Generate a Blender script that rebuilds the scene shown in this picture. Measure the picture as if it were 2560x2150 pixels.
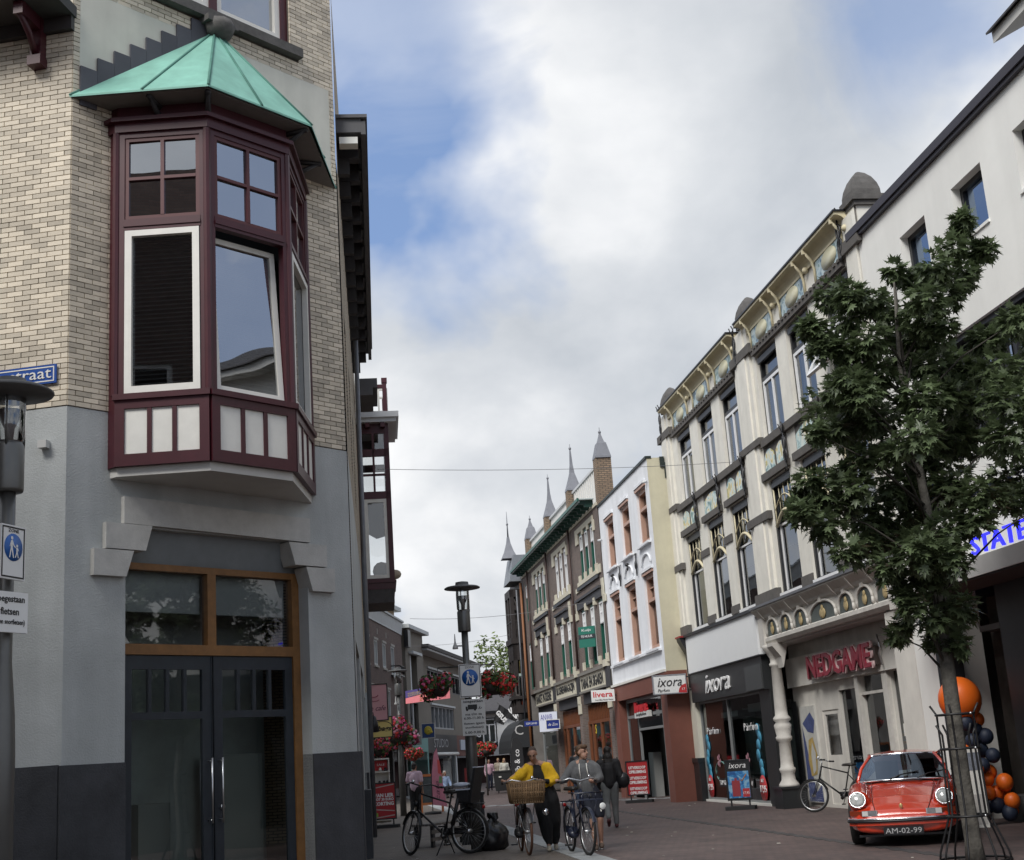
import bpy, bmesh, math, random
from mathutils import Vector, Matrix, noise as mnoise
for o in list(bpy.data.objects): bpy.data.objects.remove(o)
SC = bpy.context.scene
COL = SC.collection
random.seed(7)
PI = math.pi
# ------------------------------------------------------------------ camera
cam = bpy.data.cameras.new('camera'); camo = bpy.data.objects.new('camera', cam); COL.objects.link(camo)
cam.sensor_fit = 'HORIZONTAL'; cam.sensor_width = 36.0; cam.lens = 36.0*3300/2560; cam.clip_start = 0.1; cam.clip_end = 5000
_p = math.atan(824/3300); _r = math.radians(3.9)
_f = Vector((0, math.cos(_p), math.sin(_p))); _u = Vector((0, -math.sin(_p), math.cos(_p))); _x = Vector((1, 0, 0))
_xi = _x*math.cos(_r)-_u*math.sin(_r); _yi = _u*math.cos(_r)+_x*math.sin(_r)
m = Matrix.Identity(4)
for i in range(3): m[i][0] = _xi[i]; m[i][1] = _yi[i]; m[i][2] = -_f[i]
m[2][3] = 1.55
camo.matrix_world = m
SC.camera = camo
# ------------------------------------------------------------------ sky: bright broken cloud over blue
W = bpy.data.worlds.new('World'); SC.world = W; W.use_nodes = True
nt = W.node_tree; N = nt.nodes; Lk = nt.links; N.clear()
SUN_EL, SUN_AZ = 46.0, 212.0          # azimuth clockwise from +Y
sky = N.new('ShaderNodeTexSky'); sky.sky_type = 'NISHITA'; sky.sun_disc = False
sky.sun_elevation = math.radians(SUN_EL); sky.sun_rotation = math.radians(SUN_AZ)
tc = N.new('ShaderNodeTexCoord')
sep = N.new('ShaderNodeSeparateXYZ'); Lk.new(tc.outputs['Generated'], sep.inputs[0])
# cloud layer as a plane: direction / (z + c)
zz = N.new('ShaderNodeMath'); zz.operation = 'MAXIMUM'; Lk.new(sep.outputs[2], zz.inputs[0]); zz.inputs[1].default_value = 0.0
za = N.new('ShaderNodeMath'); za.operation = 'ADD'; Lk.new(zz.outputs[0], za.inputs[0]); za.inputs[1].default_value = 0.75
dv = N.new('ShaderNodeVectorMath'); dv.operation = 'DIVIDE'; Lk.new(tc.outputs['Generated'], dv.inputs[0])
cmb = N.new('ShaderNodeCombineXYZ')
for i in range(3): Lk.new(za.outputs[0], cmb.inputs[i])
Lk.new(cmb.outputs[0], dv.inputs[1])
def wnoise(scale, detail, off, dist=0.0, rough=0.55):
    mp = N.new('ShaderNodeMapping'); mp.inputs['Location'].default_value = off; Lk.new(dv.outputs[0], mp.inputs[0])
    n = N.new('ShaderNodeTexNoise'); n.inputs['Scale'].default_value = scale; n.inputs['Detail'].default_value = detail
    n.inputs['Roughness'].default_value = rough; n.inputs['Distortion'].default_value = dist
    Lk.new(mp.outputs[0], n.inputs['Vector']); return n.outputs['Fac']
def wramp(fac, stops):
    r = N.new('ShaderNodeValToRGB'); cr = r.color_ramp
    while len(cr.elements) < len(stops): cr.elements.new(0.5)
    for e, (p, c) in zip(cr.elements, stops): e.position = p; e.color = (c[0], c[1], c[2], 1)
    Lk.new(fac, r.inputs[0]); return r.outputs[0]
def wmix(fac, a, b):
    mx = N.new('ShaderNodeMix'); mx.data_type = 'RGBA'
    if hasattr(fac, 'node'): Lk.new(fac, mx.inputs[0])
    else: mx.inputs[0].default_value = fac
    for s, v in ((6, a), (7, b)):
        if hasattr(v, 'node'): Lk.new(v, mx.inputs[s])
        else: mx.inputs[s].default_value = (*v, 1)
    return mx.outputs[2]
shade = wramp(wnoise(4.2, 7, (3.1, 0.4, 0.0), 0.15, 0.52), [(0.30, (4.9, 5.25, 5.75)), (0.47, (6.6, 6.85, 7.2)), (0.60, (8.6, 8.7, 8.85)), (0.72, (9.9, 9.9, 9.9))])
cover = wramp(wnoise(2.8, 6, (0.55, 1.25, 0.3), 0.2, 0.5), [(0.36, (0, 0, 0)), (0.47, (1, 1, 1))])
blue = wmix(0.6, sky.outputs[0], (2.6, 4.0, 7.2))
hn = wnoise(5.0, 6, (1.7, 0.2, 0.9), 0.6, 0.6)
def hole(d, r0, r1):                      # a ragged gap in the cloud round one direction
    sv = N.new('ShaderNodeVectorMath'); sv.operation = 'DISTANCE'; Lk.new(tc.outputs['Generated'], sv.inputs[0]); sv.inputs[1].default_value = Vector(d).normalized()
    ad = N.new('ShaderNodeMath'); ad.operation = 'MULTIPLY_ADD'; Lk.new(hn, ad.inputs[0]); ad.inputs[1].default_value = -r1*2.6; ad.inputs[2].default_value = r1*1.3
    sm = N.new('ShaderNodeMath'); sm.operation = 'ADD'; Lk.new(sv.outputs['Value'], sm.inputs[0]); Lk.new(ad.outputs[0], sm.inputs[1])
    mr = N.new('ShaderNodeMapRange'); Lk.new(sm.outputs[0], mr.inputs[0]); mr.inputs[1].default_value = r0; mr.inputs[2].default_value = r1; return mr.outputs[0]
mixed = wmix(cover, blue, shade)
for d_, a_, b_ in (((-0.075,0.85,0.535),0.03,0.15), ((-0.19,0.84,0.52),0.0,0.09), ((0.29,0.82,0.485),0.0,0.075), ((0.92,-0.08,0.40),0.1,0.42), ((-0.52,0.79,0.33),0.05,0.25)):
    mixed = wmix(hole(d_, a_, b_), wmix(0.30, blue, shade), mixed)
bg = N.new('ShaderNodeBackground'); bg.inputs[1].default_value = 0.05
Lk.new(mixed, bg.inputs[0])
wo = N.new('ShaderNodeOutputWorld'); Lk.new(bg.outputs[0], wo.inputs[0])
# ------------------------------------------------------------------ soft sun through cloud
sl = bpy.data.lights.new('sun', 'SUN'); slo = bpy.data.objects.new('sun', sl); COL.objects.link(slo)
sl.energy = 1.5; sl.angle = math.radians(25); sl.color = (1.0, 0.97, 0.93)
_az = math.radians(SUN_AZ); _el = math.radians(SUN_EL)
sd = Vector((math.sin(_az)*math.cos(_el), math.cos(_az)*math.cos(_el), math.sin(_el)))
slo.rotation_euler = sd.to_track_quat('Z', 'Y').to_euler()
SC.view_settings.view_transform = 'Standard'; SC.view_settings.look = 'None'
SC.view_settings.exposure = 1.15; SC.view_settings.gamma = 1.0; SC.view_settings.use_curve_mapping = False
SC.render.engine = 'CYCLES'
try:
    SC.cycles.max_bounces = 6; SC.cycles.transparent_max_bounces = 12; SC.cycles.caustics_reflective = False; SC.cycles.caustics_refractive = False
except Exception: pass

# ------------------------------------------------------------------ materials
MATS = {}
def mat(name, col, rough=0.6, metal=0.0, var=0.0, vscale=3.0, bump=0.0, bscale=40.0, streak=0.0, island=0.0, coat=0.0, emit=None, spec=None, trans=0.0, sub=None):
    if name in MATS: return MATS[name]
    mt = bpy.data.materials.new(name); mt.use_nodes = True; t = mt.node_tree; n = t.nodes; l = t.links
    b = n['Principled BSDF']; b.inputs['Roughness'].default_value = rough; b.inputs['Metallic'].default_value = metal
    b.inputs['Base Color'].default_value = (*col, 1)
    if spec is not None: b.inputs['Specular IOR Level'].default_value = spec
    if coat: b.inputs['Coat Weight'].default_value = coat; b.inputs['Coat Roughness'].default_value = 0.05
    if trans: b.inputs['Transmission Weight'].default_value = trans
    if sub: b.inputs['Subsurface Weight'].default_value = sub; b.inputs['Subsurface Radius'].default_value = (0.02, 0.008, 0.004)
    if emit: b.inputs['Emission Color'].default_value = (*emit[0], 1); b.inputs['Emission Strength'].default_value = emit[1]
    g = n.new('ShaderNodeNewGeometry')
    cur = None
    def rgbmul(c, fac_socket, lo, hi):
        mr = n.new('ShaderNodeMapRange'); l.new(fac_socket, mr.inputs[0]); mr.inputs[3].default_value = lo; mr.inputs[4].default_value = hi
        vm = n.new('ShaderNodeVectorMath'); vm.operation = 'SCALE'
        if c is None: vm.inputs[0].default_value = col
        else: l.new(c, vm.inputs[0])
        l.new(mr.outputs[0], vm.inputs['Scale']); return vm.outputs[0]
    if var:
        nz = n.new('ShaderNodeTexNoise'); nz.inputs['Scale'].default_value = vscale; nz.inputs['Detail'].default_value = 6; nz.inputs['Roughness'].default_value = 0.65
        l.new(g.outputs['Position'], nz.inputs['Vector'])
        mr = n.new('ShaderNodeMapRange'); l.new(nz.outputs['Fac'], mr.inputs[0]); mr.inputs[1].default_value = 0.3; mr.inputs[2].default_value = 0.7
        cur = rgbmul(cur, mr.outputs[0], 1-var, 1+var)
    if streak:
        mp = n.new('ShaderNodeMapping'); mp.inputs['Scale'].default_value = (2.2, 2.2, 0.22); l.new(g.outputs['Position'], mp.inputs[0])
        nz = n.new('ShaderNodeTexNoise'); nz.inputs['Scale'].default_value = 1.0; nz.inputs['Detail'].default_value = 5; l.new(mp.outputs[0], nz.inputs['Vector'])
        mr = n.new('ShaderNodeMapRange'); l.new(nz.outputs['Fac'], mr.inputs[0]); mr.inputs[1].default_value = 0.35; mr.inputs[2].default_value = 0.62
        cur = rgbmul(cur, mr.outputs[0], 1-streak, 1+streak*0.3)
    if island:
        oi = n.new('ShaderNodeObjectInfo')
        ad = n.new('ShaderNodeMath'); ad.operation = 'ADD'; l.new(g.outputs['Random Per Island'], ad.inputs[0]); l.new(oi.outputs['Random'], ad.inputs[1])
        fr = n.new('ShaderNodeMath'); fr.operation = 'FRACT'; l.new(ad.outputs[0], fr.inputs[0])
        cur = rgbmul(cur, fr.outputs[0], 1-island, 1+island)
    if cur is not None: l.new(cur, b.inputs['Base Color'])
    if bump:
        nb = n.new('ShaderNodeTexNoise'); nb.inputs['Scale'].default_value = bscale; nb.inputs['Detail'].default_value = 5; l.new(g.outputs['Position'], nb.inputs['Vector'])
        bp = n.new('ShaderNodeBump'); bp.inputs['Strength'].default_value = bump; bp.inputs['Distance'].default_value = 0.02
        l.new(nb.outputs['Fac'], bp.inputs['Height']); l.new(bp.outputs[0], b.inputs['Normal'])
    MATS[name] = mt; return mt
def brickmat(name, c1, c2, mortar, bw=0.22, bh=0.065, msize=0.012, rot=0.0, var=0.15, plane='wall', rough=0.85, bump=0.5):
    """running-bond masonry too far away to build brick by brick; wall runs along angle rot (world)"""
    if name in MATS: return MATS[name]
    mt = bpy.data.materials.new(name); mt.use_nodes = True; t = mt.node_tree; n = t.nodes; l = t.links
    b = n['Principled BSDF']; b.inputs['Roughness'].default_value = rough
    g = n.new('ShaderNodeNewGeometry')
    if plane == 'wall':
        sp = n.new('ShaderNodeSeparateXYZ'); l.new(g.outputs['Position'], sp.inputs[0])
        sn = n.new('ShaderNodeSeparateXYZ'); l.new(g.outputs['True Normal'], sn.inputs[0])
        # distance along the wall = cross(normal, position)
        a1 = n.new('ShaderNodeMath'); a1.operation = 'MULTIPLY'; l.new(sn.outputs[0], a1.inputs[0]); l.new(sp.outputs[1], a1.inputs[1])
        a2 = n.new('ShaderNodeMath'); a2.operation = 'MULTIPLY'; l.new(sn.outputs[1], a2.inputs[0]); l.new(sp.outputs[0], a2.inputs[1])
        s = n.new('ShaderNodeMath'); s.operation = 'SUBTRACT'; l.new(a1.outputs[0], s.inputs[0]); l.new(a2.outputs[0], s.inputs[1])
        cb = n.new('ShaderNodeCombineXYZ'); l.new(s.outputs[0], cb.inputs[0]); l.new(sp.outputs[2], cb.inputs[1]); vec = cb.outputs[0]
    else:
        mp = n.new('ShaderNodeMapping'); mp.inputs['Rotation'].default_value = (0, 0, rot); l.new(g.outputs['Position'], mp.inputs[0]); vec = mp.outputs[0]
    br = n.new('ShaderNodeTexBrick'); l.new(vec, br.inputs['Vector']); br.inputs['Scale'].default_value = 1.0
    br.inputs['Brick Width'].default_value = bw; br.inputs['Row Height'].default_value = bh; br.inputs['Mortar Size'].default_value = msize
    br.inputs['Mortar Smooth'].default_value = 0.2; br.inputs['Bias'].default_value = 0.0
    br.inputs['Color1'].default_value = (*c1, 1); br.inputs['Color2'].default_value = (*c2, 1); br.inputs['Mortar'].default_value = (*mortar, 1)
    nz = n.new('ShaderNodeTexNoise'); nz.inputs['Scale'].default_value = 0.9; nz.inputs['Detail'].default_value = 8; nz.inputs['Roughness'].default_value = 0.7; l.new(g.outputs['Position'], nz.inputs['Vector'])
    mr = n.new('ShaderNodeMapRange'); l.new(nz.outputs['Fac'], mr.inputs[0]); mr.inputs[1].default_value = 0.3; mr.inputs[2].default_value = 0.7; mr.inputs[3].default_value = 1-var; mr.inputs[4].default_value = 1+var
    vm = n.new('ShaderNodeVectorMath'); vm.operation = 'SCALE'; l.new(br.outputs['Color'], vm.inputs[0]); l.new(mr.outputs[0], vm.inputs['Scale'])
    l.new(vm.outputs[0], b.inputs['Base Color'])
    bp = n.new('ShaderNodeBump'); bp.inputs['Strength'].default_value = bump; bp.inputs['Distance'].default_value = 0.01; bp.invert = True
    l.new(br.outputs['Fac'], bp.inputs['Height']); l.new(bp.outputs[0], b.inputs['Normal'])
    MATS[name] = mt; return mt
def glassmat(name, tint=(0.55, 0.6, 0.62), refl=0.22, rough=0.02, wob=0.0, gcol=(0.93,0.96,1.0)):
    if name in MATS: return MATS[name]
    mt = bpy.data.materials.new(name); mt.use_nodes = True; t = mt.node_tree; n = t.nodes; l = t.links; n.clear()
    out = n.new('ShaderNodeOutputMaterial'); mx = n.new('ShaderNodeMixShader'); tr = n.new('ShaderNodeBsdfTransparent'); gl = n.new('ShaderNodeBsdfGlossy')
    tr.inputs[0].default_value = (*tint, 1); gl.inputs['Roughness'].default_value = rough; gl.inputs[0].default_value = (*gcol, 1)
    fr = n.new('ShaderNodeFresnel'); fr.inputs[0].default_value = 1.5
    ad = n.new('ShaderNodeMath'); ad.operation = 'ADD'; ad.use_clamp = True; l.new(fr.outputs[0], ad.inputs[0]); ad.inputs[1].default_value = refl
    if wob:
        g = n.new('ShaderNodeNewGeometry'); nz = n.new('ShaderNodeTexNoise'); nz.inputs['Scale'].default_value = 0.8; nz.inputs['Detail'].default_value = 1; l.new(g.outputs['Position'], nz.inputs['Vector'])
        bp = n.new('ShaderNodeBump'); bp.inputs['Strength'].default_value = wob; bp.inputs['Distance'].default_value = 0.05; l.new(nz.outputs['Fac'], bp.inputs['Height']); l.new(bp.outputs[0], gl.inputs['Normal'])
    l.new(ad.outputs[0], mx.inputs[0]); l.new(tr.outputs[0], mx.inputs[1]); l.new(gl.outputs[0], mx.inputs[2]); l.new(mx.outputs[0], out.inputs[0])
    MATS[name] = mt; return mt

# ------------------------------------------------------------------ mesh builder
class MB:
    def __init__(s): s.v = []; s.f = []; s.sm = []; s.xf = None
    def add(s, vs, fs, smooth=False):
        o = len(s.v)
        if s.xf is not None: vs = [s.xf @ Vector(v) for v in vs]
        s.v.extend([tuple(v) for v in vs]); s.f.extend([tuple(i+o for i in f) for f in fs]); s.sm.extend([smooth]*len(fs)); return s
    def box(s, x0, x1, y0, y1, z0, z1):
        if x0 > x1: x0, x1 = x1, x0
        if y0 > y1: y0, y1 = y1, y0
        if z0 > z1: z0, z1 = z1, z0
        return s.add([(x0,y0,z0),(x1,y0,z0),(x1,y1,z0),(x0,y1,z0),(x0,y0,z1),(x1,y0,z1),(x1,y1,z1),(x0,y1,z1)],
                     [(0,3,2,1),(4,5,6,7),(0,1,5,4),(1,2,6,5),(2,3,7,6),(3,0,4,7)])
    def quad(s, a, b, c, d): return s.add([a,b,c,d], [(0,1,2,3)])
    def poly(s, pts): return s.add(pts, [tuple(range(len(pts)))])
    def prism(s, pts, y0, y1):                      # polygon in x,z (counter-clockwise seen from -y), extruded y0..y1
        n = len(pts)
        vs = [(x,y0,z) for x,z in pts]+[(x,y1,z) for x,z in pts]
        fs = [tuple(range(n)), tuple(range(2*n-1, n-1, -1))]+[(i,i+n,(i+1)%n+n,(i+1)%n) for i in range(n)]
        return s.add(vs, fs)
    def slab(s, pts, z0, z1):                       # polygon in x,y (ccw from above)
        n = len(pts)
        vs = [(x,y,z0) for x,y in pts]+[(x,y,z1) for x,y in pts]
        fs = [tuple(range(n-1,-1,-1)), tuple(range(n, 2*n))]+[(i,(i+1)%n,(i+1)%n+n,i+n) for i in range(n)]
        return s.add(vs, fs)
    def tube(s, pts, r, n=8, cap=True, smooth=True, closed=False):
        pts = [Vector(p) for p in pts]; k = len(pts)
        rs = r if isinstance(r, (list, tuple)) else [r]*k
        vs = []; prev = None
        for i, p in enumerate(pts):
            if closed: d = pts[(i+1)%k]-pts[i-1]
            else: d = (pts[min(i+1,k-1)]-pts[max(i-1,0)])
            d = d.normalized() if d.length > 1e-9 else Vector((0,0,1))
            if prev is None:
                a = Vector((0,0,1)) if abs(d.z) < 0.9 else Vector((1,0,0))
                x = d.cross(a).normalized()
            else:
                x = (prev-d*prev.dot(d))
                x = x.normalized() if x.length > 1e-6 else d.orthogonal().normalized()
            prev = x; y = d.cross(x)
            for j in range(n):
                a = 2*PI*j/n; vs.append(p+(x*math.cos(a)+y*math.sin(a))*rs[i])
        fs = []
        for i in range(k if closed else k-1):
            i2 = (i+1)%k
            for j in range(n): fs.append((i*n+j, i*n+(j+1)%n, i2*n+(j+1)%n, i2*n+j))
        if cap and not closed: fs += [tuple(range(n-1,-1,-1)), tuple(range((k-1)*n, k*n))]
        return s.add(vs, fs, smooth)
    def lathe(s, prof, n=16, c=(0,0,0), smooth=True, cap=True):   # prof: (r,z)
        vs = []; k = len(prof)
        for r, z in prof:
            for j in range(n): a = 2*PI*j/n; vs.append((c[0]+r*math.cos(a), c[1]+r*math.sin(a), c[2]+z))
        fs = [(i*n+j, i*n+(j+1)%n, (i+1)*n+(j+1)%n, (i+1)*n+j) for i in range(k-1) for j in range(n)]
        if cap: fs += [tuple(range(n-1,-1,-1)), tuple(range((k-1)*n, k*n))]
        return s.add(vs, fs, smooth)
    def ball(s, c, r, n=12, m=8, smooth=True):
        rx, ry, rz = r if isinstance(r, (list, tuple)) else (r,r,r)
        vs = [(c[0],c[1],c[2]-rz)]
        for i in range(1, m):
            t = -PI/2+PI*i/m
            for j in range(n): a = 2*PI*j/n; vs.append((c[0]+rx*math.cos(t)*math.cos(a), c[1]+ry*math.cos(t)*math.sin(a), c[2]+rz*math.sin(t)))
        vs.append((c[0],c[1],c[2]+rz)); e = len(vs)-1; fs = []
        for j in range(n):
            fs.append((0, 1+(j+1)%n, 1+j)); fs.append((e, e-n+j, e-n+(j+1)%n))
        for i in range(m-2):
            for j in range(n): fs.append((1+i*n+j, 1+i*n+(j+1)%n, 1+(i+1)*n+(j+1)%n, 1+(i+1)*n+j))
        return s.add(vs, fs, smooth)
    def capsule(s, p0, r0, p1, r1, n=10):
        p0 = Vector(p0); p1 = Vector(p1); d = p1-p0; L = d.length
        if L < 1e-6: return s.ball(p0, r0)
        d.normalize(); pts = []; rs = []
        for t in (-1, -0.8, -0.45, 0): pts.append(p0+d*(t*r0)); rs.append(max(1e-3, r0*math.sqrt(max(0, 1-t*t))))
        for t in (0, 0.45, 0.8, 1): pts.append(p1+d*(t*r1)); rs.append(max(1e-3, r1*math.sqrt(max(0, 1-t*t))))
        return s.tube(pts, rs, n)
    def frame(s, x0, x1, z0, z1, w, y0, y1, wb=None, wt=None):    # rectangular ring of four butted bars
        wb = w if wb is None else wb; wt = w if wt is None else wt
        s.box(x0, x0+w, y0, y1, z0, z1); s.box(x1-w, x1, y0, y1, z0, z1)
        s.box(x0+w, x1-w, y0, y1, z0, z0+wb); s.box(x0+w, x1-w, y0, y1, z1-wt, z1); return s
    def mesh(s, name):
        me = bpy.data.meshes.new(name); me.from_pydata(s.v, [], s.f)
        if any(s.sm): me.polygons.foreach_set('use_smooth', s.sm)
        me.update(); return me
    def build(s, name, m, parent=None, loc=None, rot=None, kind=None):
        return inst(name, setm(s.mesh(name), m), parent, loc, rot, kind=kind)
def setm(me, m):
    if not me.materials: me.materials.append(m)
    return me
def inst(name, me, parent=None, loc=None, rot=None, scale=None, kind=None, label=None):
    o = bpy.data.objects.new(name, me); COL.objects.link(o)
    if parent: o.parent = parent
    if loc: o.location = loc
    if rot is not None: o.rotation_euler = rot if hasattr(rot, '__len__') else (0, 0, rot)
    if scale: o.scale = scale if hasattr(scale, '__len__') else (scale,)*3
    if kind: o['kind'] = kind
    if label: o['label'] = label
    return o
def tag(o, label, cat, group=None):
    o['label'] = label; o['category'] = cat
    if group: o['group'] = group
    return o
def thing(name, label, cat, loc=(0,0,0), rot=0.0, group=None):
    o = bpy.data.objects.new(name, None); COL.objects.link(o); o.location = loc
    o.rotation_euler = rot if hasattr(rot, '__len__') else (0, 0, rot)
    o.empty_display_size = 0.2
    return tag(o, label, cat, group)
def dup(root, loc, rotz=None, label=None, group=None):
    r = root.copy(); COL.objects.link(r); r.location = loc
    if rotz is not None: r.rotation_euler = (0, 0, rotz)
    if label: r['label'] = label
    if group: r['group'] = group
    for ch in list(root.children):
        c = ch.copy(); COL.objects.link(c); c.parent = r
        for g in list(ch.children):
            d = g.copy(); COL.objects.link(d); d.parent = c
    return r
def text(name, s, m, parent, loc, size=0.3, rot=(PI/2,0,0), extrude=0.006, fit=None, shear=0.0, bold=0.0, space=1.0, align='CENTER', label=None):
    cu = bpy.data.curves.new(name, 'FONT'); cu.body = s; cu.size = size; cu.extrude = extrude; cu.shear = shear; cu.offset = bold
    cu.align_x = align; cu.align_y = 'CENTER'; cu.space_character = space; cu.resolution_u = 2
    tmp = bpy.data.objects.new(name, cu)
    me = bpy.data.meshes.new_from_object(tmp); bpy.data.objects.remove(tmp); bpy.data.curves.remove(cu)
    me.name = name
    if fit and len(me.vertices):
        xs = [v.co.x for v in me.vertices]; ys = [v.co.y for v in me.vertices]
        w = max(xs)-min(xs); h = max(ys)-min(ys); cx = (max(xs)+min(xs))/2; cy = (max(ys)+min(ys))/2
        sx = fit[0]/w if fit[0] else (fit[1]/h); sy = fit[1]/h if fit[1] else sx
        for v in me.vertices: v.co.x = (v.co.x-cx)*sx; v.co.y = (v.co.y-cy)*sy
    me.materials.clear(); me.materials.append(m)
    return inst(name, me, parent, loc, rot, label=label)
def wallholes(mb, x0, x1, z0, z1, holes, y=0.0, rev=0.25):
    """front sheet at y with rectangular openings and their reveals going back to y+rev"""
    xs = sorted(set([x0,x1]+[min(max(a,x0),x1) for h in holes for a in h[:2]])); zs = sorted(set([z0,z1]+[min(max(a,z0),z1) for h in holes for a in h[2:4]]))
    for i in range(len(xs)-1):
        j = 0
        while j < len(zs)-1:
            cx = (xs[i]+xs[i+1])/2
            def inh(k): return any(h[0] < cx < h[1] and h[2] < (zs[k]+zs[k+1])/2 < h[3] for h in holes)
            if inh(j): j += 1; continue
            k = j
            while k < len(zs)-1 and not inh(k): k += 1
            mb.quad((xs[i],y,zs[j]),(xs[i+1],y,zs[j]),(xs[i+1],y,zs[k]),(xs[i],y,zs[k])); j = k
    for h in holes:
        a,b,c,d = h[:4]; r = y+(h[4] if len(h) > 4 else rev)
        mb.quad((a,y,c),(a,r,c),(a,r,d),(a,y,d)); mb.quad((b,r,c),(b,y,c),(b,y,d),(b,r,d))
        mb.quad((a,y,d),(a,r,d),(b,r,d),(b,y,d)); mb.quad((a,r,c),(a,y,c),(b,y,c),(b,r,c))
    return mb
def shell(mb, x0, x1, z0, z1, depth, front=0.0):
    """sides, back and top of a building body behind a facade sheet"""
    mb.quad((x0,depth,z0),(x0,front,z0),(x0,front,z1),(x0,depth,z1)); mb.quad((x1,front,z0),(x1,depth,z0),(x1,depth,z1),(x1,front,z1))
    mb.quad((x1,depth,z0),(x0,depth,z0),(x0,depth,z1),(x1,depth,z1)); mb.quad((x0,front,z1),(x1,front,z1),(x1,depth,z1),(x0,depth,z1)); return mb
# common materials
GREY = mat('grey_render', (0.43,0.45,0.445), 0.85, var=0.13, vscale=0.9, bump=0.35, bscale=45, streak=0.12)
PLINTH = mat('dark_plinth', (0.040,0.042,0.048), 0.7, var=0.38, vscale=1.6, bump=0.3)
CREAM = mat('cream_brick', (0.58,0.515,0.41), 0.6, island=0.24, var=0.12, vscale=1.5, bump=0.15, bscale=80)
MORTAR = mat('dark_mortar', (0.095,0.083,0.07), 0.95, var=0.2)
MAROON = mat('maroon_paint', (0.055,0.008,0.014), 0.42, var=0.15, vscale=4)
WHITEP = mat('white_paint', (0.72,0.71,0.66), 0.5, var=0.05, vscale=5)
CREAMW = mat('cream_plaster', (0.66,0.64,0.54), 0.8, var=0.07, vscale=2, streak=0.08)
COPPER = mat('verdigris_copper', (0.20,0.43,0.35), 0.65, var=0.14, vscale=2.5, streak=0.12)
COPPERD = mat('dark_verdigris', (0.07,0.20,0.16), 0.7, var=0.2)
SLATE = mat('slate', (0.075,0.075,0.09), 0.6, island=0.2, var=0.1)
DSTONE = mat('dark_stone', (0.10,0.095,0.09), 0.85, var=0.25, vscale=6, bump=0.3)
LSTONE = mat('pale_stone', (0.47,0.465,0.44), 0.85, var=0.12, vscale=4, bump=0.2)
OAK = mat('oak_frame', (0.20,0.095,0.03), 0.5, var=0.2, vscale=8)
NAVY = mat('navy_wood', (0.022,0.028,0.036), 0.45, var=0.2, vscale=5)
STEEL = mat('steel', (0.55,0.56,0.57), 0.3, 1.0)
BLACK = mat('black_paint', (0.012,0.012,0.014), 0.4)
DARK = mat('dark_room', (0.035,0.035,0.036), 0.9)
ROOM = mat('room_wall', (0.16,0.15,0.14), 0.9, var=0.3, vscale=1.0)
CURTAIN = mat('net_curtain', (0.62,0.62,0.60), 0.9, var=0.08, vscale=4)
BLIND = mat('grey_blind', (0.17,0.175,0.165), 0.55)
GLASS = glassmat('window_glass', (0.72,0.75,0.76), 0.10, 0.015, 0.15)
GLASSD = glassmat('shop_glass', (0.64,0.70,0.68), 0.07, 0.02, 0.1)
GLASSM = glassmat('mirror_glass', (0.40,0.44,0.46), 0.38, 0.01, 0.2)
TIN = mat('lead_grey', (0.16,0.165,0.18), 0.55, 0.3, var=0.15)
# ================================================================== ground
CLINK = brickmat('clinker_paving', (0.118,0.080,0.072), (0.080,0.058,0.054), (0.045,0.04,0.038), 0.2, 0.1, 0.007, math.radians(53), 0.30, 'floor', 0.7, 0.3)
CLINK2 = brickmat('grey_brown_paving', (0.135,0.112,0.092), (0.10,0.085,0.073), (0.055,0.05,0.045), 0.2, 0.1, 0.006, math.radians(8), 0.22, 'floor', 0.75, 0.3)
SLAB = mat('grey_slab', (0.27,0.285,0.29), 0.7, var=0.16, vscale=3, bump=0.2, island=0.12)
g = MB(); g.quad((-700,-300,0),(700,-300,0),(700,1200,0),(-700,1200,0)); gr = g.build('ground', CLINK, kind='structure')
SD = Vector((0.1451,-0.9894))                        # street direction, towards the viewer
def strip_at(t, off=0.0): return Vector((0.28,24.85)) + SD*t + Vector((0.9894,0.1451))*off
p = MB(); a = strip_at(60); b = strip_at(-75)
p.add([(-30,-40,0.004),(a.x,a.y,0.004),(b.x,b.y,0.004),(-9.5,100,0.004),(-30,60,0.004)], [(0,1,2,3,4)])
pav = p.build('pavement', CLINK2, kind='structure')
s = MB(); s.box(-0.225,0.225,-0.294,0.294,0.0,0.012); sm = setm(s.mesh('gutter_slab'), SLAB)
for i in range(-110, 26):
    q = strip_at(i*0.6); inst('gutter_slab', sm, pav, (q.x,q.y,random.uniform(-0.001,0.002)), math.atan2(SD.y,SD.x)+PI/2)
for i in range(14):                                   # a second pale course crossing the street farther on
    inst('gutter_slab', sm, pav, (-2.2+i*0.6, 50-i*0.42, 0.0), -0.61+PI/2)

q = MB()
for i in range(60): a = Vector((3.20,31.2))+Vector((0.1451,-0.9894))*(i*0.5-9); q.box(a.x-0.09,a.x+0.09,a.y-0.245,a.y+0.245,0.0,0.006)
q.build('gutter', mat('dark_gutter_stone', (0.045,0.042,0.042), 0.7, island=0.3), kind='structure')
q = MB(); rl = random.Random(9)
for _ in range(70):
    x,y = rl.uniform(-3,5),rl.uniform(15.5,40); a = rl.uniform(0,3); s_ = rl.uniform(0.008,0.022); q.box(x-s_,x+s_*1.5,y-s_,y+s_,0.005,0.012)
tag(q.build('litter', mat('pale_litter', (0.45,0.43,0.38), 0.9, island=0.5), kind='stuff'), 'tiny pale scraps of litter scattered over the paving', 'litter')
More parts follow.
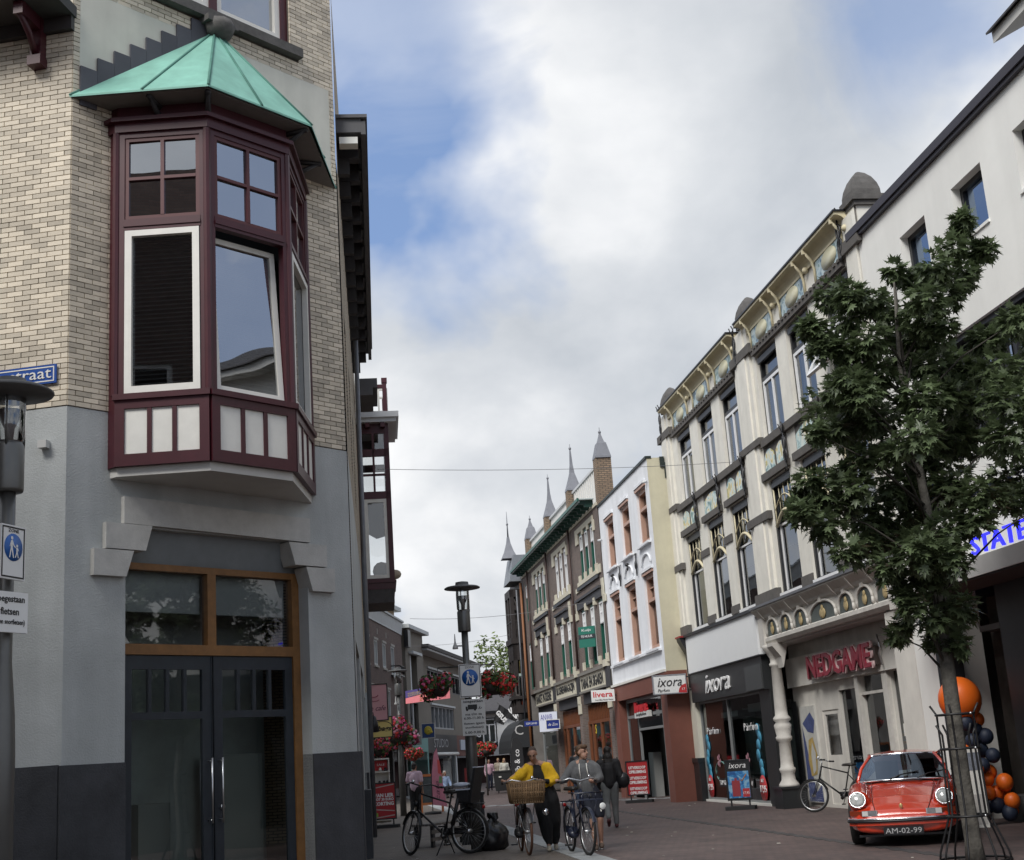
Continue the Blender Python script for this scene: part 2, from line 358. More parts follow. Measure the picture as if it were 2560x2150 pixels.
# ================================================================== corner building
CB = thing('corner_building', 'tall cream brick corner building with maroon bay window, green copper roof and grey lower walls', 'building', (-5.757,16.5,0), math.radians(48.5))
HB = 15.6
ROOFZ, APEX = 10.85, 12.78
front = MB()
wallholes(front, 0, 4.76, 0, 6.4, [(0.87,3.91,0,4.88,0.34)])
fw = front.build('front_wall', GREY, CB)
up = MB(); wallholes(up, 0, 4.74, 6.4, HB, [(0.95,3.85,13.06,15.3,0.22)], y=0.012, rev=0.22)
upw = up.build('upper_wall', MORTAR, CB)
# --- bricks: the 300 nearest/lowest as single parts, the rest joined
BW, BH = 0.228, 0.0725
def brick_mesh(mb, x0, x1, z0, z1, y0=0.0, y1=0.03):
    c = 0.002
    return mb.add([(x0,y1,z0),(x1,y1,z0),(x1,y1,z1),(x0,y1,z1),(x0+c,y0,z0+c),(x1-c,y0,z0+c),(x1-c,y0,z1-c),(x0+c,y0,z1-c)],
                  [(0,1,5,4),(1,2,6,5),(2,3,7,6),(3,0,4,7),(4,5,6,7)])
def roofline(u): return 10.85+(u/2.37)*(APEX-10.85) if u < 2.37 else 10.85+(4.72-u)/2.35*(APEX-10.85)
def lay(x0, x1, z0, z1, skip):
    out = []; r = 0; z = z0
    while z+BH <= z1+1e-6:
        x = x0-(0 if r%2 else BW/2); blk = skip(z+BH/2)
        while x < x1-0.02:
            segs_ = [(max(x, x0), min(x+BW-0.008, x1))]
            for c0,c1 in blk:
                nx = []
                for a,b_ in segs_:
                    if b_ <= c0 or a >= c1: nx.append((a,b_))
                    else:
                        if a < c0: nx.append((a,c0))
                        if b_ > c1: nx.append((c1,b_))
                segs_ = nx
            for a,b_ in segs_:
                if b_-a > 0.018: out.append((a, b_, z+0.002, z+BH-0.005))
            x += BW
        z += BH; r += 1
    return out
def skf(z):
    if z < ROOFZ-0.02: return [(0.66,4.02)]
    if z < 12.6: return [(0.10,4.64)]
    if 12.88 < z < 15.3: return [(0.95,3.85)] if z > 13.06 else [(0.55,4.02)]
    return []
bl = lay(0, 4.74, 6.41, HB-0.02, skf)
full = MB(); brick_mesh(full, -(BW-0.008)/2, (BW-0.008)/2, -(BH-0.007)/2, (BH-0.007)/2, -0.012, 0.02)
fullme = setm(full.mesh('brick'), CREAM)
singles = [b_ for b_ in bl if b_[1]-b_[0] > BW-0.02]; singles.sort(key=lambda b_: b_[2]+b_[0]*0.3)
singles = singles[:290]; ss = set(singles)
for a,b_,c,d in singles:
    inst('brick', fullme, upw, ((a+b_)/2, random.uniform(-0.003,0.002), (c+d)/2), (random.uniform(-0.02,0.02),0,random.uniform(-0.012,0.012)))
rest = MB()
for q in bl:
    if q not in ss: brick_mesh(rest, *q, -0.012+random.uniform(-0.003,0.002), 0.02)
rest.build('brick', CREAM, upw, kind='stuff')
# --- plinth
pl = MB(); pl.box(-0.03,0.87,-0.03,0.3,0,1.85); pl.build('plinth', PLINTH, CB); pl = MB(); pl.box(3.91,4.80,-0.03,0.3,0,1.83); pl.build('plinth', PLINTH, CB)
# --- white gable field, coping and sill of the top window
gb = MB(); gb.box(0.10,4.64,-0.01,0.03,ROOFZ,12.6); gb.build('white_gable', mat('white_render', (0.62,0.61,0.54), 0.85, var=0.06, vscale=2, streak=0.1), CB)
sll = MB(); sll.box(0.55,4.02,-0.14,0.1,12.90,13.06); sll.build('window_sill', DSTONE, CB)
fin = MB(); fin.box(2.10,2.66,-0.24,0.0,12.80,12.9); fin.lathe([(0.05,-0.2),(0.2,-0.12),(0.24,0.0),(0.22,0.1)], 10, (2.38,-0.12,12.78)); fin.build('corbel', DSTONE, CB)
tw = MB(); tw.frame(0.95,3.85,13.06,15.3,0.13,0.05,0.2); tw.box(2.33,2.47,0.05,0.2,13.19,15.17); two = tw.build('window', MAROON, CB)
tws = MB(); tws.frame(1.08,2.33,13.19,15.17,0.1,0.08,0.18); tws.frame(2.47,3.72,13.19,15.17,0.1,0.08,0.18); tws.build('sash', WHITEP, two)
twp = MB(); twp.quad((1.1,0.15,13.2),(3.7,0.15,13.2),(3.7,0.15,15.2),(1.1,0.15,15.2)); twp.build('pane', GLASSM, two)
twb = MB(); twb.quad((1.0,0.3,13),(3.8,0.3,13),(3.8,0.3,15.4),(1.0,0.3,15.4)); twb.build('blind', CURTAIN, two)
# --- stepped slates against the gable
for i in range(9):
    u = 0.10+i*0.262; zt = roofline(u+0.131)+0.30
    b_ = MB(); b_.box(u, u+0.258, -0.045, -0.012, zt-0.6, zt); b_.build('slate', SLATE, CB)
# --- body, roof, side street face, shopping street face
body = MB()
LD = Vector((0.9854,-0.1701)); S2 = Vector((-0.1115,0.9938))
WLf, WSt = math.atan2(-0.1701,0.9854)-math.radians(48.5), math.atan2(0.9938,-0.1115)-math.radians(48.5)
lw = MB(); wallholes(lw, -9, 0, 0, 6.4, [(-6.5,-3.0,0.5,4.2,0.3)]); lwo = lw.build('side_wall', GREY, CB, (0,0,0), WLf)
lu = MB(); lu.quad((-9,0.012,6.4),(0,0.012,6.4),(0,0.012,HB),(-9,0.012,HB)); luo = lu.build('upper_side_wall', MORTAR, CB, (0,0,0), WLf)
lb = lay(-2.6, 0.0, 6.41, 12.4, lambda z: [(-0.56,-0.40)] if z > 11.42 else [])
full2 = setm(full.mesh('brick'), CREAM)
sing = sorted([q for q in lb if q[1]-q[0] > BW-0.02 and q[0] > -1.2], key=lambda q: q[2])[:290]; ss = set(sing)
for a,b_,c,d in sing: inst('brick', full2, luo, ((a+b_)/2, random.uniform(-0.003,0.002), (c+d)/2), (random.uniform(-0.02,0.02),0,random.uniform(-0.012,0.012)))
rest = MB()
for q in lb:
    if q not in ss: brick_mesh(rest, *q, -0.012+random.uniform(-0.003,0.002), 0.02)
rest.build('brick', CREAM, luo, kind='stuff')
lp = MB(); lp.box(-9,-0.03,-0.03,0.2,0,1.86); lp.build('side_plinth', PLINTH, CB, (0,0,0), WLf)
le = MB(); le.box(-6,0.05,-0.75,0.0,12.05,12.22); le.box(-6,0.02,-0.09,0,11.85,12.05); le.build('side_eave', mat('dark_eave', (0.05,0.045,0.045), 0.7, var=0.15), CB, (0,0,0), WLf)
lc = MB(); lc.box(-0.56,-0.40,-0.16,0,11.45,12.05); lc.box(-0.55,-0.41,-0.62,-0.16,11.86,12.05); lc.tube([(-0.48,-0.16,11.5),(-0.48,-0.32,11.72),(-0.48,-0.58,11.9)], 0.05, 6); lc.box(-0.58,-0.38,-0.2,0,11.32,11.46); lc.build('eave_bracket', MAROON, CB, (0,0,0), WLf)
# shopping-street wall (runs away from the camera)
SO = (4.775*0.6626*0, 0, 0)
c8 = Vector((4.775,0,0))
st = MB(); wallholes(st, 0, 13, 0, 6.4, [(1.2,4.8,0.6,3.6,0.25),(6.2,9.8,0.6,3.6,0.25),(10.6,12.2,0,3.2,0.4)]); sto = st.build('street_wall', GREY, CB, c8, WSt)
su = MB(); wallholes(su, 0, 13, 6.4, HB-1.0, [(1.4,2.6,7.2,9.2,0.2),(4.6,5.8,7.2,9.2,0.2),(8.0,9.2,7.2,9.2,0.2)]); suo = su.build('upper_street_wall', brickmat('cream_brickwork', (0.46,0.38,0.27), (0.38,0.31,0.22), (0.09,0.08,0.07), 0.22, 0.0725, 0.011), CB, c8, WSt)
sp_ = MB(); sp_.box(0.02,1.2,-0.05,0.2,0,1.83); sp_.box(4.8,6.2,-0.12,0.2,0,1.2); sp_.box(9.8,10.6,-0.05,0.2,0,1.5); sp_.build('street_plinth', PLINTH, CB, c8, WSt)
for x in (1.2, 6.2):
    w_ = MB(); w_.frame(x,x+3.6,0.6,3.6,0.1,0.1,0.2); w_.box(x+1.75,x+1.85,0.1,0.2,0.7,3.5); wo_ = w_.build('window', OAK, CB, c8, WSt)
    w_ = MB(); w_.quad((x,0.17,0.6),(x+3.6,0.17,0.6),(x+3.6,0.17,3.6),(x,0.17,3.6)); w_.build('pane', GLASSD, wo_)
for x in (1.4, 4.6, 8.0):
    w_ = MB(); w_.frame(x,x+1.2,7.2,9.2,0.1,0.06,0.16); wo_ = w_.build('window', MAROON, CB, c8, WSt)
    w_ = MB(); w_.quad((x,0.12,7.2),(x+1.2,0.12,7.2),(x+1.2,0.12,9.2),(x,0.12,9.2)); w_.build('pane', GLASSM, wo_)
cor = MB(); cor.box(0.25,13,-0.50,-0.42,11.95,12.2); cor.box(0.25,13,-0.42,0,12.12,12.24); cor.box(0.2,13,-0.53,0,12.24,12.3); cor.box(0.25,0.45,-0.42,0,11.99,12.12)
DKC = mat('dark_cornice', (0.085,0.083,0.088), 0.6, var=0.15)
coro = cor.build('cornice', DKC, CB, c8, WSt)
brk = MB(); brk.box(-0.09,0.09,-0.36,0.0,11.78,12.1); brk.prism([(-0.07,11.5),(0.07,11.5),(0.07,11.78),(-0.07,11.78)], -0.2, 0.0)
brm = setm(brk.mesh('bracket'), mat('black_bracket', (0.02,0.018,0.02), 0.6)); 
for i in range(14): inst('bracket', brm, coro, (0.9+i*0.9,0,0))
pnl = MB(); pnl.box(-0.3,0.3,-0.40,-0.05,12.08,12.11); pnm = setm(pnl.mesh('soffit_board'), TIN)
for i in range(13): inst('soffit_board', pnm, coro, (1.35+i*0.9,0,0))
wn = MB(); wn.box(0.28,0.5,-0.36,-0.05,11.80,11.92); wn.build('fascia_block', WHITEP, coro)
pip = MB(); pip.tube([(10.4,-0.12,0.1),(10.4,-0.12,12.0)], 0.055, 8); pip.build('drainpipe', TIN, CB, c8, WSt)
# body closing planes and flat roof
P3 = [Vector((0,0)), Vector((4.775,0))]
s2l = Vector((math.cos(WSt), math.sin(WSt))); lfl = Vector((math.cos(WLf), math.sin(WLf)))
q1 = Vector((4.775,0))+s2l*13; q0 = -lfl*9; q2 = q0+s2l*16
body.add([(0.15,0.15,HB-0.3),(4.6,0.3,HB-0.3),(q1.x,q1.y,HB-1.1),(q2.x,q2.y,HB-1.1),(q0.x,q0.y,HB-0.3)], [(0,1,2,3,4)])
body.add([(q1.x,q1.y,0),(q2.x,q2.y,0),(q2.x,q2.y,HB-1),(q1.x,q1.y,HB-1)], [(0,1,2,3)]); body.add([(q2.x,q2.y,0),(q0.x,q0.y,0),(q0.x,q0.y,HB),(q2.x,q2.y,HB-1)], [(0,1,2,3)])
body.add([(0.4,1.6,0.01),(4.0,1.6,0.01),(4.0,1.6,6),(0.4,1.6,6)], [(0,1,2,3)])
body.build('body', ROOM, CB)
# --- door stones
def stone(name, pts, y0=-0.07, y1=0.0, m=LSTONE):
    b_ = MB(); b_.prism(pts, y0, y1); return b_.build(name, m, CB)
stone('lintel_stone', [(0.80,4.91),(3.92,4.88),(3.92,5.24),(0.80,5.27)], -0.08, 0.0)
for pts in ([(0.53,4.56),(1.12,4.56),(1.22,4.90),(0.53,4.90)], [(0.36,4.20),(0.83,4.20),(0.94,4.545),(0.36,4.545)], [(3.62,4.53),(4.22,4.53),(4.22,4.86),(3.51,4.86)], [(3.93,4.16),(4.36,4.16),(4.36,4.51),(3.82,4.51)]):
    stone('door_stone', pts, -0.09, 0.2)
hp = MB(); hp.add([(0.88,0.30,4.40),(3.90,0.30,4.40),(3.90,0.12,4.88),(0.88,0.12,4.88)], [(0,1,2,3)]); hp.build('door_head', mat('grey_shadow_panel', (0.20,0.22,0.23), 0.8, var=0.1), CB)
# --- oak door frame, fanlight and two navy leaves
df = MB(); df.box(0.87,0.99,0.22,0.36,0,4.45); df.box(3.78,3.91,0.22,0.36,0,4.45); df.box(0.99,3.78,0.22,0.36,3.23,3.37); df.box(2.30,2.44,0.22,0.36,3.37,4.36); df.box(0.99,3.78,0.22,0.36,4.36,4.45)
dfo = df.build('door_frame', OAK, CB)
for a,b_ in ((0.99,2.30),(2.44,3.78)):
    q = MB(); q.quad((a,0.31,3.37),(b_,0.31,3.37),(b_,0.31,4.36),(a,0.31,4.36)); q.build('pane', GLASS, dfo)
    q = MB(); q.box(a,b_,0.42,0.43,3.82,4.4); q.build('roller_blind', mat('roller_blind', (0.55,0.58,0.57), 0.8, var=0.06), dfo)
leaf = MB(); LWd = 1.385
leaf.box(0,0.13,0.25,0.31,0.02,3.22); leaf.box(LWd-0.16,LWd,0.25,0.31,0.02,3.22); leaf.box(0.13,LWd-0.16,0.25,0.31,3.04,3.22); leaf.box(0.13,LWd-0.16,0.25,0.31,2.38,2.48); leaf.box(0.13,LWd-0.16,0.25,0.31,0.02,0.34)
for k in range(1,4): xx = 0.13+k*(LWd-0.29)/4; leaf.box(xx-0.025,xx+0.025,0.25,0.31,2.48,3.04)
leaf.box(LWd-0.02,LWd+0.02,0.235,0.25,0.02,3.22)
lme = setm(leaf.mesh('door'), NAVY)
pn = MB(); pn.quad((0.13,0.28,0.34),(LWd-0.16,0.28,0.34),(LWd-0.16,0.28,2.38),(0.13,0.28,2.38)); pnm2 = setm(pn.mesh('pane'), glassmat('door_glass', (0.68,0.74,0.72), 0.12, 0.02, 0.15))
sp2 = MB(); wv = (LWd-0.29)/4
sp2.quad((0.02,0.28,2.48),(wv-0.02,0.28,2.48),(wv-0.02,0.28,3.04),(0.02,0.28,3.04)); spm = setm(sp2.mesh('small_pane'), glassmat('door_glass', (0.68,0.74,0.72), 0.12))
for x, mir in ((0.995,False),(3.775,True)):
    d = inst('door', lme, CB, (x,0,0), None, (-1,1,1) if mir else None)
    inst('pane', pnm2, d)
    for k in range(4): inst('small_pane', spm, d, (0.13+k*wv,0,0))
    h = MB(); h.tube([(LWd-0.08,0.15,1.0),(LWd-0.08,0.15,1.85)], 0.014, 8); h.tube([(LWd-0.08,0.15,1.04),(LWd-0.08,0.26,1.04)], 0.011, 6); h.tube([(LWd-0.08,0.15,1.81),(LWd-0.08,0.26,1.81)], 0.011, 6); h.build('handle', STEEL, d)
lk = MB(); lk.lathe([(0.0,0),(0.035,0.005),(0.035,0.03),(0.0,0.03)], 10); lk.build('lock', STEEL, CB, (2.52,0.25,1.2), (PI/2,0,0))
# things seen dimly behind the door glass, plus a pale wall added to lighten it
hw_ = MB(); hw_.quad((0.5,1.5,0.02),(4.2,1.5,0.02),(4.2,1.5,5),(0.5,1.5,5)); hw_.build('added_hall_wall', mat('added_hall_wall', (0.55,0.57,0.56), 0.8, var=0.2, vscale=1.2), CB)
inn = MB(); inn.box(1.7,2.2,1.0,1.4,0,1.3); inn.box(2.9,3.7,0.9,1.3,0,1.9); inn.box(2.45,2.50,0.55,0.6,0,2.2); inn.build('hall_cupboard', mat('pale_interior', (0.36,0.37,0.36), 0.8), CB)
# --- bay window
BAY = [(0.62,-0.14),(1.45,-1.09),(2.82,-1.12),(4.06,0.0)]
def offs(poly, d):
    c = Vector((2.235,0.2)); out = []
    for x,y in poly:
        v = Vector((x,y))-c; out.append((x+v.x/v.length*d, (y+v.y/v.length*d) if y < -0.01 else 0.0))
    return [(0.60-d,0.0)]+out
bm_ = MB()
bm_.slab([(x,y) for x,y in offs(BAY,0.05)], 10.42, 10.56); bm_.slab([(x,y) for x,y in offs(BAY,0.12)], 10.56, 10.62); bm_.slab([(x,y) for x,y in offs(BAY,0.0)], 10.62, 10.86)
bay = None
rail = MB()
segs = [(BAY[i], BAY[i+1]) for i in range(3)]
segx = []
for (ax,ay),(bx,by) in segs:
    v = Vector((bx-ax,by-ay)); L_ = v.length; ang = math.atan2(v.y,v.x); segx.append((Matrix.Translation((ax,ay,0)) @ Matrix.Rotation(ang,4,'Z'), L_, ang, (ax,ay,0)))
for X, L_, ang, org in segx:
    rail.xf = X
    rail.box(0.0,L_,-0.05,0.10,5.62,5.78); rail.box(0.0,L_,-0.05,0.10,6.40,6.52); rail.box(-0.02,L_+0.02,-0.085,0.10,6.52,6.60)
    rail.box(0.10,L_-0.10,-0.02,0.09,8.95,9.11); rail.box(0.10,L_-0.10,-0.035,0.0,9.0,9.05); rail.box(0.10,L_-0.10,-0.01,0.09,10.34,10.42)
    rail.box(0.0,0.13,-0.05,0.1,5.78,6.40); rail.box(L_-0.13,L_,-0.05,0.1,5.78,6.40)
    for k in (1,2): xx = 0.13+k*(L_-0.26)/3; rail.box(xx-0.03,xx+0.03,-0.045,0.05,5.78,6.40)
    rail.box(0,0.11,-0.012,0.10,6.60,10.42); rail.box(L_-0.11,L_,-0.012,0.10,6.60,10.42)
rail.xf = None
rail.box(0.595,0.70,-0.16,0.0,5.62,10.42)
for x,y in BAY: rail.tube([(x,y+0.015,6.6),(x,y+0.015,10.42)], 0.055, 8, smooth=False)
rail.add(bm_.v, bm_.f)
bay = rail.build('bay_window', MAROON, CB)
sf = MB(); sf.slab(offs(BAY,-0.03), 5.50, 5.62); sf.build('bay_base', mat('white_soffit', (0.55,0.54,0.51), 0.6, var=0.06), bay)
dk = MB(); dk.slab(offs(BAY,-0.35), 5.63, 5.66); dk.slab(offs(BAY,-0.25), 10.3, 10.33); dk.quad((0.72,-0.02,5.65),(4.0,-0.02,5.65),(4.0,-0.02,10.4),(0.72,-0.02,10.4)); dk.build('bay_interior', DARK, bay)
for si, (X, L_, ang, org) in enumerate(segx):
    w3 = (L_-0.26)/3
    for k in range(3):
        a = 0.13+k*w3+(0.03 if k else 0); b_ = 0.13+(k+1)*w3-(0.03 if k < 2 else 0)
        q = MB(); q.box(a,b_,-0.02,0.04,5.78,6.40); q.build('panel', WHITEP, bay, org, ang)
    q = MB(); q.frame(0.12,L_-0.12,6.60,8.94,0.095,-0.03,0.05,0.11,0.085)
    tilt = 0.075 if si == 1 else 0.0
    if tilt:
        q2 = MB(); M2 = Matrix.Translation((0,0.0,6.60)) @ Matrix.Rotation(-tilt,4,'X') @ Matrix.Translation((0,0,-6.60)); q2.xf = M2; q2.frame(0.12,L_-0.12,6.60,8.90,0.085,0.03,0.09,0.10,0.08); q = q2
    q.build('sash', WHITEP, bay, org, ang)
    pq = MB(); pq.xf = M2 if tilt else None; pq.quad((0.2,0.055,6.7),(L_-0.2,0.055,6.7),(L_-0.2,0.055,8.86),(0.2,0.055,8.86)); pq.build('pane', GLASSM if si == 1 else GLASS, bay, org, ang)
    bl_ = MB(); z = 6.62
    while z < 8.92: bl_.add([(0.14,0.25,z),(L_-0.14,0.25,z),(L_-0.14,0.30,z+0.036),(0.14,0.30,z+0.036)], [(0,1,2,3)]); z += 0.062
    bl_.build('blind', BLIND, bay, org, ang)
    gbar = MB(); gbar.frame(0.11,L_-0.11,9.11,10.34,0.055,0.005,0.07); gbar.box(L_/2-0.025,L_/2+0.025,0.0,0.06,9.165,10.285); gbar.box(0.165,L_/2-0.025,0.0,0.06,9.70,9.745); gbar.box(L_/2+0.025,L_-0.165,0.0,0.06,9.70,9.745); gbar.build('glazing_bars', mat('maroon_bar', (0.085,0.018,0.02), 0.45), bay, org, ang)
    for a,b_ in ((0.165,L_/2-0.025),(L_/2+0.025,L_-0.165)):
        for c,d in ((9.165,9.70),(9.745,10.285)):
            q = MB(); t1 = random.uniform(-0.003,0.003); q.quad((a,0.04+t1,c),(b_,0.04-t1,c),(b_,0.04-t1,d),(a,0.04+t1,d)); q.build('pane', GLASSM, bay, org, ang)
# --- copper roof over the bay
E_ = [(-0.04,0.0),(1.21,-1.47),(3.05,-1.45),(4.74,0.0)]; AP = (2.37,-0.02,APEX)
roof = MB(); sof = MB()
sof.slab([(x*0.985+0.03,y*0.96) for x,y in E_], ROOFZ-0.035, ROOFZ-0.01)
ro = sof.build('bay_roof', mat('grey_boards', (0.20,0.19,0.18), 0.8, var=0.1), CB)
def tri(a, b_): 
    q = MB(); a3 = (*a,ROOFZ); b3 = (*b_,ROOFZ); q.add([a3,b3,AP,(a[0],a[1],ROOFZ-0.03),(b_[0],b_[1],ROOFZ-0.03)], [(0,1,2),(3,4,1,0)]); return q.build('roof_panel', COPPER, ro)
def lerp(a,b_,t): return (a[0]+(b_[0]-a[0])*t, a[1]+(b_[1]-a[1])*t)
mL = lerp(E_[0],E_[1],0.52); mF = lerp(E_[1],E_[2],0.5); mR = lerp(E_[2],E_[3],0.5)
edge = [E_[0],mL,E_[1],mF,E_[2],mR,E_[3]]
for a,b_ in zip(edge,edge[1:]): tri(a,b_)
for e in edge:
    q = MB(); q.tube([(e[0],e[1]-0.005,ROOFZ+0.0),(AP[0]+(e[0]-AP[0])*0.03,AP[1]+(e[1]-AP[1])*0.03,APEX-0.05)], 0.02, 6); q.build('roof_seam', COPPERD, ro)
q = MB(); q.lathe([(0.16,-0.10),(0.15,0.0),(0.11,0.05),(0.0,0.07)], 10, (2.37,-0.06,APEX)); q.build('roof_cap', COPPER, ro)
for e in (E_[1], lerp(E_[0],E_[1],0.55), E_[2], lerp(E_[2],E_[3],0.55)):
    v = Vector((2.3-e[0],0.15-e[1])).normalized(); q = MB(); q.tube([(e[0]+v.x*0.12,e[1]+v.y*0.12,10.79),(e[0]+v.x*0.55,e[1]+v.y*0.55,10.55)], [0.03,0.055], 5); q.tube([(e[0]+v.x*0.08,e[1]+v.y*0.08,10.79),(e[0]+v.x*0.6,e[1]+v.y*0.6,10.79)], 0.045, 4); q.build('roof_bracket', mat('black_bracket', (0.02,0.018,0.02), 0.6), ro)
# --- street name plate
sn = thing('street_sign', 'blue enamel street name plate on the cream brick corner behind the near lamp', 'sign', (-5.757,16.5,0), math.atan2(-0.1701,0.9854))
q = MB(); q.box(-1.35,-0.13,-0.055,-0.035,6.72,6.975); q.build('plate', mat('sign_blue', (0.015,0.07,0.30), 0.35), sn)
q = MB(); q.frame(-1.32,-0.16,6.745,6.95,0.015,-0.059,-0.055); q.build('border', WHITEP, sn)
text('lettering', 'straat', WHITEP, sn, (-0.50,-0.058,6.85), 0.2, fit=(0.60,0.12))

# ================================================================== house with maroon street bay beyond the corner building
bp0 = Vector((-2.593,20.076))+Vector((-0.1115,0.9938))*13.0
BHs = thing('bay_house', 'narrow brick house with tall maroon and white street bay and roof balcony', 'building', (bp0.x,bp0.y,0), math.atan2(0.9938,-0.1115))
q = MB(); q.quad((0,0,0),(5.6,0,0),(5.6,0,12.6),(0,0,12.6)); shell(q,0,5.6,0,12.6,8); q.build('wall', brickmat('cream_brickwork', (0.46,0.38,0.27), (0.38,0.31,0.22), (0.09,0.08,0.07)), BHs)
q = MB(); q.box(0.4,4.8,-0.06,0.0,0.0,1.0); q.build('shop_pier', GREY, BHs)
for a,b_ in ((0.0,0.4),(2.2,2.6),(4.9,5.4)): q = MB(); q.box(a,b_,-0.12,0,0,3.4); q.build('shop_pier', GREY, BHs)
q = MB(); q.box(0,1.9,-0.62,-0.05,11.2,11.45); q.box(0,1.7,-0.5,-0.05,11.0,11.2); q.build('cornice', DKC, BHs)
q = MB(); q.tube([(1.2,-0.1,0.2),(1.2,-0.1,11)], 0.05, 8); q.build('drainpipe', TIN, BHs)
bx0, bx1, by = 3.0, 5.1, -0.90
q = MB()
q.box(bx0,bx1,by,0,6.32,6.62); q.box(bx0-0.04,bx1+0.04,by-0.04,0,6.50,6.56)
for x,y in ((bx0,by),(bx1-0.14,by),(bx0,-0.14),(bx1-0.14,-0.14)): q.box(x,x+0.14,y,y+0.14,6.62,10.75)
for z0,z1 in ((8.84,9.05),(10.06,10.27),(10.72,11.0)):
    q.box(bx0,bx1,by,by+0.1,z0,z1); q.box(bx0,bx0+0.1,by+0.1,0,z0,z1); q.box(bx1-0.1,bx1,by+0.1,0,z0,z1)
q.box(bx0,bx0+0.06,by/2-0.03,by/2+0.03,9.05,10.72); q.box(bx0,bx0+0.06,by+0.14,-0.14,9.50,9.56)
q.box((bx0+bx1)/2-0.04,(bx0+bx1)/2+0.04,by,by+0.06,6.62,10.72)
b2 = q.build('bay_window', MAROON, BHs)
q = MB(); q.box(bx0+0.03,bx1-0.03,by+0.03,0,5.95,6.32); b2k = q.build('bay_skirt', mat('weathered_boards', (0.06,0.055,0.055), 0.75, var=0.25, vscale=8), BHs)
for k in range(5): q = MB(); q.box(bx0+0.012,bx0+0.03,by+0.05+k*0.2,by+0.235+k*0.2,5.95,6.32); q.build('board', mat('weathered_boards', (0.06,0.055,0.055), 0.75), b2k)
q = MB(); q.xf = Matrix.Translation((bx0,0,0)) @ Matrix.Rotation(-PI/2,4,'Z'); q.frame(0.14,-by-0.12,6.62,8.84,0.1,0.01,0.08); q.xf = None; q.frame(bx0+0.14,bx0+1.0,6.62,8.84,0.1,by+0.01,by+0.08); q.frame(bx0+1.1,bx1-0.14,6.62,8.84,0.1,by+0.01,by+0.08); q.build('sash', WHITEP, b2)
SKYGL = glassmat('clear_glass', (0.85,0.87,0.88), 0.10)
for z0,z1 in ((6.62,8.84),(9.05,10.06),(10.27,10.72)):
    q = MB(); q.quad((bx0+0.05,0,z0),(bx0+0.05,by+0.1,z0),(bx0+0.05,by+0.1,z1),(bx0+0.05,0,z1)); q.build('pane', SKYGL, b2)
    q = MB(); q.quad((bx0+0.1,by+0.05,z0),(bx1-0.1,by+0.05,z0),(bx1-0.1,by+0.05,z1),(bx0+0.1,by+0.05,z1)); q.build('pane', SKYGL, b2)
    q = MB(); q.quad((bx1-0.05,0,z0),(bx1-0.05,by+0.1,z0),(bx1-0.05,by+0.1,z1),(bx1-0.05,0,z1)); q.build('pane', SKYGL, b2)
q = MB(); q.add([(bx0+0.3,-0.15,8.8),(bx0+0.3,by+0.15,8.8),(bx0+0.35,by+0.15,7.85),(bx0+0.4,by/2,7.78),(bx0+0.3,-0.15,7.95)], [(0,1,2,3,4)]); q.build('roman_blind', mat('charcoal_cloth', (0.02,0.022,0.026), 0.9), b2)
q = MB(); q.ball((bx0+0.45,-0.55,6.88),(0.1,0.26,0.26),10,6); q.ball((bx0+0.4,-0.9,6.76),(0.1,0.2,0.14),10,6); q.build('cushion', mat('sand_cushion', (0.35,0.29,0.22), 0.9, var=0.1), b2)
q = MB(); q.box(bx0-0.22,bx1+0.2,by-0.22,0,11.0,11.12); q.box(bx0-0.30,bx1+0.3,by-0.30,0,11.12,11.28); q.build('bay_cornice', mat('grey_white_paint', (0.55,0.56,0.57), 0.5), b2)
for k in range(3): q = MB(); q.box(bx0-0.2,bx0,by+0.1+k*0.42,by+0.22+k*0.42,10.86,11.0); q.build('corbel', MAROON, b2)
q = MB()
for x,y in ((bx0,by),(bx1-0.12,by),(bx0,-0.14)): q.box(x,x+0.12,y,y+0.12,11.28,12.28)
q.box(bx0,bx0+0.08,by+0.12,-0.14,12.05,12.15); q.box(bx0+0.12,bx1-0.12,by,by+0.08,12.05,12.15); q.box(bx0-0.02,bx0+0.14,by-0.02,by+0.14,12.2,12.34)
bal = q.build('balcony_rail', MAROON, b2)
q = MB(); q.xf = Matrix.Translation((bx0,0,0)) @ Matrix.Rotation(-PI/2,4,'Z'); q.frame(0.15,0.92,11.32,12.04,0.06,0.02,0.07); q.box(0.38,0.43,0.02,0.07,11.38,11.98); q.box(0.64,0.69,0.02,0.07,11.38,11.98); q.box(0.21,0.38,0.02,0.07,11.74,11.79); q.box(0.69,0.86,0.02,0.07,11.74,11.79)
q.xf = None; q.frame(bx0+0.14,bx1-0.14,11.32,12.04,0.06,by+0.02,by+0.07); q.build('baluster_panel', WHITEP, b2)
# ================================================================== right-hand row (all facades face -y in their own frames)
def profile(mb, pts, x0, x1):                    # polygon in (y,z) swept along x
    n = len(pts)
    vs = [(x0,y,z) for y,z in pts]+[(x1,y,z) for y,z in pts]
    fs = [tuple(range(n-1,-1,-1)), tuple(range(n,2*n))]+[(i,(i+1)%n,(i+1)%n+n,i+n) for i in range(n)]
    return mb.add(vs, fs)
def pdup(src, parent, loc, rot=None):
    c = src.copy(); COL.objects.link(c); c.parent = parent; c.location = loc
    if rot is not None: c.rotation_euler = rot
    for g_ in list(src.children):
        d = g_.copy(); COL.objects.link(d); d.parent = c
    return c
def pane(parent, x0,x1,z0,z1,y, m, name='pane'):
    q = MB(); t = random.uniform(-0.006,0.006); q.quad((x0,y+t,z0),(x1,y-t,z0),(x1,y-t*0.5,z1),(x0,y+t*0.7,z1)); return q.build(name, m, parent)
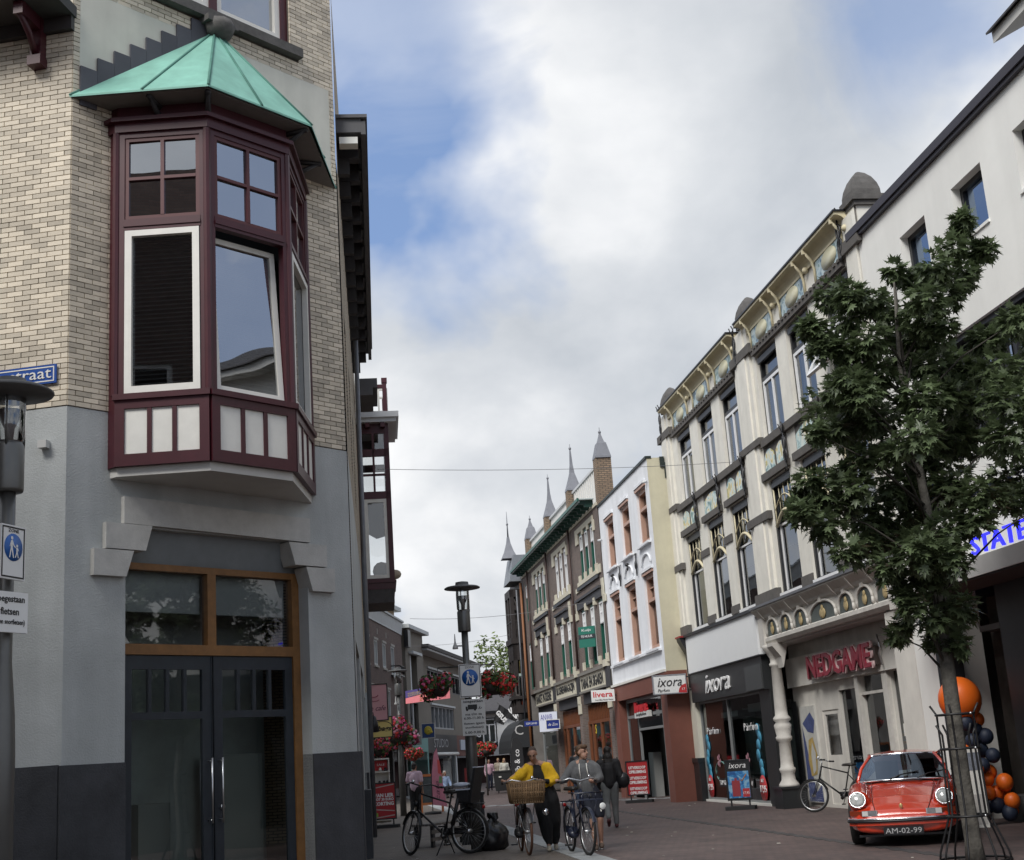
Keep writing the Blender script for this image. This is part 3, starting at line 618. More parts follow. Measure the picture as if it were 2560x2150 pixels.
def curtain(parent, x0,x1,z0,z1,y, m=None, amp=0.03, name='curtain'):
    q = MB(); n = max(4,int((x1-x0)/0.06)); vs = []
    for i in range(n+1):
        x = x0+(x1-x0)*i/n; yy = y+amp*math.sin(i*2.1+random.uniform(-0.4,0.4)); vs += [(x,yy,z0),(x,yy,z1)]
    q.add(vs, [(2*i,2*i+2,2*i+3,2*i+1) for i in range(n)]); return q.build(name, m or CURTAIN, parent)
RP = (5.0038,40.6459,0); RA = math.atan2(-0.98990,0.14180)
DKFR = mat('near_black_frame', (0.018,0.019,0.022), 0.45, var=0.2)
YEL = mat('cream_yellow_paint', (0.60,0.54,0.37), 0.6, var=0.08, vscale=5)
WPVC = mat('white_casement', (0.78,0.79,0.80), 0.35)
BAND = mat('grey_band_stone', (0.105,0.098,0.092), 0.85, var=0.18, vscale=5, bump=0.2)
PLASTER = mat('ivory_glazed_brick', (0.74,0.72,0.65), 0.55, var=0.07, vscale=3, streak=0.08)
def majolica(name, cols, sc):
    if name in MATS: return MATS[name]
    mt = bpy.data.materials.new(name); mt.use_nodes = True; t = mt.node_tree; n = t.nodes; l = t.links; b = n['Principled BSDF']; b.inputs['Roughness'].default_value = 0.3
    g_ = n.new('ShaderNodeNewGeometry'); nz = n.new('ShaderNodeTexNoise'); nz.inputs['Scale'].default_value = sc; nz.inputs['Detail'].default_value = 3; nz.inputs['Distortion'].default_value = 1.2; l.new(g_.outputs['Position'], nz.inputs['Vector'])
    r = n.new('ShaderNodeValToRGB'); cr = r.color_ramp
    while len(cr.elements) < len(cols): cr.elements.new(0.5)
    for e,(p,c) in zip(cr.elements, cols): e.position = p; e.color = (*c,1)
    l.new(nz.outputs['Fac'], r.inputs[0]); l.new(r.outputs[0], b.inputs['Base Color']); MATS[name] = mt; return mt
TILB = majolica('blue_tile_picture', [(0.36,(0.08,0.14,0.20)),(0.45,(0.30,0.42,0.46)),(0.53,(0.52,0.60,0.60)),(0.62,(0.16,0.26,0.24))], 3.5)
TILY = majolica('flower_tile_picture', [(0.36,(0.10,0.22,0.22)),(0.45,(0.45,0.60,0.58)),(0.53,(0.70,0.72,0.64)),(0.60,(0.68,0.52,0.12)),(0.68,(0.25,0.35,0.20))], 3.0)
R1 = thing('tile_building', 'ivory Art Nouveau shop building with dark stone bands, tile pictures and cream coved cornice', 'building', RP, RA)
W2 = [0.6,3.0,5.37,8.74,11.05,13.45]; W1x = [0.58,3.0,5.32,8.68,11.0,13.40]; WW = 1.57
q = MB(); holes = [(a,a+WW,8.85,11.0,0.28) for a in W2]+[(a,a+WW,4.97,7.8,0.28) for a in W1x]
wallholes(q, -1.05, 15.75, 4.7, 12.0, holes); R1w = q.build('wall', PLASTER, R1)
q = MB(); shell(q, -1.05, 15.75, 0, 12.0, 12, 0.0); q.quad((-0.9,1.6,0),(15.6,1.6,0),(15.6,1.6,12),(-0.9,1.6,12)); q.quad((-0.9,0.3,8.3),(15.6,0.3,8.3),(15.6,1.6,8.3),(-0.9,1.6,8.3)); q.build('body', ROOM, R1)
for a,b_,nm in ((-1.05,0.0,1),(7.25,8.45,1),(15.2,15.75,1)):
    q = MB(); q.box(a,b_,-0.07,0.0,4.9,11.9); q.box(a+0.25,b_-0.25,-0.11,-0.07,4.9,11.9) if b_-a > 0.8 else None; q.build('pilaster', PLASTER, R1)
    for z0,z1 in ((11.16,11.40),(8.76,8.93),(6.88,7.08),(4.92,5.18)):
        q = MB(); q.box(a-0.25,b_+0.25,-0.13,-0.002,z0,z1); q.build('stone_band', BAND, R1)
for k in range(2):
    x0,x1 = ((0.25,7.0),(8.7,14.95))[k]
    q = MB(); q.box(x0,x1,-0.09,-0.002,11.02,11.20)
    for i in range(26):
        xx = x0+0.1+i*(x1-x0-0.2)/25; q.box(xx-0.06,xx+0.06,-0.12,-0.09,11.13,11.20)
    q.build('stone_band', BAND, R1)
    q = MB(); q.box(x0,x1,-0.10,-0.002,8.64,8.83); q.build('stone_band', BAND, R1)
for a,b_ in ((2.15,3.0),(4.57,5.32),(10.25,11.0),(12.57,13.4)):
    q = MB(); q.box(a,b_,-0.035,-0.002,6.9,7.1); q.build('stone_block', BAND, R1); q = MB(); q.box(a,b_,-0.035,-0.002,4.97,5.2); q.build('stone_block', BAND, R1)
# upper windows
def win_up(open_=False):
    q = MB(); q.frame(0,WW,0,2.15,0.09,0.10,0.24); q.box(0.09,WW-0.09,0.10,0.24,1.46,1.55); q.box(0.09,WW-0.09,0.02,0.10,1.92,2.06); w = q.build('window', DKFR, R1)
    q = MB(); a,b_,c,d = 0.10,WW-0.10,0.02,1.45
    if open_: q.xf = Matrix.Translation((0,0.12,1.45)) @ Matrix.Rotation(-0.5,4,'X') @ Matrix.Translation((0,-0.12,-1.45))
    q.frame(a,b_,c,d,0.075,0.09,0.16); q.box((a+b_)/2-0.035,(a+b_)/2+0.035,0.09,0.16,c+0.075,d-0.075); q.build('sash', WPVC, w)
    pq = MB(); pq.xf = q.xf; pq.quad((a+0.05,0.13,c),(b_-0.05,0.13,c),(b_-0.05,0.13,d),(a+0.05,0.13,d)); pq.build('pane', GLASS, w)
    pane(w, 0.09,WW-0.09,1.55,2.06,0.16,GLASS); curtain(w, 0.1,WW-0.1,0.02,2.1,0.24)
    return w
wu = win_up()
for i,a in enumerate(W2):
    if i == 5: win_up(True).location = (a,0,8.85)
    elif i == 0: wu.location = (a,0,8.85)
    else: pdup(wu, R1, (a,0,8.85))
def win_low():
    q = MB(); q.frame(0,WW,0,2.83,0.10,0.06,0.24); q.box(0.10,WW-0.10,0.02,0.14,2.62,2.73); w = q.build('window', DKFR, R1)
    q = MB(); q.frame(0.10,WW-0.10,0.0,1.72,0.05,0.12,0.18,0.09); q.box(0.05,WW-0.05,-0.06,0.1,-0.03,0.05); q.build('sash', WPVC, w)
    q = MB(); pts = []
    for i in range(13): t = i/12; pts.append((0.10+(WW-0.2)*t, 0.055, 1.68+0.30*math.sin(PI*t)))
    q.tube(pts, 0.045, 6); q.tube([(x,y,z+0.38) for x,y,z in pts], 0.018, 5)
    for x in (0.12,WW-0.12): q.tube([(x,0.06,1.68),(x,0.06,2.62)], 0.025, 5)
    for k in range(1,4): x = 0.1+(WW-0.2)*k/4; q.tube([(x,0.08,1.68+0.30*math.sin(PI*k/4)),(x,0.08,2.62)], 0.013, 5)
    q.build('arched_transom', YEL, w)
    pane(w, 0.1,WW-0.1,0.05,2.7,0.15,GLASS)
    curtain(w, 0.1,WW-0.1,1.15,2.7,0.24); q = MB(); q.box(0.1,0.5,0.5,0.56,0,1.2); q.box(0.7,WW-0.1,0.44,0.5,0.0,1.15); q.build('dark_box', DARK, w)  # dark box put in so the lower glass looks dark
    return w
wl = win_low()
for i,a in enumerate(W1x):
    if i == 0: wl.location = (a,0,4.97)
    else: pdup(wl, R1, (a,0,4.97))
    q = MB(); q.box(a-0.25,a+WW+0.12,-0.09,-0.002,7.83,8.01); q.build('lintel', BAND, R1)
    z0,z1 = 8.02,8.56; sp3 = [(a,a+WW)] if i in (1,4) else [(a,a+WW/2-0.08),(a+WW/2+0.08,a+WW)]
    for c,d in sp3:
        q = MB(); n = 8; pts = [(c,z0),(d,z0)]+[(d-(d-c)*k/n, z1-0.16+0.15*math.sin(PI*k/n)) for k in range(n+1)]
        q.prism(pts, -0.03, -0.002); q.build('tile_panel', TILY, R1)
    q = MB(); q.box(a-0.06,a+WW+0.06,-0.016,-0.001,8.0,8.66); q.build('tile_surround', BAND, R1)
for i,a in enumerate(W2):
    q = MB(); q.box(a,a+WW,-0.03,-0.002,11.22,11.74); q.build('tile_panel', TILB, R1)
    q = MB(); q.lathe([(0.0,0),(0.30,0.0),(0.30,0.012),(0.0,0.012)], 20); o = q.build('medallion', mat('cream_tile', (0.62,0.60,0.44), 0.35), R1, (a+WW/2,-0.03,11.48), (PI/2,0,0)); o.scale = (1.45,0.75,1)
# coved cornice in two lengths, with consoles
for x0,x1 in ((-0.35,7.45),(8.15,15.35)):
    q = MB(); cove = [(0.0,11.74)]+[(-0.25*(1-math.cos(t*PI/2/6)), 11.74+0.26*math.sin(t*PI/2/6)) for t in range(1,7)]
    profile(q, cove+[(-0.27,12.0),(-0.27,12.06),(0.25,12.06),(0.25,11.74)], x0, x1); profile(q, [(-0.02,11.70),(-0.05,11.70),(-0.05,11.76),(-0.02,11.78)], x0,x1)
    ck = q.build('cornice', YEL, R1)
    q = MB(); q.box(x0-0.03,x1+0.03,-0.30,0.3,12.06,12.10); q.build('cornice_capping', BLACK, ck)
con = MB(); con.tube([(0,-0.035,11.22),(0,-0.04,11.55),(0,-0.09,11.76),(0,-0.22,11.93)], [0.035,0.03,0.04,0.035], 6); con.box(-0.03,0.03,-0.28,-0.22,11.90,12.0); cm = setm(con.mesh('console'), YEL)
rose = MB(); rose.ball((0,-0.07,11.70),0.075,8,6); rosm = setm(rose.mesh('rosette'), YEL)
for a in W2:
    inst('console', cm, R1, (a-0.06,0,0)); inst('console', cm, R1, (a+WW+0.06,0,0))
    inst('rosette', rosm, R1, (a+WW+0.32,0,0))
# domed pier caps
dm = MB(); dm.box(-0.24,0.24,-0.24,0.24,11.6,12.2)
dc = MB(); dc.box(-0.32,0.32,-0.32,0.32,12.2,12.33); dc.lathe([(0.40,12.33),(0.40,12.42),(0.385,12.55),(0.33,12.74),(0.22,12.9),(0.10,12.99),(0.0,13.01)], 4, smooth=False)
dmm = setm(dm.mesh('pier_neck'), PLASTER)
q = MB(); q.box(-0.30,0.30,-0.30,0.30,12.2,12.30); q.box(-0.35,0.35,-0.35,0.35,12.30,12.42)
n_ = 8; prof = [(0.30,12.42),(0.295,12.55),(0.26,12.70),(0.19,12.86),(0.10,12.98),(0.02,13.04)]
for (r0,z0),(r1,z1) in zip(prof,prof[1:]): q.add([(-r0,-r0,z0),(r0,-r0,z0),(r0,r0,z0),(-r0,r0,z0),(-r1,-r1,z1),(r1,-r1,z1),(r1,r1,z1),(-r1,r1,z1)], [(0,1,5,4),(1,2,6,5),(2,3,7,6),(3,0,4,7)])
dcm = setm(q.mesh('dome_cap'), DSTONE)
for x in (-0.62,7.85,15.55):
    inst('pier_neck', dmm, R1, (x,0.28,0)); inst('dome_cap', dcm, R1, (x,0.28,-0.12 if x < 15 else -0.2))
# wrought anchors
an = MB(); an.tube([(0,-0.14,0),(0,-0.14,1.0)], 0.022, 5)
for zc in (0.32,0.62): an.tube([(0.11*math.cos(a_*PI/5),-0.14,zc+0.16*math.sin(a_*PI/5)) for a_ in range(10)], 0.02, 5, closed=True)
an.tube([(0,-0.14,0.85),(-0.12,-0.16,1.0),(-0.10,-0.2,1.1)], 0.018, 5); an.tube([(0,-0.14,0.85),(0.12,-0.16,1.0),(0.10,-0.2,1.1)], 0.018, 5); an.tube([(0,-0.14,0.15),(0.05,-0.17,0.02),(0.0,-0.18,-0.06)], 0.018, 5)
anm = setm(an.mesh('wrought_anchor'), BLACK)
for x,z in ((2.32,7.75),(4.72,7.75),(7.12,7.75),(10.42,7.75),(12.8,7.75),(15.1,11.1),(-0.75,11.25),(7.55,11.1)): inst('wrought_anchor', anm, R1, (x,0.02,z))
# white fascia box over the perfume shop, black shop sign, shop front
q = MB(); q.box(0.10,7.05,-0.20,0.0,3.72,4.80); q.build('white_fascia', mat('white_panel', (0.80,0.82,0.83), 0.4, var=0.02), R1)
q = MB(); q.box(0.0,7.15,-0.26,0.0,4.80,4.88); q.box(0.05,7.1,-0.22,0,3.69,3.72); q.build('fascia_flashing', DKFR, R1)
q = MB(); profile(q, [(0,3.3),(-0.10,3.35),(-0.12,4.3),(-0.34,4.72),(-0.36,4.82),(0,4.82)], -0.38, 0.06); q.build('fascia_bracket', DKFR, R1)
q = MB(); q.box(-0.45,0.1,-0.38,-0.02,4.82,4.87); q.build('red_flashing', mat('red_flashing', (0.30,0.03,0.03), 0.5), R1)
q = MB(); q.box(-0.02,7.0,-0.14,0.3,2.86,3.69); q.build('shop_fascia', mat('graphite_fascia', (0.022,0.024,0.026), 0.4), R1)
q = MB(); q.box(5.6,6.98,-0.18,-0.14,2.88,3.5); q.build('fascia_panel', mat('grey_fascia', (0.05,0.053,0.055), 0.5), R1)
WT = mat('white_letters', (0.80,0.80,0.80), 0.5)
text('lettering', 'ixora', WT, R1, (2.9,-0.16,3.30), 0.8, fit=(2.45,0.50), shear=0.25, extrude=0.02)
q = MB(); q.box(-1.05,-0.02,-0.05,0.25,1.25,4.9); q.build('shop_pier', CREAMW, R1)
q = MB(); q.box(-1.07,0.0,-0.12,0.25,0.0,1.12); q.box(-1.12,0.02,-0.16,0.25,1.12,1.25); q.build('pier_base', mat('black_granite', (0.018,0.02,0.022), 0.35), R1)
q = MB(); q.frame(0.05,6.1,0.06,2.86,0.06,0.05,0.14); q.box(2.9,2.96,0.05,0.14,0.12,2.8); sw = q.build('shop_window', mat('grey_alu', (0.22,0.23,0.23), 0.45), R1)
q = MB(); q.box(0.02,6.14,-0.02,0.2,0.0,0.06); q.build('threshold', WHITEP, sw)
pane(sw, 0.1,2.9,0.1,2.8,0.10,GLASSD); pane(sw, 2.96,6.05,0.1,2.8,0.10,GLASSD)
q = MB(); q.box(0.2,2.7,1.3,1.36,0,2.6); q.box(3.2,5.9,1.25,1.32,0.3,2.4); q.box(0.5,2.0,0.9,1.2,0.0,0.7); q.box(3.6,5.2,0.8,1.1,0,0.6); q.build('display_wall', mat('greenish_display', (0.26,0.31,0.29), 0.7, var=0.3, vscale=2), sw)
q = MB(); q.box(0.7,2.4,0.5,1.0,2.35,2.5); q.box(3.4,5.6,0.5,1.0,2.40,2.62); q.build('pelmet', mat('pale_pelmet', (0.5,0.52,0.5), 0.6), sw)
CY = mat('cyan_decal', (0.05,0.25,0.38), 0.5); RDc = mat('red_decal', (0.45,0.03,0.035), 0.5)
for x0,zs in ((0.40,(1.75,1.55,1.32,1.12,0.9,0.72)),(5.35,(1.9,1.7,1.5,1.25,1.0,0.8))):
    for i,z in enumerate(zs):
        q = MB(); q.lathe([(0.0,0),(0.17,0),(0.17,0.004),(0.0,0.004)], 14); q.build('round_decal', CY, sw, (x0+0.12*math.sin(i*1.7),0.085-0.002*i,z), (PI/2,0,0))
for x in (0.42,5.42):
    q = MB(); q.lathe([(0.0,0),(0.34,0),(0.34,0.004),(0.0,0.004)], 20); o = q.build('price_oval', RDc, sw, (x,0.066,0.42), (PI/2,0,0)); o.scale = (0.9,1,1)
    text('price', '17,95', WT, sw, (x,0.055,0.40), 0.2, fit=(0.5,0.2)); text('price_note', 'SET', WT, sw, (x,0.055,0.62), 0.1, fit=(0.25,0.08))
for x in (1.15,4.85): text('lettering', 'Parfum', WT, sw, (x,0.07,2.0), 0.2, fit=(1.2,0.2), space=1.3)
for x in (1.3,3.2): q = MB(); q.box(x,x+1.4,0.07,0.075,0.42,0.66); o = q.build('notice_strip', BLACK, sw); text('lettering', 'TOP GEUREN', WT, sw, (x+0.7,0.06,0.54), 0.1, fit=(1.2,0.13))
for x in (1.5,4.3):
    q = MB()
    for k in range(5): a_ = 2*PI*k/5; q.add([(0,0,0),(0.16*math.cos(a_-0.4),0,0.16*math.sin(a_-0.4)),(0.2*math.cos(a_),0,0.2*math.sin(a_)),(0.16*math.cos(a_+0.4),0,0.16*math.sin(a_+0.4))], [(0,1,2,3)])
    q.build('flower_decal', mat('pink_decal', (0.5,0.25,0.3), 0.5), sw, (x,0.07,1.15))
q = MB(); q.tube([(1.6+0.55*math.cos(a_*PI/12),0.08,0.85+0.28*math.sin(a_*PI/12)) for a_ in range(-10,14)], 0.012, 4); q.build('swirl_decal', mat('teal_decal', (0.25,0.5,0.45), 0.5), sw)
q = MB(); q.box(6.1,7.0,0.0,0.4,0.0,2.86); q.quad((7.0,0.5,0),(7.4,0.5,0),(7.4,0.5,2.5),(7.0,0.5,2.5)); q.build('black_return', mat('black_granite', (0.018,0.02,0.022), 0.35), R1)
# games shop: arched frieze on an iron column, recessed front
WST = mat('old_white_iron', (0.56,0.54,0.50), 0.65, var=0.10, vscale=7, streak=0.12)
FG = mat('grey_green_panel', (0.085,0.10,0.095), 0.7, var=0.15, vscale=5)
q = MB(); fx0, fx1 = 7.2, 15.7
profile(q, [(0.05,3.90),(-0.10,3.90),(-0.16,3.98),(-0.16,4.06),(-0.11,4.10),(-0.11,4.52),(-0.17,4.56),(-0.20,4.62),(-0.34,4.76),(-0.34,4.80),(0.05,4.80)], fx0, fx1)
q.box(fx0-0.02,fx0+0.35,-0.19,0.05,3.86,4.56); q.box(fx1-0.4,fx1+0.03,-0.19,0.05,3.86,4.56); fr_ = q.build('frieze', WST, R1)
q = MB(); q.box(fx0-0.05,fx1,-0.37,0.02,4.80,4.86); q.build('frieze_flashing', TIN, fr_)
cx = fx0+0.75
widths = [1.0,1.0,1.05,1.75,1.0,1.0,1.05]
xx = fx0+0.42
for i,wd in enumerate(widths):
    n = 10; hw = wd/2-0.09; c_ = xx+wd/2; zb, zt = 4.09, 4.50
    arch = [(c_-hw,zb),(c_+hw,zb)]+[(c_+hw*math.cos(PI*k/n), zb+0.12+(zt-zb-0.12)*math.sin(PI*k/n)) for k in range(n+1)]
    q = MB(); q.prism(arch, -0.125, -0.112); q.build('arch_panel', FG, fr_)
    q = MB(); q.tube([(x,-0.135,z) for x,z in arch[2:]]+[(c_-hw,-0.135,zb)], 0.035, 6); q.tube([(c_+hw,-0.135,zb),(c_+hw,-0.135,zb+0.14)], 0.035, 6); q.box(c_-0.06,c_+0.06,-0.19,-0.11,zt-0.03,zt+0.06); q.build('arch_moulding', WST, fr_)
    q = MB(); q.ball((c_,-0.14,zb+0.14),(0.13 if i != 3 else 0.2,0.02,0.12),8,6); q.ball((c_+0.02,-0.145,zb+0.25),(0.07,0.02,0.07),8,6); q.build('relief_ornament', mat('ochre_relief', (0.42,0.33,0.17), 0.7, var=0.25, vscale=12), fr_)
    q = MB(); profile(q, [(-0.12,4.52),(-0.2,4.6),(-0.31,4.74),(-0.33,4.74),(-0.22,4.58),(-0.13,4.50)], xx-0.04, xx+0.04); q.build('frieze_rib', WST, fr_)
    xx += wd+0.02
q = MB(); q.lathe([(0.26,0.5),(0.24,0.56),(0.17,0.66),(0.16,0.80),(0.19,0.86),(0.20,0.92),(0.16,0.96),(0.15,1.08),(0.14,1.55),(0.19,1.60),(0.20,1.66),(0.17,1.70),(0.20,1.85),(0.21,1.95),(0.16,2.02),(0.21,2.07),(0.21,2.12),(0.155,2.18),(0.15,2.3),(0.125,3.35),(0.16,3.38),(0.16,3.42),(0.125,3.46),(0.13,3.55),(0.20,3.68),(0.28,3.80),(0.28,3.88)], 16, (7.72,-0.02,0)); col_ = q.build('iron_column', WST, R1)
q = MB(); q.box(7.40,8.04,-0.32,0.28,0.0,0.46); q.box(7.36,8.08,-0.36,0.32,0.46,0.51); q.build('column_pedestal', mat('black_granite', (0.018,0.02,0.022), 0.35), col_)
q = MB(); profile(q, [(-0.02,3.3),(-0.05,3.55),(-0.25,3.82),(-0.25,3.9),(0.15,3.9)], 7.9, 8.3); q.build('column_scroll', WST, col_)
q = MB(); q.box(7.0,15.3,0.0,0.5,3.86,3.90); q.build('recess_ceiling', mat('recess_white', (0.50,0.48,0.46), 0.8, var=0.1), R1)
q = MB(); wallholes(q, 7.0, 15.2, 0.0, 3.88, [(8.9,9.95,0.08,2.2,0.1),(10.1,11.25,0.3,2.6,0.1),(11.5,12.8,0.05,2.82,0.1),(13.1,14.6,0.5,2.82,0.1)], y=0.58, rev=0.1); q.build('recess_wall', mat('off_white_wall', (0.62,0.60,0.55), 0.75, var=0.10, vscale=2, streak=0.1), R1)
q = MB(); q.box(7.0,14.9,0.46,0.58,2.84,3.54); q.build('sign_beam', mat('off_white_beam', (0.68,0.66,0.61), 0.7, var=0.06, vscale=3, streak=0.08), R1)
q = MB(); q.box(14.85,15.75,-0.02,0.58,0.0,3.9); q.box(14.7,15.75,-0.06,0.58,3.62,3.86); q.build('side_pier', mat('off_white_beam', (0.68,0.66,0.61), 0.7), R1)
RED = mat('sign_red', (0.25,0.02,0.04), 0.45); 
q = MB(); q.box(8.95,13.0,0.36,0.46,2.98,3.36); q.build('sign_backing', mat('dark_bronze', (0.05,0.035,0.03), 0.6), R1)
text('sign_outline', 'NEDGAME', mat('pale_pink', (0.62,0.45,0.45), 0.5), R1, (10.92,0.34,3.20), 0.6, fit=(4.0,0.58), extrude=0.02, bold=0.035, space=0.98)
text('lettering', 'NEDGAME', RED, R1, (10.92,0.31,3.20), 0.6, fit=(3.85,0.52), extrude=0.02, bold=0.012, space=0.98)
q = MB(); q.tube([(13.2,0.4,2.95),(13.1,0.4,3.2),(13.2,0.4,3.3),(13.1,0.4,3.58)], 0.02, 5); q.build('sign_bracket', STEEL, R1)
q = MB(); q.box(7.5,8.5,0.53,0.58,0.1,2.35); mural = q.build('mural_door', mat('mural_white', (0.50,0.50,0.47), 0.6, var=0.15), R1)
def blob2(pts, m, y, name):
    q = MB(); q.add([(x,y,z) for x,z in pts], [tuple(range(len(pts)))]); return q.build(name, m, mural)
MB_ = mat('mural_blue', (0.06,0.08,0.20), 0.6, var=0.3, vscale=8)
blob2([(7.52,0.12),(8.48,0.12),(8.45,0.5),(8.1,0.35),(7.85,0.9),(7.7,1.5),(7.55,1.9)], MB_, 0.527, 'mural_patch'); blob2([(7.9,1.75),(8.3,1.7),(8.45,2.0),(8.2,2.2),(7.95,2.1),(7.6,1.95)], MB_, 0.526, 'mural_patch')
blob2([(7.85,0.7),(8.25,0.75),(8.4,1.2),(8.2,1.62),(7.9,1.55),(7.75,1.1)], mat('mural_ochre', (0.42,0.30,0.10), 0.6, var=0.3, vscale=7), 0.525, 'mural_patch'); blob2([(8.0,0.75),(8.22,0.85),(8.3,1.25),(8.12,1.5),(7.98,1.2)], mat('mural_white', (0.5,0.5,0.47), 0.6), 0.523, 'mural_patch')
q = MB(); q.frame(8.9,9.95,0.08,2.2,0.12,0.6,0.66,0.15,0.1); q.box(9.02,9.83,0.6,0.66,0.23,1.18); dw = q.build('shop_door', mat('off_white_wall', (0.62,0.60,0.55), 0.75), R1); pane(dw, 9.02,9.83,1.18,2.1,0.63,GLASSD)
pane(R1, 10.1,11.25,0.3,2.6,0.66,GLASSD); pane(R1, 11.5,12.8,0.05,2.42,0.66,GLASSD); pane(R1, 11.5,12.8,2.48,2.82,0.66,GLASSD); pane(R1, 13.1,14.6,0.5,2.82,0.66,GLASSD)
q = MB(); q.box(11.5,12.8,0.56,0.68,2.42,2.48); q.box(11.30,11.5,0.5,0.58,0,2.84); q.box(12.82,13.08,0.5,0.58,0,2.84); q.build('door_frame', WST, R1)
for i in range(4):
    q = MB(); q.box(13.3+i*0.3,13.5+i*0.3,0.63,0.64,1.5+0.3*(i%2),1.75+0.3*(i%2)); q.build('window_notice', WHITEP, R1)
q = MB(); q.box(11.6,12.6,1.2,1.4,0.6,1.6); q.box(10.2,11.1,1.1,1.3,0.5,1.2); q.build('game_shelf', majolica('shelf_boxes', [(0.35,(0.02,0.03,0.05)),(0.48,(0.05,0.12,0.25)),(0.55,(0.3,0.25,0.05)),(0.65,(0.2,0.03,0.03))], 5.0), R1)

# ================================================================== plain white building at far right
R0 = thing('white_building', 'plain white rendered building with dark roof edge at the right above the maple', 'building', RP, RA)
WR = mat('white_stucco', (0.80,0.80,0.77), 0.85, var=0.05, vscale=0.8, streak=0.04)
q = MB(); h0 = [(17.6,18.68,9.30,10.53,0.3),(19.75,20.82,9.52,10.53,0.3),(21.9,23.0,9.52,10.53,0.3),(18.3,27.0,6.2,8.10,0.35)]
wallholes(q, 15.78, 30, 4.25, 11.42, h0, y=-0.02, rev=0.3); q.quad((15.78,-0.02,0),(16.65,-0.02,0),(16.65,-0.02,4.25),(15.78,-0.02,4.25)); q.quad((16.65,-0.02,0),(16.65,0.9,0),(16.65,0.9,4.25),(16.65,-0.02,4.25)); q.build('wall', WR, R0)
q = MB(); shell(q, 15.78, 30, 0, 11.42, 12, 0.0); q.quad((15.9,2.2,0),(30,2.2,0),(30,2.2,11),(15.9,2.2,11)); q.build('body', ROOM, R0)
q = MB(); q.box(15.45,30,-0.14,0.4,11.34,11.50); q.box(15.45,30,-0.10,-0.02,11.27,11.34); q.build('roof_edge', mat('aubergine_fascia', (0.03,0.026,0.036), 0.5), R0)
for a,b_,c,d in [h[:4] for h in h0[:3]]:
    q = MB(); q.frame(a,b_,c,d,0.09,0.14,0.24); w_ = q.build('window', DKFR, R0); pane(w_, a+0.09,b_-0.09,c+0.09,d-0.09,0.19, glassmat('blue_reflection_glass', (0.12,0.15,0.18), 0.30, 0.01, 0, (0.55,0.70,0.95)))  # blue of the reflected sky is put into the gloss colour
    q = MB(); q.box(a-0.03,b_+0.03,-0.05,-0.02,c-0.05,c); q.build('sill', WR, w_)
q = MB(); q.frame(18.3,27.0,6.2,8.10,0.10,0.05,0.33); lv = q.build('window_band', DKFR, R0)
for i in range(24):
    x = 18.62+i*0.34; q = MB(); wd = 0.05 if i%3 else 0.09; q.box(x-wd/2,x+wd/2,0.16,0.24,6.3,8.0); q.build('mullion', DKFR, lv)
pane(lv, 18.4,26.9,6.3,8.0,0.27, GLASSM)
q = MB(); q.box(17.1,30,-0.9,-0.02,3.83,4.12); q.build('canopy', mat('white_canopy', (0.60,0.60,0.58), 0.6, var=0.05), R0)
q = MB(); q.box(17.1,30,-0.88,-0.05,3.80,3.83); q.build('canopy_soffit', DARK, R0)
NEON = mat('blue_neon', (0.02,0.02,0.6), 0.4, emit=((0.03,0.03,1.0),0.7))
text('lettering', 'STATES', NEON, R0, (21.1,-0.80,4.31), 0.4, fit=(2.0,0.28), extrude=0.02)
q = MB(); q.box(21.9,23.2,-0.84,-0.8,4.16,4.22); q.build('orange_strip', mat('orange_strip', (0.6,0.12,0.03), 0.5, emit=((1,0.2,0.05),0.4)), R0)
q = MB(); q.box(16.67,17.0,-0.04,0.3,0,4.25); q.box(19.15,20.3,-0.04,0.5,0,3.8); q.build('black_column', DKFR, R0)
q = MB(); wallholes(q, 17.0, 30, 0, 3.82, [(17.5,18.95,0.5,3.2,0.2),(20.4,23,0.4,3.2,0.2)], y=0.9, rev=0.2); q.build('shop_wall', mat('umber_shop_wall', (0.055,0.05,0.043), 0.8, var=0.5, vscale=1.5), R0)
pane(R0, 17.5,18.95,0.5,3.2,1.0,GLASSD); pane(R0, 20.4,23,0.4,3.2,1.0,GLASSD)
q = MB(); q.box(17.2,19.3,0.6,0.92,3.2,3.3); q.build('window_head', mat('grey_sill', (0.10,0.10,0.10), 0.6), R0)
q = MB(); q.box(17.3,19.2,0.5,0.9,0,0.42); q.build('shop_plinth', mat('grey_sill', (0.10,0.10,0.10), 0.6), R0)
q = MB(); q.box(18.55,18.75,1.3,1.5,0.5,2.3); q.tube([(18.65,1.4,0.5),(18.65,1.4,2.0)], 0.06, 6); q.build('shop_display', mat('pale_interior', (0.36,0.37,0.36), 0.8), R0)
# dormer on its roof
DM = MB(); DM.box(21.4,26,1.0,5,11.4,12.7); dmo = DM.build('dormer', WHITEP, R0)
q = MB(); profile(q, [(0.5,12.62),(0.5,12.82),(3.0,14.2),(5.4,12.82),(5.4,12.62),(3.0,14.0)], 20.95, 26.4); q.build('dormer_roof', mat('white_soffit', (0.55,0.54,0.51), 0.6), dmo)
q = MB(); 
for r in range(7):
    t0 = r/7; t1 = (r+1)/7; profile(q, [(0.42+t0*2.58,12.84+t0*1.42),(0.42+t1*2.58+0.03,12.84+t1*1.42),(0.42+t1*2.58+0.03,12.80+t1*1.42),(0.42+t0*2.58,12.80+t0*1.42)], 20.9, 26.5)
q.build('roof_tiles', mat('dark_tiles', (0.05,0.047,0.05), 0.7, var=0.3, vscale=6), dmo)

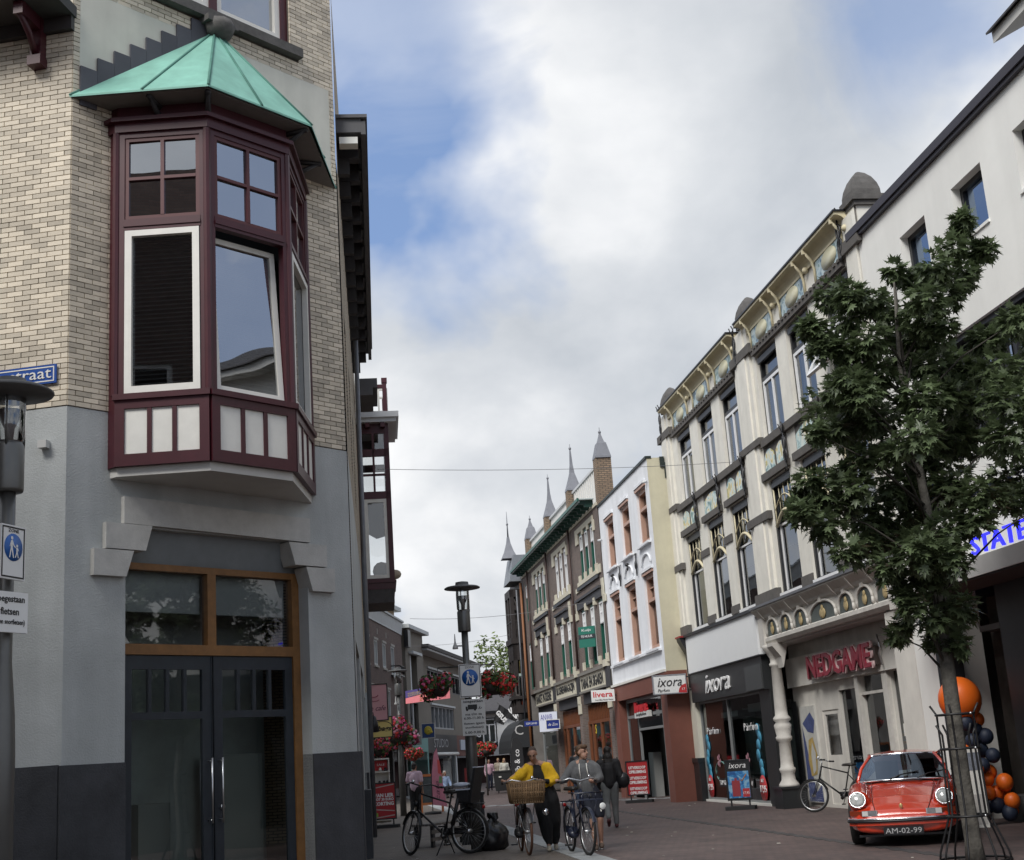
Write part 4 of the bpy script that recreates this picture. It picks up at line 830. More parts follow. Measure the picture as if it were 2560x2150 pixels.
# ================================================================== white house with salmon window frames
R2 = thing('white_house', 'narrow white house with salmon window frames and a pale yellow side wall', 'building', (4.2204,41.2010,0), math.atan2(-0.98990,0.14178))
SALM = mat('salmon_paint', (0.46,0.285,0.215), 0.5, var=0.08)
WX = [(-7.15,-5.78),(-4.53,-3.13),(-1.88,-0.53)]
q = MB(); wallholes(q, -8.2, 0, 3.9, 10.62, [(a,b_,8.06,9.84,0.3) for a,b_ in WX]+[(a,b_,4.69,7.06,0.3) for a,b_ in WX]); q.build('wall', mat('bluish_white_stucco', (0.76,0.78,0.81), 0.85, var=0.04, streak=0.06), R2)
q = MB(); q.quad((0,0,0),(0,1.1,0),(0,1.1,10.62),(0,0,10.62)); q.quad((0.0,0.0,10.62),(0.0,1.1,10.62),(-0.3,1.1,10.62),(-0.3,0,10.62)); q.quad((0,1.1,0),(0,12,0),(0,12,10.1),(0,1.1,10.1)); q.build('side_wall', mat('pale_yellow_render', (0.55,0.52,0.39), 0.85, var=0.07, vscale=2, streak=0.08), R2)
q = MB(); shell(q, -8.2, -0.02, 0, 10.5, 12, 0.05); q.quad((-8.1,1.5,0),(-0.1,1.5,0),(-0.1,1.5,10.4),(-8.1,1.5,10.4)); q.build('body', ROOM, R2)
q = MB(); q.box(-8.25,0.02,-0.05,0.15,10.60,10.68); q.box(-0.1,0.06,0.55,1.3,9.95,10.45); q.box(-0.1,0.05,0.42,0.56,10.3,10.64); q.build('roof_edge', mat('dark_green_edge', (0.012,0.022,0.02), 0.5), R2)
def sal_window(h, split, grid):
    q = MB(); w = 1.38; q.frame(0,w,0,h,0.13,0.08,0.28); q.box(0.13,w-0.13,0.06,0.26,split-0.05,split+0.05); q.box(-0.05,w+0.05,-0.05,0.05,h+0.0,h+0.08); wi = q.build('window', SALM, R2)
    q = MB(); q.box(-0.08,w+0.08,-0.08,0.02,h+0.10,h+0.18); q.box(-0.12,w+0.15,-0.12,0.1,-0.09,-0.02); q.build('moulding', mat('bluish_white_stucco', (0.76,0.78,0.81), 0.85), wi)
    if grid: q = MB(); q.box(w/2-0.02,w/2+0.02,0.15,0.2,split+0.05,h-0.13); q.box(0.13,w-0.13,0.15,0.2,(split+h)/2-0.02,(split+h)/2+0.02); q.build('glazing_bars', SALM, wi)
    pane(wi, 0.13,w-0.13,0.13,h-0.13,0.22,GLASS); curtain(wi, 0.13,0.6,0.1,h-0.1,0.5); curtain(wi, 0.85,w-0.13,0.1,h-0.1,0.5); return wi
a1 = sal_window(1.78,1.15,False); a2 = sal_window(2.37,1.55,True)
for i,(a,b_) in enumerate(WX):
    if i == 0: a1.location = (a,0,8.06); a2.location = (a,0,4.69)
    else: pdup(a1, R2, (a,0,8.06)); pdup(a2, R2, (a,0,4.69))
    q = MB(); q.tube([(a+0.69+0.62*math.cos(PI*k/10),-0.03,7.36+0.36*math.sin(PI*k/10)) for k in range(11)], 0.035, 6); q.build('blind_arch', mat('bluish_white_stucco', (0.76,0.78,0.81), 0.85), R2)
for x in (-5.15,-2.5):
    q = MB(); q.tube([(x,-0.06,7.2),(x,-0.06,7.95)], 0.025, 5); q.ball((x,-0.07,7.55),(0.07,0.05,0.16),8,6); q.build('wall_anchor', BLACK, R2)
for x,z in ((-6.3,7.75),(-3.75,7.75)): q = MB(); q.ball((x,-0.08,z),(0.06,0.08,0.07),8,5); q.tube([(x,-0.08,z),(x+0.08,-0.1,z-0.2)], 0.03, 5); q.build('wall_anchor', BLACK, R2)
for x,z in ((-8.0,9.35),(-5.1,7.95),(-2.55,7.95),(-0.2,9.9)): q = MB(); q.tube([(x,0,z),(x,-0.16,z-0.04)], 0.045, 6); q.build('wall_spout', mat('grey_white_paint', (0.55,0.56,0.57), 0.5), R2)
q = MB(); q.box(-7.9,-0.28,-0.10,0.0,4.56,4.64); q.build('ledge', mat('bluish_white_stucco', (0.76,0.78,0.81), 0.85), R2)
q = MB(); q.box(-8.22,0.03,-0.08,0.0,3.88,3.96); q.build('shop_cornice', WHITEP, R2)
TERRA = mat('terracotta_paint', (0.165,0.058,0.040), 0.65, var=0.08, vscale=3)
q = MB(); q.box(-8.18,-0.01,-0.04,0.3,3.35,3.88); fas = q.build('shop_fascia', TERRA, R2)
q = MB(); q.box(-8.15,-7.35,-0.03,0.4,0,3.35); q.build('shop_pier', TERRA, R2)
q = MB(); q.box(-0.72,0.02,-0.06,1.15,0,3.9); q.build('shop_pier', TERRA, R2)
q = MB(); q.box(-7.35,-0.72,0.25,0.33,2.70,2.80); q.box(-7.35,-0.72,0.25,0.33,3.25,3.35)
for x in (-7.35,-5.6,-2.05,-0.78): q.box(x,x+0.07,0.25,0.33,0,3.25)
q.box(-5.53,-2.05,0.25,0.33,2.25,2.33); sf2 = q.build('shop_front', mat('grey_alu', (0.22,0.23,0.23), 0.45), R2)
for a,b_,c,d in ((-7.28,-5.6,0.1,2.7),(-1.98,-0.78,0.1,2.7),(-7.28,-5.6,2.8,3.25),(-5.53,-2.05,2.8,3.25),(-1.98,-0.78,2.8,3.25),(-5.53,-2.05,2.33,2.7)): pane(sf2, a,b_,c,d,0.29,GLASSD)
q = MB(); 
for k in range(6): q.box(-4.2,-2.4,1.2,1.35,0.5+k*0.2,0.55+k*0.2)
q.box(-6.9,-6.2,0.8,1.1,0,1.5); q.build('shop_shelf', mat('pale_interior', (0.36,0.37,0.36), 0.8), sf2)
q = MB(); q.box(-5.45,-3.35,0.10,0.22,2.66,2.86); lb_ = q.build('sign_strip', mat('pale_sign', (0.62,0.62,0.60), 0.5), sf2)
text('lettering', 'livera', mat('bright_red', (0.55,0.02,0.03), 0.5), sf2, (-4.45,0.12,3.02), 0.4, fit=(1.9,0.36), extrude=0.03, bold=0.02); text('lettering', 'bodyfashion', mat('grey_letters', (0.1,0.1,0.1), 0.6), sf2, (-4.4,0.09,2.76), 0.15, fit=(1.5,0.12))

# ================================================================== brown brick house with spires
R3 = thing('brick_house', 'brown brick house with green windows, cream stone blocks and lead spires on its roof', 'building', (3.03,49.35,0), math.atan2(-0.98842,0.15177))
BRN = brickmat('brown_brickwork', (0.17,0.125,0.105), (0.125,0.092,0.080), (0.17,0.16,0.15), 0.22, 0.065, 0.009, var=0.2)
GRN = mat('bottle_green_paint', (0.012,0.095,0.065), 0.4); STN = mat('cream_stone', (0.55,0.52,0.42), 0.8, var=0.08)
def shiftb(k): return -5.93*k
holes = []; wins = []
for k in range(3):
    s_ = shiftb(k)
    for a in (-4.05,-2.97,-1.82): holes.append((a+s_,a+0.72+s_,8.38,10.28,0.22)); wins.append((a+s_,8.38,0.72,1.90,k==1,1.2))
    xs_ = (-4.72,-2.97,-1.27) if k == 0 else (-3.95,-2.2)
    for a in xs_: holes.append((a+s_,a+0.85+s_,4.95,7.26,0.22)); wins.append((a+s_,4.95,0.85,2.31,False,1.4))
holes += [(-19.1,-18.4,8.38,10.28,0.22),(-19.15,-18.35,4.95,7.26,0.22)]; wins += [(-19.1,8.38,0.7,1.9,False,1.2),(-19.15,4.95,0.8,2.31,False,1.4)]
q = MB(); wallholes(q, -19.75, 0, 4.72, 10.72, holes); q.build('wall', BRN, R3)
q = MB(); shell(q, -19.75, -0.02, 0, 10.72, 10, 0.0); q.quad((-19.6,1.2,0),(-0.1,1.2,0),(-0.1,1.2,10.5),(-19.6,1.2,10.5)); q.build('body', ROOM, R3)
for x,z,w,h,white,sp4 in wins:
    q = MB(); q.frame(x,x+w,z,z+h,0.11,0.02,0.20); wi = q.build('window', WPVC if white else GRN, R3)
    q = MB(); q.frame(x+0.11,x+w-0.11,z+sp4,z+h-0.11,0.055,0.0,0.12); 
    if h > 2: q.box(x+w/2-0.02,x+w/2+0.02,0.02,0.1,z+sp4,z+h-0.11); q.box(x+0.11,x+w-0.11,0.03,0.09,z+(sp4+h)/2-0.05,z+(sp4+h)/2-0.01)
    q.box(x+w-0.17,x+w-0.11,0.01,0.12,z+0.1,z+sp4); q.build('sash', WPVC, wi)
    pane(wi, x+0.11,x+w-0.11,z+0.11,z+h-0.11,0.15,GLASS); curtain(wi, x+0.1,x+w-0.1,z+0.6,z+h-0.1,0.4)
for k in range(3):
    s_ = shiftb(k)
    def st_(x0,x1,z0,z1,o=0.05,m=STN,nm='stone_block'):
        q = MB(); q.box(x0+s_,x1+s_,-o,-0.001,z0,z1); return q.build(nm, m, R3)
    st_(-4.65,-0.95,10.32,10.52)
    for x0,x1 in ((-4.65,-4.10),(-3.30,-3.0),(-2.22,-1.86),(-1.08,-0.78)): st_(x0,x1,9.9 if x0 < -4 or x0 > -1.2 else 10.14,10.32)
    st_(-5.35,-4.6,8.02,8.2); st_(-4.6,-0.7,8.2,8.36,0.10); st_(-0.7,-0.25,8.2,8.52)
    for x0 in (-4.42,-3.28,-2.2,-1.05): st_(x0,x0+0.32,8.36,8.62,0.07)
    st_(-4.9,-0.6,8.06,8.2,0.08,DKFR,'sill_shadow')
    for x0 in (-3.6,-2.6,-1.6): st_(x0-0.35,x0+0.15,10.56,10.68,0.012,BRN,'stone_block') if False else None
    l0,l1 = (-5.2,-0.3) if k == 0 else (-4.5,-1.4)
    st_(l0,l1,7.30,7.62,0.09,mat('dark_lintel', (0.05,0.05,0.055), 0.6),'lintel'); st_(l0-0.05,l1+0.05,7.62,7.72,0.16,mat('dark_lintel', (0.05,0.05,0.055), 0.6),'lintel')
    st_(l0-0.4,l0,7.25,7.75); st_(l0-0.65,l0-0.1,6.95,7.25); st_(l1,l1+0.35,7.3,7.95); st_(l1+0.1,l1+0.6,7.05,7.32)
    for x0 in ([-4.95,-3.5,-1.75,-0.4] if k == 0 else [-4.3,-2.75,-1.25]): st_(x0,x0+0.3,4.86,5.18,0.08); st_(x0,x0+0.28,7.12,7.4,0.12) if x0 not in (-4.95,-0.4,-4.3,-1.25) else None
    # cream name boards with black letters
    q = MB(); q.box(-5.5+s_,-0.75+s_,-0.12,0.02,4.05,4.66); nb_ = q.build('name_board', STN, R3)
    q = MB(); q.box(-5.6+s_,-0.65+s_,-0.20,0.02,4.66,4.78); q.box(-5.6+s_,-0.65+s_,-0.17,0.02,3.97,4.05); q.build('board_moulding', mat('grey_moulding', (0.20,0.19,0.17), 0.7), nb_)
    text('lettering', ('TABAK EN SIGAREN','BLOEMENMAGAZIJN','BANKET PATISSERIE')[k], mat('black_letters', (0.03,0.03,0.03), 0.6), nb_, (-3.12+s_,-0.125,4.34), 0.4, fit=(4.4,0.42), extrude=0.01, bold=0.01)
    q = MB(); q.box(-0.6+s_,-0.1+s_,-0.10,0.0,3.95,4.7); q.build('pier_block', mat('dark_lintel', (0.05,0.05,0.055), 0.6), R3)
    q = MB(); q.box(-0.65+s_,-0.15+s_,-0.16,0.0,4.7,4.95); q.build('stone_block', STN, R3)
    # shopfront below
    q = MB(); q.box(-5.7+s_,-0.6+s_,0.0,0.35,3.55,3.97); q.build('shop_beam', mat('dark_lintel', (0.05,0.05,0.055), 0.6), R3)
    q = MB(); q.box(-0.62+s_,-0.05+s_,-0.05,0.35,0.0,3.97); q.build('shop_pier', BRN, R3)
    q = MB(); q.box(-0.64+s_,-0.03+s_,-0.09,-0.04,3.2,3.6); q.box(-0.55+s_,-0.1+s_,-0.11,-0.04,3.6,3.9); q.build('stone_block', STN, R3)
    WD = mat('varnished_wood', (0.16,0.055,0.022), 0.45, var=0.2, vscale=6)
    q = MB(); q.box(-5.7+s_,-0.62+s_,0.12,0.22,2.75,2.87)
    if k < 2:
        for x in (-5.7,-4.9,-3.3,-1.6,-0.85): q.box(x+s_,x+0.22+s_,0.12,0.22,0,2.75)
        for i in range(16): x = -5.6+i*0.31; q.box(x+s_,x+0.05+s_,0.14,0.2,2.87,3.5)
    else:
        for x in (-5.7,-0.75): q.box(x+s_,x+0.12+s_,0.12,0.22,0,2.75)
    fr2 = q.build('shop_front', WD if k < 2 else mat('grey_alu', (0.22,0.23,0.23), 0.45), R3)
    pane(fr2, -5.6+s_,-0.7+s_,0.1,2.75,0.18,GLASSD); pane(fr2, -5.6+s_,-0.7+s_,2.87,3.5,0.18,GLASSD)
    q = MB(); q.box(-5.2+s_,-3.6+s_,0.5,0.6,2.2,2.6); q.build('window_poster', mat('poster_blue_grey', (0.12,0.17,0.22), 0.5), fr2)
text('lettering', 'S', mat('yellow_sign', (0.7,0.5,0.05), 0.5), R3, (-4.0,0.08,2.5), 0.5)
q = MB(); q.box(-19.9,0,-0.05,0.0,10.72,10.84); q.build('stone_course', STN, R3)
# green eaves with joists
q = MB(); q.box(-19.7,-0.6,-0.60,-0.55,10.96,11.08); q.box(-19.7,-0.55,-0.62,0.0,11.06,11.10); ev = q.build('eaves', mat('pale_eaves_board', (0.45,0.52,0.52), 0.6), R3)
q = MB(); q.box(-19.75,-0.5,-0.66,-0.60,11.0,11.12); q.build('gutter', GRN, ev)
jm = MB(); jm.box(-0.055,0.055,-0.58,0.0,10.90,11.06); jm.prism([(-0.055,10.80),(0.055,10.80),(0.055,10.90),(-0.055,10.90)], -0.35, 0.0); jmm = setm(jm.mesh('joist'), mat('dark_green_paint', (0.012,0.055,0.042), 0.5))
for i in range(27): inst('joist', jmm, ev, (-19.5+i*0.72,0,0))
for x in (-5.85,-11.78,-17.7): q = MB(); q.tube([(x,-0.1,10.8),(x,-0.1,5.0)], 0.05, 6); q.build('drainpipe', mat('rust_pipe', (0.06,0.035,0.03), 0.6), R3)
# brick pillars, lead spires, white screens
pm = MB(); pm.box(-0.26,0.26,0.0,0.6,10.7,12.55); pmm = setm(pm.mesh('roof_pillar'), brickmat('tan_brickwork', (0.30,0.21,0.14), (0.22,0.16,0.11), (0.08,0.07,0.06), 0.22, 0.075, 0.012))
def spire(prof):
    q = MB()
    for (r0,z0),(r1,z1) in zip(prof,prof[1:]): q.add([(-r0,-r0,z0),(r0,-r0,z0),(r0,r0,z0),(-r0,r0,z0),(-r1,-r1,z1),(r1,-r1,z1),(r1,r1,z1),(-r1,r1,z1)], [(0,1,5,4),(1,2,6,5),(2,3,7,6),(3,0,4,7)])
    zt = prof[-1][1]; q.ball((0,0,zt+0.05),0.07,8,6); q.tube([(0,0,zt),(0,0,zt+0.25)], 0.015, 4); return setm(q.mesh('spire'), mat('lead_sheet', (0.21,0.215,0.235), 0.5, 0.2, var=0.12, vscale=4))
short = spire([(0.36,-0.08),(0.35,0.0),(0.21,0.55),(0.14,0.62),(0.06,0.88),(0.035,0.98)]); tall = spire([(0.36,-0.08),(0.35,0.0),(0.22,0.40),(0.12,0.75),(0.07,1.15),(0.03,1.85)])
for x,s_ in ((0.12,short),(-5.95,tall),(-11.9,tall),(-18.0,short)):
    pi_ = inst('roof_pillar', pmm, R3, (x,0,0)); inst('spire', s_, pi_, (0,0.3,12.55), None, (0.86,0.86,0.95))
for i,(a,b_) in enumerate(((-5.65,-0.16),(-11.6,-6.25),(-17.7,-12.2))):
    q = MB(); q.box(a,b_,0.25,0.31,10.9,12.3); scn = q.build('roof_screen', mat('white_screen', (0.66,0.65,0.62), 0.6, var=0.04), R3)
    q = MB(); q.box(a,b_,0.17,0.36,12.3,12.40); q.build('screen_rail', mat('grey_white_paint', (0.55,0.56,0.57), 0.5), scn)
    if i == 0:
        for k in range(14): q = MB(); q.box(a+0.2+k*0.38,a+0.42+k*0.38,0.21,0.25,10.95,12.28); q.build('screen_slat', mat('white_screen', (0.66,0.65,0.62), 0.6), scn)
# ================================================================== dark timber house beyond the spires (projecting tower bay)
TO = Vector((3.03,49.35))-Vector((0.15177,-0.98842))*19.75
R4 = thing('timber_house', 'dark timber house with projecting tower bay, open balcony and slate spire', 'building', (TO.x,TO.y,0), math.atan2(-0.98842,0.15177))
TIM = mat('dark_timber', (0.028,0.022,0.021), 0.6, var=0.25, vscale=6)
q = MB(); q.quad((-5,0,0),(0,0,0),(0,0,10.9),(-5,0,10.9)); shell(q,-5,0,0,10.9,9); q.build('wall', TIM, R4)
q = MB(); q.tube([(-0.12,-0.12,0.2),(-0.12,-0.12,10.5)], 0.07, 6); q.build('drainpipe', mat('rust_orange_pipe', (0.22,0.09,0.035), 0.6), R4)
q = MB(); q.tube([(-0.5,-0.3,3.5),(-0.5,-0.3,10.2)], 0.05, 6); q.build('rain_pipe', TIN, R4)
tx0,tx1,ty = -2.9,-0.9,-0.62
q = MB(); q.box(tx0,tx1,ty,0,3.9,4.3); q.box(tx0,tx1,ty,0,6.6,7.6); q.box(tx0-0.06,tx1+0.06,ty-0.08,0,7.45,7.75); q.box(tx0-0.1,tx1+0.1,ty-0.1,0,4.6,4.75); q.box(tx0,tx1,ty,0,9.9,10.3)
for x in (tx0,tx1-0.2,(tx0+tx1)/2-0.1):
    q.box(x,x+0.2,ty,ty+0.2,4.3,10.3)
q.box(tx1-0.2,tx1,-0.25,0,4.3,10.3); q.box(tx0,tx0+0.2,-0.25,0,4.3,10.3); q.box(tx1-0.12,tx1,ty+0.2,-0.25,9.2,9.45)
q.tube([(tx1-0.1,ty+0.1,9.0),(tx1-0.1,ty+0.55,9.9)], 0.07, 5); q.tube([(tx1-0.1,-0.1,9.0),(tx1-0.1,-0.45,9.9)], 0.07, 5); q.tube([(tx1-0.1,ty+0.1,9.9),(tx1-0.1,-0.2,9.3)], 0.05, 5)
tw4 = q.build('tower_bay', TIM, R4)
q = MB(); 
for k in range(6): q.box(tx1-0.08,tx1-0.03,ty+0.25+k*0.16,ty+0.31+k*0.16,7.75,8.6)
q.box(tx1-0.1,tx1,ty+0.2,-0.25,8.6,8.68); q.box(tx1-0.1,tx1,ty+0.2,-0.25,8.2,8.26)
for k in range(5): q.box(tx0+0.3+k*0.36,tx0+0.36+k*0.36,ty+0.03,ty+0.09,7.75,8.6)
q.box(tx0+0.2,tx1-0.2,ty+0.02,ty+0.1,8.6,8.68); q.build('balcony_rail', TIM, tw4)
q = MB(); q.box(tx1-0.05,tx1+0.012,ty+0.28,-0.32,5.95,6.55); q.build('painted_panel', majolica('gilt_panel', [(0.4,(0.06,0.05,0.03)),(0.5,(0.30,0.24,0.08)),(0.6,(0.10,0.09,0.04))], 4), tw4)
q = MB(); q.box(tx1-0.05,tx1+0.012,ty+0.28,-0.32,4.3,4.6); q.build('red_panel', mat('rust_panel', (0.16,0.03,0.015), 0.6), tw4)
q = MB(); n=8; c_=(ty+0.28-0.32)/2; hw=0.34; q.add([(tx1+0.005,c_-hw,4.75),(tx1+0.005,c_+hw,4.75)]+[(tx1+0.005,c_+hw*math.cos(PI*k/n),5.62+0.16*math.sin(PI*k/n)) for k in range(n+1)], [tuple(range(n+3))]); q.build('arched_pane', glassmat('pale_green_glass', (0.6,0.7,0.68), 0.45), tw4)
q = MB(); q.box(tx1-0.25,tx1-0.02,ty+0.2,-0.25,4.75,5.9); q.quad((tx1-0.1,ty+0.2,4.7),(tx1-0.1,-0.25,4.7),(tx1-0.1,-0.25,5.9),(tx1-0.1,ty+0.2,5.9)); q.build('bay_curtain', mat('pale_green_curtain', (0.42,0.52,0.48), 0.8), tw4)
# steep slate roof with swept finial
q = MB(); ym = ty/2-0.1
q.add([(tx0-0.3,ty+0.02,10.7),(tx1+0.15,ty+0.02,10.7),(tx1+0.15,ym+0.1,12.1),(tx0-0.3,ym+0.1,12.1),(tx1+0.15,2.2,12.1),(tx0-0.3,2.2,12.1),(tx1+0.15,2.2,10.7),(tx0-0.3,2.2,10.7)], [(0,1,2,3),(3,2,4,5),(1,6,4,2),(0,3,5,7),(0,7,6,1),(6,7,5,4)])
rf = q.build('tower_roof', mat('lead_roof', (0.20,0.215,0.235), 0.5, 0.1, var=0.12), R4)
q = MB()
prof = [(0.42,12.0),(0.24,12.4),(0.11,12.85),(0.06,13.2)]
for (r0,z0),(r1,z1) in zip(prof,prof[1:]): q.add([(-r0,-r0,z0),(r0,-r0,z0),(r0,r0,z0),(-r0,r0,z0),(-r1,-r1,z1),(r1,-r1,z1),(r1,r1,z1),(-r1,r1,z1)], [(0,1,5,4),(1,2,6,5),(2,3,7,6),(3,0,4,7)])
q.tube([(0,0,13.2),(0,0,14.6)], [0.05,0.012], 5); q.ball((0,0,13.9),0.07,6,5); q.tube([(-0.14,0,13.9),(0.14,0,13.9)], 0.02, 4); q.build('finial', mat('lead_sheet', (0.21,0.215,0.235), 0.5), rf, (tx1-0.7,ym,0))
q = MB(); q.box(-9,-0.2,-0.02,0.3,0,3.5); q.build('shop_front', mat('black_shop', (0.012,0.012,0.014), 0.5), R4)
# big dark hooded awning over its shop
q = MB(); vs=[]; nA,nB=10,6
for i in range(nA+1):
    x=-4.8+4.6*i/nA
    for j in range(nB+1): t=PI/2*j/nB; vs.append((x,-0.05-1.15*math.sin(t),2.15+1.45*math.cos(t)))
q.add(vs, [(i*(nB+1)+j,(i+1)*(nB+1)+j,(i+1)*(nB+1)+j+1,i*(nB+1)+j+1) for i in range(nA) for j in range(nB)])
side=[(-0.2,-0.05,2.15)]+[(-0.2,-0.05-1.15*math.sin(PI/2*j/nB),2.15+1.45*math.cos(PI/2*j/nB)) for j in range(nB+1)]; q.poly(side); q.poly([(-4.8,y,z) for _,y,z in side])
q.box(-4.8,-0.2,-1.21,-1.18,1.9,2.15)
aw = q.build('hood_awning', mat('black_canvas', (0.022,0.024,0.028), 0.8), None, (TO.x,TO.y,0), math.atan2(-0.98842,0.15177)); tag(aw, 'large black hooded awning in front of the dark timber house', 'awning')
text('lettering', 'C', mat('pale_mark', (0.5,0.5,0.5), 0.6), aw, (-0.19,-0.7,3.0), 0.7, rot=(PI/2,0,PI/2))

# ================================================================== left-hand row far down the street
def frame_dir(x,y,ang): d = Vector((math.sin(ang),math.cos(ang))); return (x,y,0), math.atan2(d.y,d.x)
BRB = brickmat('chocolate_brickwork', (0.17,0.115,0.095), (0.13,0.088,0.075), (0.12,0.10,0.09), 0.22, 0.07, 0.008, var=0.15)
loc,rot = frame_dir(-8.45,58,0.068)
L2 = thing('brown_brick_building', 'brown brick building with narrow white windows under a deep white cornice', 'building', loc, rot)
w2x = [5.6,7.6,9.9,12.3,14.9]; w1x = [8.4,10.6,13.0]
holes = [(x,x+0.95,6.72,8.02,0.25) for x in w2x]+[(x,x+1.1,4.15,5.62,0.2) for x in w1x]; holes[4] = (14.9,15.9,6.5,8.05,0.25)
q = MB(); wallholes(q,0,18.6,3.2,9.0,holes); q.build('wall', BRB, L2)
q = MB(); shell(q,0,18.6,0,9.0,10); q.quad((0.1,1.2,0),(18.5,1.2,0),(18.5,1.2,9),(0.1,1.2,9)); q.build('body', ROOM, L2)
q = MB(); profile(q,[(0,8.95),(-0.05,8.95),(-0.05,9.0),(-0.03,9.02),(-0.12,9.62),(-0.2,9.64),(-0.2,9.74),(0.3,9.74),(0.3,8.95)],0,18.6); q.build('cornice', mat('weathered_white', (0.55,0.57,0.56), 0.7, var=0.06), L2)
for i,(a,b_,c,d,_) in enumerate(holes):
    q = MB(); q.frame(a,b_,c,d,0.10,0.0,0.18); w_ = q.build('window', mat('weathered_white', (0.55,0.57,0.56), 0.7), L2)
    q = MB(); q.box(a-0.08,b_+0.08,-0.05,0.0,d,d+0.12); q.box(a-0.08,b_+0.08,-0.06,0.0,c-0.1,c); q.build('stone_trim', mat('pale_trim', (0.42,0.40,0.36), 0.8), w_)
    pane(w_,a+0.1,b_-0.1,c+0.1,d-0.1,0.12,GLASS); curtain(w_,a+0.1,b_-0.1,c+0.1,d-0.1,0.4)
    q = MB(); q.box((a+b_)/2-0.03,(a+b_)/2+0.03,0.02,0.1,c+0.1,d-0.1); q.build('glazing_bar', mat('weathered_white', (0.55,0.57,0.56), 0.7), w_)
for x in (6.0,8.3,10.8,13.4): q = MB(); q.box(x,x+0.12,-0.03,0,8.35,8.65); q.build('wall_anchor', mat('pale_trim', (0.42,0.40,0.36), 0.8), L2)
q = MB(); q.tube([(14.7,0,6.95),(14.7,-0.5,6.95),(16.1,-0.5,6.95),(16.1,0,6.95)],0.03,4); q.box(14.65,16.15,-0.52,0,6.4,6.46)
for k in range(8): q.tube([(14.7+k*0.2,-0.5,6.55),(14.7+k*0.2,-0.5,6.95)],0.018,4)
q.build('small_balcony', BLACK, L2)
q = MB(); q.box(0,18.6,-0.9,0.1,2.75,3.2); q.build('shop_canopy', mat('dark_fascia', (0.06,0.058,0.056), 0.6), L2)
q = MB(); 
for x in (0,4.5,9.2,13.8,18.2): q = MB(); q.box(x,x+0.4,-0.05,0.3,0,2.75); L2s = q.build('shop_pier', mat('dark_fascia', (0.06,0.058,0.056), 0.6), L2)
pane(L2s,0.3,18.3,0.1,2.75,0.2,GLASSD); q = MB(); q.box(6,9,0.5,0.9,0.3,1.6); q.box(10.5,13.3,0.6,0.9,0.2,2.0); q.build('shop_goods', majolica('goods', [(0.35,(0.05,0.04,0.03)),(0.5,(0.30,0.20,0.04)),(0.62,(0.12,0.03,0.03))], 5), L2s)
# grey-brown concrete pair
CONC = mat('brown_grey_render', (0.185,0.165,0.135), 0.85, var=0.10, vscale=1.5)
loc,rot = frame_dir(-7.05,77.2,0.119)
L3 = thing('stepped_building', 'tall grey-brown building with projecting flat white roof slab beside the brown brick building', 'building', loc, rot)
q = MB(); wallholes(q,0,5.2,3.2,9.4,[(1.2,3.2,5.9,8.0,0.5),(0.6,3.0,3.4,5.2,0.3)]); shell(q,0,5.2,0,9.4,9); q.quad((0.1,1.0,0),(5.1,1.0,0),(5.1,1.0,10),(0.1,1.0,10)); q.build('wall', CONC, L3)
q = MB(); q.box(-0.3,5.6,-0.35,3,9.4,9.62); q.build('roof_slab', mat('weathered_white', (0.55,0.57,0.56), 0.7), L3)
q = MB(); q.box(-2.6,0.2,0.6,2.5,9.0,10.45); chm = q.build('chimney', mat('tan_brickwork_far', (0.30,0.22,0.14), 0.85, var=0.2), L3)
q = MB(); q.box(-3.1,0.8,0.3,2.9,10.45,10.68); q.build('chimney_slab', mat('weathered_white', (0.55,0.57,0.56), 0.7), chm)
q = MB(); q.box(0.9,3.5,-0.3,0.1,8.0,8.15); q.box(0.9,5.2,-0.3,0.1,5.75,5.88); q.box(1.2,2.0,0.1,0.2,5.9,8.0); q.box(0.6,3.0,0.05,0.12,3.4,3.5); q.box(0.6,0.75,0.05,0.12,3.5,5.2); q.box(1.7,1.85,0.05,0.12,3.5,5.2); q.build('window_trim', mat('weathered_white', (0.55,0.57,0.56), 0.7), L3)
pane(L3,2.0,3.2,5.9,8.0,0.4,GLASSD); pane(L3,0.75,3.0,3.5,5.2,0.15,GLASS)
q = MB(); q.box(-0.2,0.5,-0.25,0.0,8.3,9.3); q.build('wall_box', BLACK, L3)
q = MB(); q.box(0,5.2,-0.05,0.2,0,3.2); q.build('shop_front', mat('teal_shop', (0.13,0.30,0.27), 0.6), L3)
pane(L3,0.6,4.8,0.3,2.4,-0.07,GLASSD)
loc,rot = frame_dir(-7.1,82.4,0.119)
L4 = thing('flat_roof_building', 'long grey-brown building with wide overhanging flat roof above a dark shoe shop', 'building', loc, rot)
q = MB(); wallholes(q,0,20,3.5,8.5,[(4.5,12.0,6.4,7.7,0.3),(5.2,13.5,3.9,5.4,0.3),(13.5,19,6.4,7.7,0.3)]); shell(q,0,20,0,8.5,9); q.quad((0.1,1.0,0),(19.9,1.0,0),(19.9,1.0,8.4),(0.1,1.0,8.4)); q.build('wall', CONC, L4)
q = MB(); q.box(-0.2,20.4,-1.0,5,8.5,8.62); q.build('roof_soffit', mat('weathered_white', (0.55,0.57,0.56), 0.7), L4); q = MB(); q.box(-0.3,20.5,-1.1,5,8.62,8.85); q.build('roof_edge', mat('bitumen', (0.06,0.055,0.05), 0.8), L4)
